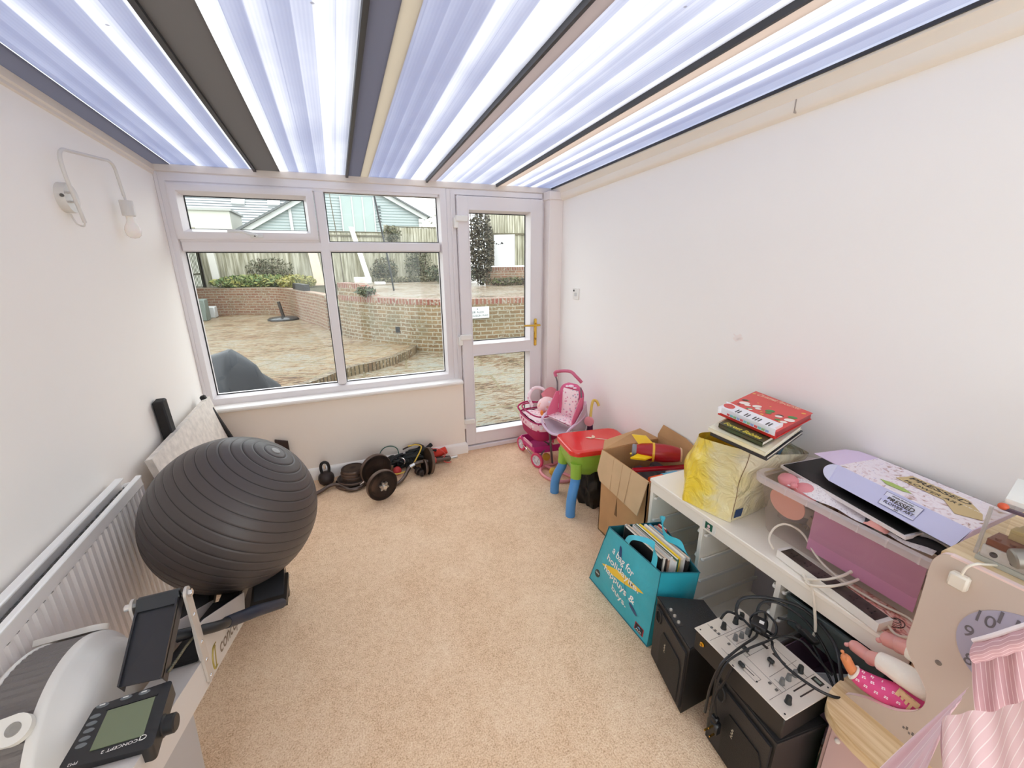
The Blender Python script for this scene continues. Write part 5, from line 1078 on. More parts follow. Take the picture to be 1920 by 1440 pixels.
mb = MB(); mb.prism([tq(tp3, .085+.075*math.cos(a), .135+.095*math.sin(a), .0132) for a in [2*PI*k/24 for k in range(24)]], (0, 0, .0012)); obj('red_disc', mb, mat('red print disc', (214, 36, 40), .3), kb_)
mb = MB()
for k in range(12):
    mb.m = k % 4; a = .22+.06*k; mb.prism([tq(tp3, -.066, a+b, dz) for b, dz in ((0, .004), (.05, .004), (.05, -.004), (0, -.004))], V(-.0008, 0, 0))
obj('key_colours', mb, [mat('kc red', (214, 90, 100), .4), mat('kc teal', (120, 196, 200), .4), mat('kc green', (150, 190, 140), .4), mat('kc blue', (150, 170, 220), .4)], kb_)
text('lettering', 'Christmas Favourites', tq(tp3, .86, .10, .0006), tp3[1]-tp3[0], tp3[3]-tp3[0], .195, mat('pale gold title', (246, 214, 180), .4), cov3, height=.028, bold=.01)
def spots(name, lst, m, lift=.0006):
    mb = MB()
    for s, t, r, k in lst: mb.ball(tq(tp3, s, t, lift), r, (k, 1, .06), 12, 4)
    obj(name, mb, m, cov3)
spots('snow_bubbles', [(.45, .16, .020, 1), (.42, .24, .012, 1), (.50, .36, .016, 1.2), (.44, .42, .011, 1), (.46, .76, .013, 1), (.48, .92, .017, 1.1), (.36, .90, .012, 1), (.33, .35, .009, 1)], mat('white figures', (246, 236, 226), .4), .0010)
spots('green_trees', [(.52, .58, .016, 1.2), (.44, .60, .011, 1), (.34, .33, .011, 1), (.60, .90, .016, 1), (.36, .80, .010, 1), (.56, .12, .010, 1)], mat('green figures', (66, 132, 60), .4), .0007)
spots('dark_figures', [(.55, .10, .012, 1), (.50, .74, .009, 1.4), (.52, .78, .006, 1), (.35, .12, .006, 1)], mat('dark brown figures', (70, 40, 30), .4), .0009)
spots('gold_figures', [(.88, .05, .007, 1), (.86, .93, .008, 1), (.34, .86, .008, 1), (.33, .56, .006, 1), (.66, .5, .004, 1), (.62, .3, .004, 1), (.40, .5, .005, 1)], mat('gold figures', (236, 190, 90), .4), .0007)

# ================================================================== clear tub with contents, craft box
tub = thing('storage_tub', 'large clear plastic storage tub with rim on top of the white cabinet', 'storage tub', (1.55, .67, .56))
m_tub = glassy('milky clear plastic', (.97, .95, .95), .05, .15, .13, (.85, .80, .80)); m_tubr = glassy('milky tub rim', (.95, .92, .92), .06, .2, .72, (.96, .92, .92))
def tubloop(x0, x1, y0, y1, z, r=.035, n=6):
    out = []
    for cx_, cy2, a in ((x1-r, y1-r, 0), (x0+r, y1-r, 90), (x0+r, y0+r, 180), (x1-r, y0+r, 270)):
        for k in range(n+1):
            b = math.radians(a+90*k/n); out.append(V(cx_+r*math.cos(b), cy2+r*math.sin(b), z))
    return out
mb = MB(); loft(mb, [tubloop(1.43, 1.66, .43, .915, .564, .03), tubloop(1.425, 1.665, .425, .92, .572, .035), tubloop(1.386, 1.695, .400, .945, .788, .04)], True, False); obj('tub_wall', mb, m_tub, tub)
mb = MB(); loft(mb, [tubloop(1.386, 1.695, .400, .945, .775, .04), tubloop(1.368, 1.708, .388, .960, .775, .05), tubloop(1.366, 1.710, .386, .962, .797, .05), tubloop(1.374, 1.704, .392, .956, .803, .046), tubloop(1.388, 1.693, .404, .943, .797, .04)], False, False)
for y in [.45+.075*k for k in range(7)]: mb.box(1.3655, 1.3705, y-.002, y+.002, .775, .800)
obj('tub_rim', mb, m_tubr, tub)
mb = MB().box(1.412, 1.416, .445, .745, .60, .765); obj('card_sheet', mb, mat('plum pink card', (196, 136, 166), .6), label='large plum pink card sheet standing inside the clear tub front', cat='card')
mb = MB(); mb.lathe([(.062, 0), (.062, .004), (0, .004)], (1.407, .835, .725), (1, .05, .22), 28); obj('round_card', mb, mat('peach felt', (226, 164, 146), .7), label='round peach card disc inside the far end of the clear tub', cat='card')
mb = MB(); mb.ball((1.425, .855, .802), .034, (.8, 1.1, .8), 16, 10).ball((1.425, .790, .792), .04, (.7, 1.0, .8), 16, 10).ball((1.405, .822, .806), .012, (1, 1, 1), 10, 8); obj('fabric_bow', mb, mat('rose satin', (232, 150, 156), .45), label='rose pink satin bow at the far end of the clear tub', cat='bow')
r9 = random.Random(5)
mb = MB()
for k in range(26):
    c = V(1.50+.12*r9.random(), .48+.40*r9.random(), .60+.12*r9.random()); a = r9.random()*PI
    mb.m = k % 4; mb.obox(c, V(.05*math.cos(a), .05*math.sin(a), 0), V(-.03*math.sin(a), .03*math.cos(a), .01), V(0, -.004, .02), .003)
obj('craft_odds', mb, [mat('tan craft', (170, 146, 122), .7), mat('grey craft', (150, 140, 136), .7), mat('cream craft', (220, 206, 188), .7), mat('brown craft', (120, 100, 84), .7)], label='jumble of craft bits seen dimly through the clear tub', cat='craft bits', kind='stuff')
mb = MB(); mb.grid(lambda a, b: V(1.395+.05*b+.006*math.sin(20*a), .84-.40*a, .800+.012*math.sin(9*a)*b+.018*b), 30, 4); obj('lace_trim', mb, floral_mat('white glitter lace', (240, 234, 236), (214, 204, 210), (250, 248, 250), 160), label='crumpled white glittery lace along the front of the clear tub', cat='lace')
mb = MB(); mb.grid(lambda a, b: V(1.388+.045*b, .60-.06*a, .803+.022*math.sin(PI*a)*math.sin(PI*b)+.006*b), 8, 6); obj('pink_scrap', mb, mat('salmon cloth scrap', (232, 166, 156), .8), label='salmon pink cloth scrap on the tub rim by the purple card', cat='cloth')
mb = MB(); mb.tube(smoothpath([(1.41, .60, .80), (1.42, .54, .815), (1.415, .50, .808), (1.43, .46, .812), (1.44, .42, .80)], 6), .016, 10); obj('black_ribbon', mb, mat('black gauze', (34, 32, 36), .8), label='bunched black gauze ribbon at the near end of the tub rim', cat='ribbon')
mb = MB(); TQ = [V(1.470, .912, .826), V(1.385, .50, .828), V(1.60, .46, .842), V(1.64, .872, .842)]
mb.prism(TQ, (0, 0, .004)); tb = thing('black_board', 'flat black board with ragged white edge lying across the clear tub', 'board', (1.52, .7, .82)); obj('board_face', mb, mat('black card', (16, 16, 18), .45), tb)
mb = MB(); c_ = sum(TQ, V(0,0,0))/4; mb.prism([c_+(p-c_)*1.035-V(0,0,.010) for p in TQ], (0, 0, .011)); obj('torn_edge', mb, mat('white torn foam', (236, 230, 230), .8, bump=.4, bscale=120), tb)
bx = thing('craft_box', 'lavender pressed flower art craft box with floral lid resting on the clear tub', 'box', (1.58, .58, .84))
FA, FB, FC_, FD = V(1.522, .765, .888), V(1.452, .402, .890), V(1.655, .398, .892), V(1.712, .742, .888)
GA, GB = V(1.462, .752, .850), V(1.375, .402, .862)
m_lav = mat('lavender card', (206, 206, 236), .4); m_lav2 = mat('lilac card inside', (222, 204, 230), .5)
def lid_mat():
    m, nt, o = newmat('floral printed lid'); b = N(nt, 'ShaderNodeBsdfPrincipled'); nt.links.new(b.outputs[0], o.inputs[0]); b.inputs['Roughness'].default_value = .35
    t = N(nt, 'ShaderNodeTexCoord'); nz = N(nt, 'ShaderNodeTexNoise'); nz.inputs['Scale'].default_value = 26; nz.inputs['Detail'].default_value = 6; nz.inputs['Distortion'].default_value = 2.5; nt.links.new(t.outputs['Object'], nz.inputs['Vector'])
    c = ramp(nt, nz.outputs['Fac'], [(.30, srgb(150, 120, 70)), (.38, srgb(214, 186, 190)), (.46, srgb(240, 230, 236)), (.62, srgb(244, 236, 240)), (.68, srgb(214, 200, 226)), (.76, srgb(170, 164, 130))])
    nt.links.new(c, b.inputs['Base Color']); return m
mb = MB(); mb.prism([FA, FB, FC_, FD], (0, 0, -.003)); lid = obj('printed_lid', mb, lid_mat(), bx)
mb = MB(); mb.prism([FA, FB, GB, GA], V(.002, 0, .001)); ff_ = obj('front_flap', mb, m_lav, bx)
mb = MB()
e = [GA+(FA-GA)*t for t in (0, 1)]; tabd = (FA-FB).normalized()
mb.prism([FA, GA]+[GA.lerp(FA, t)+tabd*(.035*math.sin(PI*t)**.6) for t in [k/10 for k in range(1, 10)]], (0.0, 0, .0015)); obj('round_tab', mb, mat('pale lavender tab', (222, 224, 246), .35), bx)
mb = MB(); mb.prism([FB, FC_, FC_+V(-.012, 0, -.045), GB+V(.01, 0, -.004)], (0, -.002, 0)); obj('end_flap', mb, m_lav2, bx)
mb = MB(); mb.prism([GA+V(.02,-.01,-.004), GB+V(.02,.01,-.012), FC_+V(-.015,.01,-.055), FD+V(-.01,-.01,-.05)], (0, 0, -.003)); mb.prism([FD, FC_, FC_+V(-.002, 0, -.05), FD+V(-.002, 0, -.045)], (-.002, 0, 0)); obj('box_tray', mb, mat('grey tray', (120, 116, 116), .6), bx)
mb = MB(); mb.prism([FA+V(.0, 0, 0), FD, FD+V(-.015, .055, .005), FD+V(-.045, .085, .006), FA+V(.015, .09, .002)], (0, 0, -.002)); obj('open_flap', mb, m_lav2, bx)
lu = (FB-FA).normalized(); lv = (FD-FA).normalized(); Lw = (FB-FA).length; Lh = (FD-FA).length
def L3(s, t, dz=.001): return qd(FA, FB, FC_, FD, s, t)+V(0, 0, dz)
mb = MB(); mb.prism([L3(.33, .50), L3(.70, .48), L3(.84, .22), L3(1.0-.03, .38), L3(.93, .55), L3(.78, .80), L3(.36, .82)], (0, 0, .0006)); obj('kraft_label', mb, mat('kraft tan print', (206, 182, 132), .5), lid)
mb = MB(); mb.prism([L3(.30, .22), L3(.38, .14), L3(.50, .16), L3(.55, .22), L3(.48, .27), L3(.38, .27)], (0, 0, .0006)); obj('green_leaf', mb, mat('leaf green print', (166, 190, 96), .5), lid)
m_txt = mat('dark brown lettering', (58, 48, 36), .5)
text('lettering', 'PRESSED', L3(.38, .665, .0018), lu, lv, .155, m_txt, lid, height=.022, bold=.02)
text('lettering', 'FLOWER ART', L3(.39, .52, .0018), lu, lv, .150, m_txt, lid, height=.014, bold=.015)
text('lettering', 'kit for two', L3(.80, .56, .0018), lu, lv, .04, mat('white lettering', (246, 244, 240), .5), lid, height=.008)
fu_ = (GB-GA).normalized(); fv_ = (FA-GA)
def L4(s, t): return qd(GA, GB, FB, FA, s, t)
fn = (GB-GA).cross(FA-GA).normalized(); fn = fn if fn.z > 0 else -fn
mb = MB(); mb.prism([L4(.45, .18)+fn*.0026, L4(.72, .18)+fn*.0026, L4(.72, .88)+fn*.0026, L4(.45, .88)+fn*.0026], fn*.0006); fl2 = obj('label_panel', mb, mat('pale label', (228, 228, 242), .4), ff_)
mb = MB()
for a, b in (((.45,.18), (.72,.18)), ((.72,.18), (.72,.88)), ((.72,.88), (.45,.88)), ((.45,.88), (.45,.18))): mb.bar(L4(*a)+fn*.0034, L4(*b)+fn*.0034, .0012, .0006, fn)
obj('label_outline', mb, mat('slate line', (120, 120, 150), .5), fl2)
for body, t_, s_, w_, h_ in (('simple three-step', .76, .50, .06, .007), ('PRESSED', .50, .48, .075, .0135), ('FLOWER ART', .33, .475, .082, .009), ('kit', .22, .57, .012, .005)):
    text('lettering', body, L4(s_, t_)+fn*.0030, fu_, fv_, w_, m_txt, fl2, height=h_, bold=.02)

# ================================================================== extension lead and drawing on the cabinet
ps = thing('power_strip', 'long white extension lead with grubby black top on the cabinet edge', 'power strip', (1.34, .62, .56))
qa = [V(1.325, .786, .59), V(1.290, .462, .59), V(1.345, .455, .59), V(1.378, .780, .59)]
cP = sum(qa, V(0,0,0))/4
mb = MB(); mb.prism([V(p.x, p.y, .563) for p in qa], (0, 0, .029)); psb = obj('strip_body', mb, m_white, ps)
mb = MB(); mb.prism([cP+(p-cP)*.93+V(0,0,.002) for p in qa], (0, 0, .0012)); obj('strip_face', mb, mat('scuffed black film', (40, 34, 30), .35, rgb2=(86, 78, 70), vscale=26), psb)
mb = MB()
for k in range(6):
    c = cP+(qa[1]-qa[0])*((k-2.5)/6.6)+V(0, 0, .0034)
    for dx, dy in ((0, .008), (-.008, -.006), (.008, -.006)): mb.obox(c+V(dx, dy, 0), V(.0035, 0, 0), V(0, .0016, 0), V(0, 0, .0004))
obj('socket_slots', mb, m_black, psb)
m_wc = mat('cream flex', (232, 224, 208), .45)
mb = MB(); mb.tube(smoothpath([(1.335, .465, .575), (1.32, .43, .572), (1.36, .412, .572), (1.42, .445, .570), (1.405, .52, .569), (1.402, .62, .572), (1.41, .70, .59), (1.42, .77, .64), (1.405, .82, .65), (1.375, .84, .63), (1.34, .83, .60), (1.325, .80, .585)], 8), .0038, 8); obj('flex', mb, m_wc, ps)
mb = MB(); mb.tube(smoothpath([(1.335, .70, .565), (1.30, .668, .573), (1.292, .64, .560), (1.285, .615, .50), (1.283, .60, .44), (1.28, .60, .405)], 8), .0042, 8)
mb.tube(smoothpath([(1.296, .67, .572), (1.32, .625, .597), (1.37, .605, .612), (1.42, .605, .612), (1.425, .585, .602), (1.36, .585, .603), (1.30, .60, .600), (1.285, .64, .575), (1.298, .665, .566)], 8), .0042, 8); mb.cyl((1.405, .605, .612), (1.428, .607, .613), .0055, 10)
obj('charger_cable', mb, m_wc, label='thick cream charging cable looped over the power strip and cabinet edge', cat='cable')
def scrib_mat():
    m, nt, o = newmat('scribbled pink paper'); b = N(nt, 'ShaderNodeBsdfPrincipled'); nt.links.new(b.outputs[0], o.inputs[0]); b.inputs['Roughness'].default_value = .8
    t = N(nt, 'ShaderNodeTexCoord'); nz = N(nt, 'ShaderNodeTexNoise'); nz.inputs['Scale'].default_value = 34; nz.inputs['Detail'].default_value = 7; nz.inputs['Distortion'].default_value = 3; nt.links.new(t.outputs['Object'], nz.inputs['Vector'])
    c = ramp(nt, nz.outputs['Fac'], [(.34, srgb(150, 96, 96)), (.42, srgb(226, 150, 138)), (.5, srgb(242, 190, 176)), (.64, srgb(240, 214, 204))]); nt.links.new(c, b.inputs['Base Color']); return m
mb = MB(); mb.prism([(1.315, .60, .5602), (1.312, .415, .5602), (1.44, .40, .5602), (1.44, .60, .5602)], (0, 0, .0012)); obj('childs_drawing', mb, scrib_mat(), label='scribbled pink paper drawing under the near end of the power strip', cat='drawing')
mb = MB()
r6 = random.Random(2)
for k in range(5):
    c = V(1.37+.02*r6.random(), .455+.01*r6.random(), .5622); rr_ = .008+.012*r6.random(); mb.tube([c+V(rr_*math.cos(a)*1.4, rr_*math.sin(a), 0) for a in [2*PI*j/16 for j in range(16)]], .0006, 4, True)
obj('pencil_scribble', mb, mat('grey pencil', (70, 60, 60), .7), bpy.data.objects['childs_drawing'])
# ================================================================== speakers
m_spk = mat('black textured cabinet', (40, 38, 38), .55, bump=.12, bscale=220); m_spk2 = mat('black speaker side', (24, 23, 23), .5); m_grl = mat('black grille', (22, 21, 21), .6, bump=.3, bscale=400)
def speaker(label, f0, f1, b1, b0, hz, loc):
    """f0/f1 far and near front corners, b1/b0 near and far back corners"""
    t = thing('loudspeaker', label, 'speaker', loc)
    F0, F1, B1, B0 = [V(*p, 0) for p in (f0, f1, b1, b0)]; U = V(0, 0, 1)
    mb = MB(); mb.prism([F0, F1, B1, B0], (0, 0, hz-.012)); body = obj('cabinet', mb, m_spk2, t)
    c = (F0+F1+B1+B0)/4; mb = MB(); out = [c+(p-c)*1.02+U*(hz-.014) for p in (F0, F1, B1, B0)]
    mb.prism(out, (0, 0, .010)); mb.prism([c+(p-c)*.985+U*(hz-.004) for p in (F0, F1, B1, B0)], (0, 0, .004)); obj('top_cap', mb, m_spk, t)
    fd = (F1-F0); fn_ = V(fd.y, -fd.x, 0).normalized(); fn_ = fn_ if (F0+fn_-c).length > (F0-c).length else -fn_
    def Fp(s, z, o=0): return F0+fd*s+U*z+fn_*o
    mb = MB(); n_ = 10
    mb.prism([Fp(.04, .02), Fp(.96, .02), Fp(.96, hz-.03), Fp(.04, hz-.03)], fn_*.008); base = obj('baffle', mb, m_spk, t)
    rr = []
    for cs, cz, a0 in ((.84, hz*.86, 90), (.84, hz*.10, 0), (.14, hz*.10, -90), (.14, hz*.86, 180)):
        for k in range(5):
            a = math.radians(a0-k*22.5); rr.append(Fp(cs+.08*math.cos(a), cz+.02*math.sin(a), .008))
    mb = MB(); mb.prism([Fp(.30, .025, .008), Fp(.90, .025, .008), Fp(.90, hz*.60, .008), Fp(.84, hz*.70, .008), Fp(.36, hz*.70, .008), Fp(.30, hz*.60, .008)], fn_*.004); obj('grille', mb, m_grl, base)
    mb = MB()
    oval = [Fp(.17+.075*math.cos(a), hz*.80+.028*math.sin(a), .0085) for a in [2*PI*k/24 for k in range(24)]]
    mb.prism(oval, fn_*.001); obj('bass_port', mb, mat('deep black', (6, 6, 6), .8), base)
    mb = MB(); mb.tube([p+fn_*.002 for p in oval], .003, 6, True); obj('port_ring', mb, m_spk, base)
    mb = MB(); mb.tube(smoothpath([Fp(.46+.018*math.sin(k*2.2), hz*.60-.0042*k, .0135) for k in range(10)], 4), .0011, 6); obj('script_badge', mb, mat('silver badge', (190, 180, 160), .3, .5), base)
    mb = MB()
    cc = c+U*(hz+.0002)
    a = F0+U*hz; 
    pn = [a+fd*.26+fn_*-.004, a+fd*.26+fn_*-.026, a+fd*.62+fn_*-.026, a+fd*.62+fn_*-.004]; mb.prism(pn, (0, 0, .0012)); pnl = obj('control_panel', mb, mat('dark control strip', (52, 50, 50), .5), t)
    for k in range(3):
        mb = MB(); p = a+fd*(.32+.12*k)+fn_*-.015+U*.001; mb.lathe([(.006, 0), (.006, .006), (.0045, .008), (0, .008)], p, (0,0,1), 14); kn = obj('control_knob', mb, mat('grey silver knob', (180, 178, 172), .3, .4), pnl)
    return t
speaker('black loudspeaker standing on the carpet between the turquoise bag and the mixer', (1.032, 1.014), (.971, .787), (1.150, .792), (1.182, .930), .300, (1.08, .88, 0))
speaker('black loudspeaker standing underneath the silver mixer', (.998, .700), (.972, .475), (1.150, .455), (1.180, .640), .302, (1.07, .57, 0))
pl = thing('mains_plug', 'black mains plug with brass pins hanging on its lead in front of the speaker', 'plug', (.955, .655, .12))
mb = MB().box(.944, .972, .630, .668, .115, .160, .006).box(.948, .968, .637, .660, .155, .178, .004); obj('plug_body', mb, m_black, pl)
mb = MB().box(.925, .945, .652, .656, .125, .130).box(.925, .945, .640, .644, .150, .155).box(.925, .945, .632, .636, .125, .130); obj('plug_pins', mb, m_brass, pl)
mb = MB(); mb.tube(smoothpath([(.96, .648, .178), (.955, .66, .25), (.962, .645, .32), (.985, .64, .385)], 6), .0042, 8); obj('plug_lead', mb, m_black, pl)

# ================================================================== DJ mixer
MZ = .385; KM = (1.57-MZ)/1.12
mx_ = thing('dj_mixer', 'silver topped two channel DJ mixer balanced on the black speaker', 'mixer', (1.08, .63, .303))
mx0, mx1, my0, my1 = .926*KM, 1.126*KM, .446*KM, .746*KM
mb = MB().box(mx0+.004, mx1-.004, my0+.004, my1-.004, MZ-.082, MZ-.003, .003); obj('chassis', mb, mat('matt black steel', (34, 31, 29), .5), mx_)
mb = MB().box(mx0, mx1, my0, my1, MZ-.003, MZ, .001); fp_ = obj('face_plate', mb, mat('champagne aluminium', (222, 214, 202), .35, .25), mx_)
m_kd = mat('black mixer knob', (34, 38, 38), .4); m_kg = mat('grey mixer knob', (112, 112, 110), .4); m_ln = mat('fine grey line', (120, 114, 106), .5)
def km(x, y): return (x*KM, y*KM)
def knob(x, y, m, r=.0075, h=.020, name='rotary_knob', dx=0, dy=0):
    x, y = km(x, y); mb = MB(); mb.lathe([(r*1.15, 0), (r, .004), (r*.85, h-.002), (r*.75, h), (0, h)], (x, y, MZ), (0,0,1), 12); mb.box(x-.0008, x+.0008, y, y+r*.8, MZ+h, MZ+h+.0006); obj(name, mb, m, fp_)
for p in [(1.009, .709), (1.061, .709), (1.094, .714), (1.088, .519), (.974, .474)]: knob(*p, m_kd, .0085, .022)
for p in [(1.008, .665), (1.033, .664), (1.061, .666), (1.007, .515), (1.035, .516), (1.062, .517)]: knob(*p, m_kg, .0072, .020)
for x, y in [(1.002, .625), (1.036, .570), (.948, .594)]:
    x, y = km(x, y); mb = MB().box(x-.006, x+.006, y-.010, y+.010, MZ+.003, MZ+.015, .003).box(x-.001, x+.001, y-.002, y+.002, MZ, MZ+.004); obj('fader_cap', mb, m_kd, fp_)
for p in [(.976, .725), (.977, .712), (.978, .699), (.977, .661), (.978, .528), (.977, .508)]:
    x, y = km(*p); mb = MB().box(x-.0045, x+.0045, y-.0035, y+.0035, MZ, MZ+.003, .001); obj('push_button', mb, mat('grey push button', (96, 92, 88), .4), fp_)
mb = MB()
for a, b in (((.934, .692), (1.118, .692)), ((.991, .686), (.985, .50)), ((.995, .651), (1.112, .651)), ((.988, .609), (1.112, .611)), ((.935, .497), (1.118, .499)), ((.993, .541), (1.112, .546)), ((1.094, .686), (1.090, .50)), ((.993, .683), (1.112, .683)), ((.945, .66), (.945, .615)), ((.975, .74), (.975, .70)), ((1.03, .745), (1.03, .695)), ((1.001, .532), (1.001, .500)), ((.945, .60), (.945, .545)), ((.965, .60), (.965, .545)), ((.965, .545), (.945, .545))):
    a, b = km(*a), km(*b); mb.bar((a[0], a[1], MZ+.0003), (b[0], b[1], MZ+.0003), .0009, .0006)
obj('printed_lines', mb, m_ln, fp_)
mb = MB()
for a, b, w in (((1.071, .588), (1.070, .550), .009), ((1.071, .628), (1.070, .604), .009), ((1.016, .488), (1.074, .489), .0035), ((1.018, .471), (1.072, .471), .0035), ((.955, .605), (.957, .560), .002), ((1.02, .562), (1.052, .578), .002), ((1.002, .64), (1.002, .61), .002)):
    a, b = km(*a), km(*b); mb.bar((a[0], a[1], MZ+.0004), (b[0], b[1], MZ+.0004), w, .0008)
obj('fader_slots', mb, mat('dark slot brown', (52, 42, 38), .5), fp_)
mb = MB()
for p in [(.938, .733), (.938, .457), (1.112, .459), (1.112, .733), (.946, .635), (.949, .545)]:
    x, y = km(*p); mb.lathe([(.0024, 0), (.0024, .0012), (0, .0012)], (x, y, MZ), (0,0,1), 10)
obj('panel_screws', mb, m_kd, fp_)
mb = MB(); x, y = km(1.104, .481); mb.box(x-.010, x+.010, y-.014, y+.014, MZ, MZ+.0012, .0005); lg_ = obj('logo_badge', mb, mat('gloss black badge', (26, 30, 28), .2), fp_)
mb = MB().box(x-.004, x+.004, y-.009, y+.009, MZ+.0012, MZ+.0016); obj('badge_mark', mb, mat('badge green grey', (120, 132, 120), .4), lg_)
mb = MB(); mb.lathe([(.008, 0), (.008, -.004), (.004, -.004), (.004, -.010), (0, -.010)], (mx0+.003, .71*KM, MZ-.032), (1, 0, 0), 16); obj('headphone_socket', mb, m_brass, mx_)
# cables over the mixer
KC = 1.065
def cable(pts, r, label, name='cable', m=None, sc=KC):
    mb = MB(); mb.tube(smoothpath([(x*sc, y*sc, z) for x, y, z in pts], 8), r, 8); return obj(name, mb, m or m_black, label=label, cat='cable')
cable([(1.055, .70, .405), (1.062, .715, .43), (1.09, .722, .455), (1.135, .695, .47), (1.18, .655, .475), (1.212, .615, .47), (1.215, .56, .46), (1.195, .50, .44), (1.155, .455, .40), (1.148, .43, .33), (1.14, .40, .25)], .0052, 'thick black cable arching highest over the back of the mixer')
cable([(1.02, .735, .375), (1.045, .73, .41), (1.07, .70, .405), (1.066, .655, .405), (1.075, .605, .412), (1.045, .575, .42), (1.028, .52, .42), (1.05, .455, .41), (1.09, .425, .395), (1.13, .43, .38)], .0042, 'black cable running lengthwise down the middle of the mixer')
cable([(.838, .60, .20), (.842, .600, .30), (.862, .596, .385), (.91, .598, .41), (.965, .605, .41), (1.01, .608, .415), (1.045, .628, .415), (1.08, .635, .42), (1.10, .65, .43)], .0040, 'black cable crossing the mixer and dropping over its aisle side', sc=1.10)
cable([(.840, .585, .16), (.846, .588, .30), (.872, .590, .39), (.94, .590, .41), (1.01, .582, .42), (1.07, .575, .425), (1.11, .545, .42), (1.115, .50, .40), (1.12, .46, .38)], .0036, 'thin black cable looping across the two mixer channels', sc=1.10)
cable([(1.10, .675, .42), (1.13, .685, .455), (1.17, .66, .465), (1.195, .60, .455), (1.205, .55, .42), (1.20, .50, .37), (1.18, .46, .32)], .0042, 'black cable hanging between the mixer and the open cabinet')
cable([(1.15, .64, .43), (1.175, .60, .44), (1.18, .555, .41), (1.175, .50, .36), (1.155, .45, .33)], .0036, 'thin black lead with moulded socket end behind the mixer')
cable([(1.03, .64, .405), (1.06, .655, .41), (1.085, .68, .42), (1.12, .67, .44), (1.125, .63, .43), (1.10, .61, .415), (1.07, .625, .41)], .0036, 'small coil of thin black cable around the upturned plug')
pg = thing('mains_plug', 'black mains plug with white label lying upturned on the mixer', 'plug', (1.155, .685, .39))
c = V(1.152, .690, .425)
mb = MB(); mb.obox(c, V(.022, .012, 0), V(-.010, .020, 0), V(0, .002, .011), .006, 2); mb.obox(c+V(-.022, -.012, 0), V(.010, .006, 0), V(-.005, .008, 0), V(0, 0, .007), .003); obj('plug_body', mb, m_black, pg)
mb = MB(); mb.obox(c+V(.002, -.004, .0118), V(.006, .003, 0), V(-.003, .006, 0), V(0, 0, .0006)); obj('plug_label', mb, m_white, pg)
mb = MB(); mb.obox(c+V(.008, -.028, -.008), V(.003, 0, 0), V(0, .012, -.003), V(0, 0, .003)).obox(c+V(-.010, -.026, -.008), V(.003, 0, 0), V(0, .012, -.003), V(0, 0, .003)); obj('plug_pins', mb, m_black, pg)
kt = thing('kettle_connector', 'black moulded appliance connector dangling behind the mixer', 'connector', (1.25, .60, .40))
c = V(1.252, .598, .425); mb = MB(); mb.obox(c, V(.010, -.004, 0), V(.005, -.022, -.010), V(0, -.004, .009), .003); mb.obox(c+V(-.005, .026, .010), V(.006, -.002, 0), V(.002, -.010, -.004), V(0, 0, .006), .002); obj('connector_body', mb, m_black, kt)
gb = MB()
gb.grid(lambda s, t: V(1.205+.065*math.cos(2*PI*s)*(1.1-.3*t)+.006*math.sin(12*s+9*t), .455-.02+.07*math.sin(2*PI*s)*(1.1-.3*t)-.03, .30*t), 30, 10)
obj('green_bag', gb, mat('green plastic film', (30, 110, 66), .35, bump=.3, bscale=25), label='dark green plastic carrier bag squeezed behind the speaker under the mixer', cat='bag')

# ================================================================== wooden play kitchen
m_kit = mat('beige grey board', (206, 190, 176), .5); m_edge = mat('pale pink board edge', (240, 214, 206), .5)
def wood(name, rgb, rgb2, ang=0, scale=3):
    m, nt, o = newmat(name); b = N(nt, 'ShaderNodeBsdfPrincipled'); nt.links.new(b.outputs[0], o.inputs[0]); b.inputs['Roughness'].default_value = .45
    t = N(nt, 'ShaderNodeTexCoord'); mp = N(nt, 'ShaderNodeMapping'); mp.inputs['Rotation'].default_value = (0, 0, ang); mp.inputs['Scale'].default_value = (28, 1.6, 28); nt.links.new(t.outputs['Object'], mp.inputs[0])
    nz = N(nt, 'ShaderNodeTexNoise'); nz.inputs['Scale'].default_value = scale; nz.inputs['Detail'].default_value = 6; nt.links.new(mp.outputs[0], nz.inputs['Vector'])
    c = ramp(nt, nz.outputs['Fac'], [(.35, srgb(*rgb2)), (.6, srgb(*rgb))]); nt.links.new(c, b.inputs['Base Color']); return m
m_wood = wood('pale plywood', (232, 208, 166), (208, 176, 128))
kit = thing('play_kitchen', 'beige toy kitchen with wooden counter, cut-out side panel and printed clock', 'toy kitchen', (1.4, .1, 0))
prof_k = [(-.40, .935), (.345, .938), (.358, .932), (.368, .915), (.372, .89), (.370, .818), (.369, .732), (.369, .674), (.362, .649), (.342, .62), (.324, .599), (.310, .575), (.306, .543), (.313, .513), (.329, .487), (.357, .460), (.40, .439), (.433, .414), (.450, .396), (-.40, .396)]
pk = [(y, z) for y, z in prof_k]
fine = smoothpath([V(0, y, z) for y, z in pk[1:19]], 4)
outl = [V(1.190, -.40, .935)]+[V(1.190, p.y, p.z) for p in fine]+[V(1.190, -.40, .396)]
mb = MB(); mb.prism(outl, (.012, 0, 0)); sp_k = obj('cut_out_panel', mb, [m_kit], kit, smooth=30)
mb = MB(); n = len(fine); mb.add([V(1.1895, p.y+.0004, p.z+.0004) for p in fine]+[V(1.2025, p.y+.0004, p.z+.0004) for p in fine], [(i, i+1, n+i+1, n+i) for i in range(n-1)]); mb.box(1.1895, 1.2025, -.4, .346, .9345, .9388); obj('panel_edging', mb, m_edge, sp_k, smooth=60)
mb = MB()
ctr = [(1.70, .375), (1.70, .478), (1.30, .482), (1.20, .480), (1.145, .468), (1.105, .445), (1.085, .41), (1.075, .36), (1.06, .25), (1.06, -.40), (1.70, -.40)]
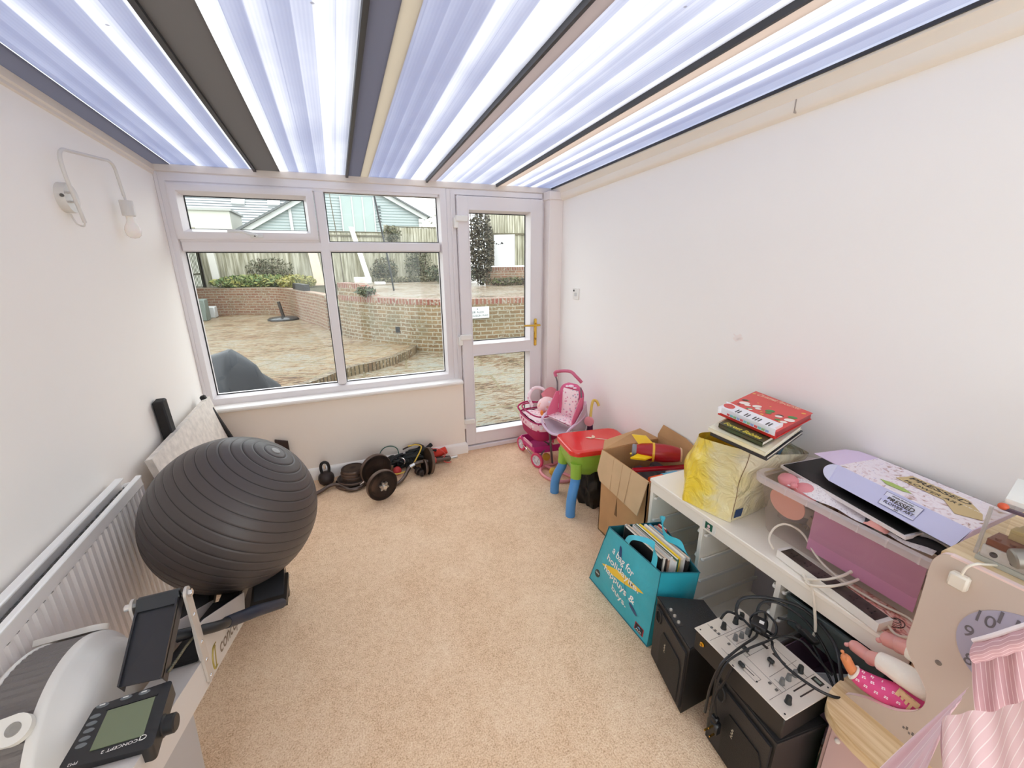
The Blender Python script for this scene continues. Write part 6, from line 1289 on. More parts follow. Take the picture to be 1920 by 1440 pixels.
cp = [V(1.70, .370, .366), V(1.292, .372, .366), V(1.292, .480, .366)]+smoothpath([V(x, y, .366) for x, y in [(1.27, .482)]+ctr[3:8]], 5)+[V(1.068, -.40, .366), V(1.70, -.40, .366)]
mb.prism(cp, (0, 0, .030)); obj('counter', mb, m_wood, kit, smooth=30)
mb = MB().box(1.11, 1.70, -.40, .375, .02, .366, .004).box(1.11, 1.285, .37, .435, .02, .366, .002); kb2 = obj('cupboard', mb, mat('dusty pink panel', (214, 184, 180), .5), kit)
mb = MB().box(1.104, 1.110, -.05, .425, .05, .355, .002); dr_ = obj('door', mb, mat('dusty pink door', (216, 186, 184), .5), kit)
for z in (.33, .12):
    mb = MB().ball((1.102, .405, z), .007, (1, 1, 1), 12, 8); obj('door_stud', mb, m_white, dr_)
mb = MB().box(1.202, 1.715, -.40, .366, .918, .932, .002); obj('top_shelf', mb, m_wood, kit)
mb = MB().box(1.700, 1.715, -.40, .366, .396, .918); obj('back_board', mb, m_kit, kit)
# printed clock face on the panel
mb = MB(); cly, clz = .193, .783; cf = []
for k in range(48):
    a = 2*PI*k/48; cf.append(V(1.1896, cly+.107*math.cos(a), clz+.106*math.sin(a)))
mb.prism(cf, (-.0005, 0, 0)); clk = obj('clock_face', mb, mat('lavender grey print', (176, 172, 190), .5), sp_k)
m_num = mat('numeral grey', (110, 106, 112), .5)
for s, py, pz in (('9', .283, .785), ('10', .266, .832), ('11', .238, .853), ('12', .196, .852), ('8', .268, .722), ('7', .236, .700)):
    w_ = .015 if len(s) == 1 else .028
    text('numeral', s, (1.1891, py+w_/2, pz-.010), (0, -1, 0), (0, 0, 1), w_, m_num, clk, height=.028, bold=.005)
mb = MB(); mb.lathe([(.006, 0), (.006, -.001), (0, -.001)], (1.1898, .308, .670), (1, 0, 0), 16); obj('panel_screw', mb, mat('screw grey', (130, 124, 120), .4, .4), sp_k)
mb = MB().box(1.188, 1.190, .268, .280, .492, .512, .002).box(1.1885, 1.190, .262, .270, .505, .511); obj('printed_robot', mb, mat('black print mark', (50, 50, 50), .5), sp_k)
mb = MB()
for k in range(7): c = V(1.1894, .325-.006*k, .440+.004*math.sin(k*2.1)); mb.box(1.1892, 1.1898, c.y-.002, c.y+.002, c.z-.003, c.z+.003*(1+k % 2))
obj('scratch_marks', mb, mat('grey scratches', (120, 112, 108), .6), sp_k)
ph = thing('usb_plug', 'small white square plug hanging on its flex over the kitchen panel', 'plug', (1.18, .318, .87))
mb = MB().box(1.170, 1.188, .303, .335, .877, .912, .004); obj('plug_body', mb, m_wc, ph)
mb = MB(); mb.tube(smoothpath([(1.178, .318, .910), (1.176, .314, .935), (1.185, .305, .948), (1.205, .30, .944), (1.24, .29, .938)], 6), .0026, 8); obj('flex', mb, m_wc, ph)
mb = MB(); mb.prism([(1.203, .335, .452), (1.203, .285, .452), (1.215, .280, .500), (1.215, .345, .510)], (.003, 0, 0))
sp_t = MB()
def PT(s, t): return qd(V(1.204, .372, .452), V(1.204, .326, .448), V(1.214, .318, .508), V(1.214, .362, .512), s, t)
edges = [0, .2, .27, .40, .47, .60, .67, .80, 1]
for i in range(len(edges)-1):
    solid = i % 2 == 0; 
    if solid: sp_t.prism([PT(edges[i], -.1), PT(edges[i+1], -.1), PT(edges[i+1], 1), PT(edges[i], 1)], (.002, 0, .003))
sp_t.prism([PT(0, .78), PT(1, .78), PT(1, 1), PT(0, 1)], (.002, 0, .003)); sp_t.prism([PT(0, -.25), PT(1, -.25), PT(1, -.05), PT(0, -.05)], (.002, 0, .003))
obj('toy_spatula', sp_t, mat('pale wooden spatula', (226, 188, 142), .5), label='pale wooden slotted toy spatula lying against the pink pyjama leg', cat='spatula')

# ================================================================== dolls lying on the kitchen counter
m_skin = mat('pink doll vinyl', (222, 158, 150), .45, sss=.15); m_skin2 = mat('orange doll vinyl', (224, 142, 92), .45, sss=.15)
m_sock = mat('white ribbed cotton', (246, 240, 228), .85, bump=.2, bscale=90)
def pj_mat():
    m, nt, o = newmat('hot pink butterfly cotton'); b = N(nt, 'ShaderNodeBsdfPrincipled'); nt.links.new(b.outputs[0], o.inputs[0]); b.inputs['Base Color'].default_value = srgb(226, 84, 142); b.inputs['Roughness'].default_value = .8; return m
m_pj = pj_mat()
def foot(mb, ank, toe, up_, r, m=None):
    """foot from ankle towards the toes, with five toes"""
    ank, toe = Vector(ank), Vector(toe); d = (toe-ank); L = d.length; d.normalize(); up_ = Vector(up_); up_ = (up_-d*up_.dot(d)).normalized(); s = d.cross(up_)
    pts = [ank-d*.012, ank, ank+d*L*.35, ank+d*L*.7, ank+d*L*.88]
    for p, ra in zip(pts, (r*.85, r, r*.95, r*.9, r*.7)): pass
    mb.tube(smoothpath(pts, 4), [r*(.9+.15*math.sin(PI*i/16)) if i < 13 else r*(1-.10*(i-12)) for i in range(17)], 14)
    mb.ball(ank-d*.006-up_*.004, r*1.05, (1, 1, 1), 14, 8)
    for k in range(5):
        off = (k-2)/2*r*.85; rr_ = r*(.38 if k == 0 else .27-.015*k); mb.ball(toe-d*(.004+.0018*k)+s*off, rr_, (1, 1, 1), 8, 6)
def leg_(mb, pts, rad, n=16):
    P_ = smoothpath(pts, 5); m_ = len(P_); rr_ = []
    for i in range(m_):
        f = i/(m_-1)*(len(rad)-1); j = min(int(f), len(rad)-2); rr_.append(rad[j]*(1-(f-j))+rad[j+1]*(f-j))
    mb.tube(P_, rr_, n)
# doll in pink pyjamas
d1 = thing('baby_doll', 'baby doll in hot pink butterfly pyjamas with orange bare foot, feet pointing at the mixer', 'doll', (1.26, .37, .396))
mb = MB(); foot(mb, (1.187, .452, .488), (1.172, .472, .530), (-.5, .5, .3), .0125); obj('bare_foot', mb, m_skin2, d1, smooth=80)
mb = MB(); leg_(mb, [(1.192, .447, .480), (1.208, .425, .466), (1.225, .385, .466), (1.245, .335, .478), (1.27, .28, .49)], [.018, .025, .030, .034, .038])
for v in mb.v: v.x = max(v.x, 1.2035) if v.y < .372 else v.x
lg1 = obj('pyjama_leg', mb, m_pj, d1, smooth=80)
mb = MB(); mb.lathe([(.019, -.003), (.0215, 0), (.019, .003)], (1.192, .447, .480), (.4, -.75, -.35), 22); obj('white_cuff', mb, m_sock, lg1)
mb = MB(); r7 = random.Random(4); ax1 = [V(1.199, .437, .473), V(1.208, .420, .467), V(1.218, .402, .465), V(1.226, .382, .467), V(1.234, .362, .472)]
for i, c in enumerate(ax1):
    for j in range(3):
        dirv = V(-.85+.45*j, -.30+.05*(i % 2), .25+.45*j).normalized(); rr_ = [.0225, .0255, .0285, .0305, .032][i]
        p = c+V(0, -.006*(j % 2), 0)+dirv*rr_; e1_ = dirv.cross(V(0, 0, 1)).normalized(); e2_ = dirv.cross(e1_)
        for q_ in ((-1, 1), (1, 1), (-.8, -1), (.8, -1)):
            cc = p+e1_*q_[0]*.0024+e2_*q_[1]*.0018; mb.prism([cc+e1_*.0021*math.cos(a)+e2_*.0015*math.sin(a)+dirv*.0003 for a in [2*PI*k/7 for k in range(7)]], dirv*.0005)
obj('butterfly_print', mb, mat('pale butterflies', (252, 226, 236), .8), lg1)
mb = MB(); leg_(mb, [(1.27, .29, .475), (1.32, .21, .46), (1.38, .12, .455)], [.040, .055, .045]); obj('pyjama_body', mb, m_pj, d1, smooth=80)
mb = MB(); mb.ball((1.42, .05, .46), .058, (1, 1, 1.05), 20, 14); hd1 = obj('head', mb, m_skin2, d1, smooth=80)
for ex in ((1.40, .035, .51), (1.43, .08, .508)): obj('eye', MB().ball(ex, .007), m_black, hd1)
# doll with white leggings
d2 = thing('baby_doll', 'pink skinned baby doll in white leggings lying on the toy kitchen counter', 'doll', (1.30, .38, .396))
mb = MB(); foot(mb, (1.250, .448, .508), (1.246, .500, .512), (-.2, .1, .9), .0155); leg_(mb, [(1.250, .452, .506), (1.251, .435, .514), (1.251, .415, .522)], [.0165, .018, .021]); obj('bare_foot', mb, m_skin, d2, smooth=80)
mb = MB(); leg_(mb, [(1.251, .424, .519), (1.250, .400, .526), (1.247, .370, .532), (1.247, .340, .535), (1.262, .31, .53)], [.0235, .027, .030, .030, .030])
for v in mb.v: v.x = max(v.x, 1.2035) if v.y < .372 else v.x
obj('legging', mb, m_sock, d2, smooth=80)
mb = MB(); foot(mb, (1.290, .415, .570), (1.288, .452, .560), (-.2, .3, .8), .0185); leg_(mb, [(1.290, .418, .570), (1.289, .40, .576), (1.288, .385, .580)], [.018, .020, .022]); obj('bare_foot', mb, m_skin, d2, smooth=80)
mb = MB(); leg_(mb, [(1.288, .388, .580), (1.287, .36, .582), (1.286, .33, .575), (1.30, .29, .56)], [.025, .027, .029, .032]); obj('legging', mb, m_sock, d2, smooth=80)
mb = MB(); leg_(mb, [(1.275, .31, .545), (1.34, .22, .535), (1.42, .13, .53)], [.040, .050, .042]); obj('doll_body', mb, m_sock, d2, smooth=80)
mb = MB(); mb.ball((1.46, .07, .535), .050, (1, 1, 1.05), 20, 14); hd2 = obj('head', mb, m_skin, d2, smooth=80)
for ex in ((1.44, .05, .578), (1.475, .09, .578)): obj('eye', MB().ball(ex, .0065), m_black, hd2)
# soft bundle the dolls lie on
mb = MB(); loft(mb, [rr_loop(1.27, .30, .062, .075, .398), rr_loop(1.27, .30, .066, .08, .42), rr_loop(1.27, .29, .058, .07, .440)], True, True); obj('doll_blanket', mb, mat('pink fleece blanket', (226, 150, 176), .9, bump=.3, bscale=60), label='folded pink fleece blanket under the dolls on the counter', cat='blanket')

# ================================================================== striped garment heaped over the near end of the kitchen
def stripe_mat(name, base, line, per, axis='X', wdt=.12, rot=0):
    m, nt, o = newmat(name); b = N(nt, 'ShaderNodeBsdfPrincipled'); nt.links.new(b.outputs[0], o.inputs[0]); b.inputs['Roughness'].default_value = .8
    uv = N(nt, 'ShaderNodeUVMap'); sp = N(nt, 'ShaderNodeSeparateXYZ'); nt.links.new(uv.outputs[0], sp.inputs[0])
    f = math_(nt, 'FRACT', math_(nt, 'MULTIPLY', sp.outputs[axis], 1/per)); f = math_(nt, 'LESS_THAN', f, wdt)
    mx = N(nt, 'ShaderNodeMix'); mx.data_type = 'RGBA'; nt.links.new(f, mx.inputs[0]); mx.inputs[6].default_value = srgb(*base); mx.inputs[7].default_value = srgb(*line); nt.links.new(mx.outputs[2], b.inputs['Base Color'])
    return m
m_str = stripe_mat('pink ticking stripe', (222, 186, 194), (250, 226, 228), .017, 'X', .14); m_str2 = stripe_mat('dusky pink stripe', (200, 158, 164), (240, 206, 208), .016, 'X', .16)
def cloth(fn, nu, nv, L, W_):
    mb = MB(); mb.grid(fn, nu, nv)
    for j in range(nv):
        for i in range(nu):
            mb.uv[j*nu+i] = [(i/nu*L, j/nv*W_), ((i+1)/nu*L, j/nv*W_), ((i+1)/nu*L, (j+1)/nv*W_), (i/nu*L, (j+1)/nv*W_)]
    return mb
gm = thing('striped_dress', 'pale pink striped cotton dress draped over the near end of the toy kitchen', 'dress', (1.2, .1, .4))
def skirt(s, t):
    e = qd(V(1.0, .229, .700), V(1.0, .150, .856), V(1.0, .00, .50), V(.90, .09, .36), s, t)
    w = .010*math.sin(7*s+2*t)+.005*math.sin(19*s+4*t)
    return e+V(-.5*w, .3*w, w*.5)
def folds(s, t):
    e = qd(V(1.085, .231, .742), V(1.06, .306, .396), V(.93, .20, .40), V(1.003, .226, .695), s, t)
    w = .013*math.sin(13*t+3*s)*(.3+s)+.004*math.sin(30*t)
    return e+V(-.6*w, .1*w, .2*w)
def sleeve(s, t):
    e = qd(V(1.145, .254, .755), V(1.145, .200, .852), V(1.145, .150, .72), V(1.12, .212, .650), s, t)
    w = .006*math.sin(PI*t)+.004*math.sin(17*s+2*t)
    return e+V(-.8*w, -.1*w, 0)
def cuff(s, t):
    a = PI*t; c = qd(V(1.125, .256, .812), V(1.125, .196, .922), V(1.13, .186, .872), V(1.13, .242, .770), s, t)
    return c+V(-.024*math.sin(a)**.6, 0, .002*math.sin(21*s))
m_st1 = stripe_mat('pink ticking stripe', (236, 204, 208), (252, 236, 236), .020, 'Y', .12); m_st3 = stripe_mat('dusky sleeve stripe', (214, 170, 174), (246, 222, 222), .0125, 'X', .14)
sk_ = cloth(skirt, 40, 50, .26, .36)
for k_ in sk_.uv: sk_.uv[k_] = [(a, b+a*.75) for a, b in sk_.uv[k_]]
obj('skirt', sk_, m_st1, gm, smooth=80)
obj('side_fold', cloth(folds, 30, 40, .4, .16), stripe_mat('lilac pink stripe', (236, 206, 216), (250, 232, 236), .024, 'Y', .10), gm, smooth=80)
obj('sleeve', cloth(sleeve, 40, 20, .15, .12), m_st3, gm, smooth=80)
obj('rolled_cuff', cloth(cuff, 30, 18, .14, .06), stripe_mat('cuff stripe', (212, 170, 176), (244, 218, 220), .010, 'Y', .14), gm, smooth=80)
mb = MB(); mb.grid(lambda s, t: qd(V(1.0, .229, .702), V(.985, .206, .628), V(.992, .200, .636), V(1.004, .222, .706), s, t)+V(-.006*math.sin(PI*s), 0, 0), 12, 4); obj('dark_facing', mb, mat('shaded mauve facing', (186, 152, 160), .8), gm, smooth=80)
mb = MB(); mb.tube(smoothpath([(1.19, .20, .945), (1.165, .20, .955), (1.15, .205, .93), (1.15, .205, .89)], 5), .004, 8); mb.box(1.185, 1.19, .19, .21, .925, .955); obj('hanging_loop', mb, m_lil, gm)
mb = MB(); mb.tube(smoothpath([(1.125, .257, .816), (1.118, .236, .853), (1.12, .214, .893), (1.125, .195, .926)], 5), .0045, 8); obj('white_piping', mb, mat('white piping', (250, 242, 244), .7), gm)
# ================================================================== small brick-built display on the kitchen top
lg = thing('brick_display', 'toy brick model in a clear display case at the right edge of the kitchen top', 'toy bricks', (1.33, .25, .932))
mb = MB().box(1.235, 1.36, .10, .325, .932, .945, .001); obj('case_base', mb, mat('grey teal baseplate', (188, 190, 182), .4), lg)
mb = MB().box(1.236, 1.262, .12, .320, .945, .972, .001); wb = obj('white_bricks', mb, mat('off white bricks', (222, 216, 206), .35), lg)
mb = MB()
for k in range(5): mb.cyl((1.2365, .300-.030*k, .958), (1.2345, .300-.030*k, .958), .0062, 12)
obj('brick_holes', mb, m_black, wb)
mb = MB().box(1.240, 1.290, .12, .318, .972, .988, .001); 
for k in range(8): mb.cyl((1.25, .305-.022*k, .988), (1.25, .305-.022*k, .993), .005, 10)
obj('brown_bricks', mb, mat('red brown bricks', (128, 66, 48), .35), lg)
mb = MB().box(1.275, 1.34, .12, .30, .988, 1.004, .001).box(1.275, 1.30, .27, .30, 1.004, 1.012, .001); obj('tan_bricks', mb, mat('tan bricks', (206, 180, 120), .35), lg)
mb = MB().obox((1.32, .265, 1.022), V(.02, .006, 0), V(-.008, .02, 0), V(0, .004, .006), .001); obj('blue_bricks', mb, mat('blue bricks', (66, 96, 158), .35), lg)
mb = MB().ball((1.315, .21, 1.02), .03, (.8, 1.2, .6), 14, 8); obj('dark_figure', mb, mat('dark brown figure', (58, 46, 40), .5), lg)
mb = MB().box(1.232, 1.364, .098, .100, .945, 1.06).box(1.232, 1.364, .326, .328, .945, 1.06).box(1.232, 1.234, .098, .328, .945, 1.06); obj('clear_case', mb, glassy('case acrylic', (.97, .97, .97), .08), lg)
mb = MB().tube([(1.236, .326, .945), (1.250, .330, 1.055)], .0035, 6); obj('case_edge', mb, glassy('case edge', (.9, .88, .86), .2, .1, .3, (.9, .88, .86)), lg)
obj('lid_edge', MB().bar((1.262, .318, 1.056), (1.275, .11, 1.056), .008, .006), mat('mauve lid edge', (96, 76, 90), .4), lg)
mb = MB(); mb.ball((1.262, .318, 1.060), .009, (1, 1, .8), 12, 8); obj('orange_clip', mb, mat('orange clip', (214, 92, 56), .4), lg)
bk2 = thing('white_block_model', 'white slab with turquoise bricks resting above the clear case', 'toy bricks', (1.40, .24, 1.06))
mb = MB().prism([(1.275, .322, 1.064), (1.42, .352, 1.064), (1.45, .10, 1.064), (1.285, .10, 1.064)], (0, 0, .010)); obj('white_slab', mb, mat('white slab', (240, 240, 232), .4), bk2)
mb = MB()
for (x, y, r) in ((1.375, .285, .020), (1.395, .245, .018), (1.36, .265, .012), (1.42, .31, .014), (1.40, .21, .016)): mb.cyl((x, y, 1.074), (x, y, 1.088), r, 16, .002)
obj('turquoise_bricks', mb, mat('turquoise bricks', (90, 186, 180), .35), bk2)
mb = MB().box(1.44, 1.446, .10, .34, 1.074, 1.14); obj('rear_panel', mb, mat('pale rear panel', (214, 212, 206), .4), bk2)
mb = MB().cyl((1.220, .272, .975), (1.40, .08, 1.05), .020, 24, .003); obj('grey_tube', mb, mat('grey metal tube', (150, 144, 134), .35, .5), label='brushed grey metal tube poking in at the right edge of the kitchen top', cat='tube')
mb = MB(); mb.tube(smoothpath([(1.62, .345, 1.205), (1.64, .30, 1.215), (1.66, .24, 1.20), (1.66, .20, 1.0), (1.66, .20, .932)], 6), [.0012]*6+[.003]*6+[.004]*13, 6); mb.tube(smoothpath([(1.62, .36, 1.18), (1.64, .30, 1.18), (1.66, .22, 1.1)], 6), .002, 6); obj('artificial_sprig', mb, mat('leaf green', (110, 150, 84), .5), label='green plant sprig just showing at the right edge against the wall', cat='plant')
# ================================================================== GARDEN (all colours here are darkened to offset the bright indoor exposure)
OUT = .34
_srgb_full = srgb
def srgb(r, g, b): c = _srgb_full(r, g, b); return (c[0]*OUT, c[1]*OUT, c[2]*OUT, 1)
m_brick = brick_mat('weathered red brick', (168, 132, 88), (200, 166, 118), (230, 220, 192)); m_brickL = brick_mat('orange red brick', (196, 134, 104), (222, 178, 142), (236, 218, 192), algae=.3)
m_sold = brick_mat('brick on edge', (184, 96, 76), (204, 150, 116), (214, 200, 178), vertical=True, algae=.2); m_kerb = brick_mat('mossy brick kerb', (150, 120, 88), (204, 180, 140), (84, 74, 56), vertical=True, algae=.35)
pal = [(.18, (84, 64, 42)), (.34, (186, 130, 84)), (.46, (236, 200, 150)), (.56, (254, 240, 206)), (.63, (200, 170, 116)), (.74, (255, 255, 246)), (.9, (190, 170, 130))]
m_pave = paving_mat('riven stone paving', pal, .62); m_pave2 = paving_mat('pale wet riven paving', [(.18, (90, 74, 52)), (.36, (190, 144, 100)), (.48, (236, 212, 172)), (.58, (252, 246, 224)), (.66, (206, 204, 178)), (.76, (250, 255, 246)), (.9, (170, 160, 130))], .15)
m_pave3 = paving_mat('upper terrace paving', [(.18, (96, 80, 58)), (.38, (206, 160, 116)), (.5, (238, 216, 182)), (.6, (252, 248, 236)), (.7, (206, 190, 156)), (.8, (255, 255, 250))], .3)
LO, MI, TE = -.18, -.05, .82
mb = MB().box(-6, 9, 3.36, 18, LO-.05, LO); obj('lower_patio', mb, m_pave2, kind='structure')
kerb = smoothpath([V(-6, 4.6, 0), V(-2.5, 5.0, 0), V(-.8, 5.9, 0), (.03, 6.85, 0), (.42, 7.08, 0), (.82, 7.42, 0), (1.18, 7.90, 0), (1.40, 8.42, 0)], 6)
wallA = [V(-5.6, 16.6, 0), V(-3.9, 16.05, 0), V(-2.45, 15.5, 0), V(-1.75, 15.1, 0), V(-1.39, 14.5, 0), V(-.95, 13.2, 0), V(-.5, 11.9, 0), V(-.28, 11.05, 0)]
wallB = [V(.02, 10.15, 0), V(.25, 9.65, 0), V(.6, 9.1, 0), V(1.0, 8.62, 0), V(1.4, 8.22, 0), V(1.78, 7.95, 0), V(2.35, 7.78, 0), V(3.42, 7.65, 0), V(5.0, 7.6, 0), V(8.5, 7.6, 0)]
wallA = smoothpath(wallA, 4); wallB = smoothpath(wallB, 4)
poly = [V(p.x, p.y, MI) for p in kerb]+[V(p.x, p.y+.05, MI) for p in reversed(wallB[:14])]+[V(p.x, p.y+.05, MI) for p in reversed(wallA)]+[V(-6, 16.6, MI)]
mb = MB(); mb.prism([V(p.x, p.y, MI-.1) for p in poly], (0, 0, .1)); obj('raised_patio', mb, m_pave, kind='structure')
def offset(path, d):
    out = []
    for i, p in enumerate(path):
        a = path[max(0, i-1)]; b = path[min(len(path)-1, i+1)]; t = (Vector(b)-Vector(a)).normalized(); out.append(Vector(p)+V(t.y, -t.x, 0)*d)
    return out
k_in = offset(kerb, -.11)
mb = MB(); mb.strip_uv(offset(kerb, .012), lambda i: LO, lambda i: MI+.012); 
def top_strip(mb, pa, pb, z):
    d = 0
    for i in range(len(pa)-1):
        L = (pa[i+1]-pa[i]).length; fi = len(mb.f); w = (pb[i]-pa[i]).length
        mb.add([V(pa[i].x, pa[i].y, z), V(pa[i+1].x, pa[i+1].y, z), V(pb[i+1].x, pb[i+1].y, z), V(pb[i].x, pb[i].y, z)], [(0,1,2,3)]); mb.uv[fi] = [(d, 0), (d+L, 0), (d+L, w), (d, w)]; d += L
top_strip(mb, offset(kerb, .012), k_in, MI+.012); obj('brick_kerb', mb, m_kerb, kind='structure')
def gwall(name, path, z0, ztop, capz, m, mc, thick=.22):
    back = offset(path, -thick); n = len(path)-1
    zt_ = ztop if callable(ztop) else (lambda i: ztop)
    mb = MB(); mb.strip_uv(path, lambda i: z0, lambda i: zt_(i)-capz); mb.strip_uv(back[::-1], lambda i: z0, lambda i: zt_(n-i)); mb.m = 1
    mb.strip_uv(offset(path, .004), lambda i: zt_(i)-capz, zt_); 
    d = 0
    for i in range(n):
        L = (path[i+1]-path[i]).length; fi = len(mb.f); a, b, c, d_ = path[i], path[i+1], back[i+1], back[i]
        mb.add([V(a.x, a.y, zt_(i)), V(b.x, b.y, zt_(i+1)), V(c.x, c.y, zt_(i+1)), V(d_.x, d_.y, zt_(i))], [(0,1,2,3)]); mb.uv[fi] = [(d, 0), (d+L, 0), (d+L, thick), (d, thick)]; d += L
    for e in (0, n):
        fi = len(mb.f); mb.add([V(path[e].x, path[e].y, z0), V(back[e].x, back[e].y, z0), V(back[e].x, back[e].y, zt_(e)), V(path[e].x, path[e].y, zt_(e))], [(0,1,2,3)]); mb.uv[fi] = [(0, z0), (thick, z0), (thick, zt_(e)), (0, zt_(e))]
    return obj(name, mb, [m, mc], kind='structure', smooth=None)
gwall('garden_wall_left', wallA, MI-.1, .79, .105, m_brickL, m_brickL)
gwall('garden_wall_right', wallB, LO, .86, .105, m_brick, m_sold)
# stepped higher section beside the gap
up_p = [Vector(p) for p in wallB[:10]]; up_p = offset(up_p, -.02)
gwall('garden_wall_upper', up_p, .85, lambda i: 1.12 if i < 7 else 1.12-.10*(i-6), .105, m_brick, m_sold)
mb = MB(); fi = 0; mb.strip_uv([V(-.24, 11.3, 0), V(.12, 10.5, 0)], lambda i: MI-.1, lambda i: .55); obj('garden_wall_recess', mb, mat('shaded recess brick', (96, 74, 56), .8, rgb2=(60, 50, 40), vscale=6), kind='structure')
# weep holes in the wall
for (x, y, z) in ((1.05, 8.545, .25), (2.08, 7.84, .16)):
    mb = MB().box(x-.04, x+.04, y-.03, y+.05, z-.055, z+.055, .004); obj('weep_brick', mb, mat('black recess', (24, 22, 20), .9), label='dark square drain hole in the brick wall, %s' % ('upper left one' if z > .2 else 'lower right one'), cat='drain hole')
# planted bed behind the left wall and paved terrace behind the right one
tb_ = [V(p.x, p.y+.1, 0) for p in wallA]
mb = MB(); mb.prism([V(p.x, p.y, .70) for p in tb_]+[V(.2, 11.0, .70), V(.2, 18, .70), V(-5.6, 18, .70)], (0, 0, .06)); obj('planting_bed', mb, mat('dark garden soil', (104, 98, 66), .95, var=.3, vscale=5, bump=.5, bscale=6), kind='structure')
mb = MB(); mb.prism([V(p.x, p.y+.12, TE-.06) for p in wallB]+[V(8.5, 19, TE-.06), V(.1, 19, TE-.06)], (0, 0, .06)); obj('terrace', mb, m_pave3, kind='structure')

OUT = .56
m_fen = mat('weathered fence board', (150, 146, 116), .85, rgb2=(240, 236, 214), vscale=2.5, stretch=(5, 5, .5))  # weathered streaks, contrast raised to paint in the shade between boards
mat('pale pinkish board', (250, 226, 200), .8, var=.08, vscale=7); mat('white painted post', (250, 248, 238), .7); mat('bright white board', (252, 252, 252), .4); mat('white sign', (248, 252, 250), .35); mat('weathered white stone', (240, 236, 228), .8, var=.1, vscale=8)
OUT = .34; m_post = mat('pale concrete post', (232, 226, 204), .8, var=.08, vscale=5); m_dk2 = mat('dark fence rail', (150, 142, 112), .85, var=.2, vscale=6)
def fence(name, label, A, B, z0, z1, npost, brd=.105, rails=(), seed=1, cap=True, wave=.0, post_w=.10, mats=None):
    rr = random.Random(seed); A = Vector(A); B = Vector(B); d = (B-A); L = d.length; d.normalize(); nrm = V(d.y, -d.x, 0)
    if nrm.y > 0 and abs(nrm.y) > .3: nrm = -nrm
    t = thing(name, label, 'fence', ((A.x+B.x)/2, (A.y+B.y)/2, z0)); mb = MB(); n = int(L/brd)
    for i in range(n):
        p = A+d*(i+.5)*brd; tilt = (rr.random()-.5)*.012; h = z1+(rr.random()-.5)*.02
        mb.prism([p-d*brd*.56+nrm*.024+V(0,0,z0), p+d*brd*.56+nrm*(-.006)+V(0,0,z0), p+d*brd*.56+nrm*(-.006)+V(0,0,h), p-d*brd*.56+nrm*(.024+tilt)+V(0,0,h)], nrm*.010)
    obj('boards', mb, (mats or m_fen), t, smooth=None)
    for z in rails:
        mb = MB(); mb.bar(A+nrm*.035+V(0,0,z), B+nrm*.035+V(0,0,z), .04, .055); obj('rail', mb, m_dk2, t)
    if cap: mb = MB(); mb.bar(A+V(0,0,z1+.02), B+V(0,0,z1+.02), .07, .035); obj('capping', mb, m_dk2, t)
    for i in range(npost):
        p = A+d*L*(i/(max(1, npost-1))); mb = MB(); mb.box(p.x-post_w/2, p.x+post_w/2, p.y-post_w/2-.04, p.y+post_w/2-.04, z0-.1, z1+.08, .01); obj('post', mb, m_post, t)
    return t
f1 = fence('garden_fence', 'weathered panel fence with concrete posts behind the left planting bed', (-4.0, 17.0, 0), (1.95, 17.0, 0), .76, 2.56, 2, rails=(1.95, 2.45), seed=2)
f2 = fence('garden_fence', 'taller weathered panel fence behind the terrace, left of the door', (1.95, 17.1, 0), (4.8, 17.2, 0), .82, 2.78, 2, rails=(2.0,), seed=5, cap=True)
f3 = fence('garden_fence', 'grey side fence panel at the far left of the patio', (-4.0, 17.0, 0), (-4.35, 13.5, 0), -.05, 2.3, 2, rails=(1.2,), seed=7, mats=mat('grey green fence board', (170, 172, 146), .85, rgb2=(130, 134, 110), vscale=2.5, stretch=(6, 6, .6)))
f4 = fence('garden_fence', 'slatted fence on the far brick wall seen through the door glass', (4.55, 13.0, 0), (8.2, 12.2, 0), 1.40, 2.95, 3, brd=.08, rails=(2.35,), seed=9, cap=True, mats=m_fen)
pp = thing('fence_post', 'broad pale sleeper leaning on the left fence above the black planter', 'post', (-.62, 16.6, .8)); mb = MB(); mb.bar((-.50, 16.3, .9), (-.72, 16.9, 3.0), .27, .07, (1, 0, 0), .01)
mb = MB().prism([(-.80, 16.75, 2.42), (-.52, 16.75, 2.42), (-.33, 16.45, .75), (-.65, 16.45, .75)], (0, .06, 0)); obj('plank', mb, mat('pale pinkish board', (244, 222, 192), .8, var=.08, vscale=7), pp)
mb = MB(); mb.tube([(.72, 16.8, 2.72), (1.02, 16.2, 1.0)], .07, 10); mb = MB().prism([(.66, 16.7, 2.74), (.82, 16.7, 2.74), (1.24, 16.05, .81), (1.06, 16.05, .81)], (0, .08, 0)); obj('white_post', mb, mat('white painted post', (246, 242, 228), .7), label='white leaning post in front of the fence, seen through the right-hand window', cat='post')
mb = MB().prism([(-3.62, 16.4, .82), (-3.42, 16.4, .82), (-3.48, 16.4, 2.3), (-3.66, 16.4, 2.3)], (0, .1, 0)); obj('white_post', mb, mat('white painted post', (246, 242, 228), .7), label='white post standing at the left end of the planting bed', cat='post')
mb = MB().box(-3.22, -2.86, 15.95, 16.2, .76, 1.08, .02); obj('cream_tub', mb, mat('cream tub', (236, 230, 190), .7), label='cream square garden tub on the left end of the brick wall', cat='tub')
pt = thing('planter_trough', 'black trough planter sitting on top of the curved brick wall', 'planter', (-.72, 13.0, .79))
mb = MB(); mb.prism([(-1.17, 14.05, .76), (-.80, 12.9, .76), (-.66, 12.95, .76), (-1.03, 14.10, .76)], (0, 0, .20)); obj('trough', mb, mat('dark grey trough', (58, 58, 60), .5), pt)
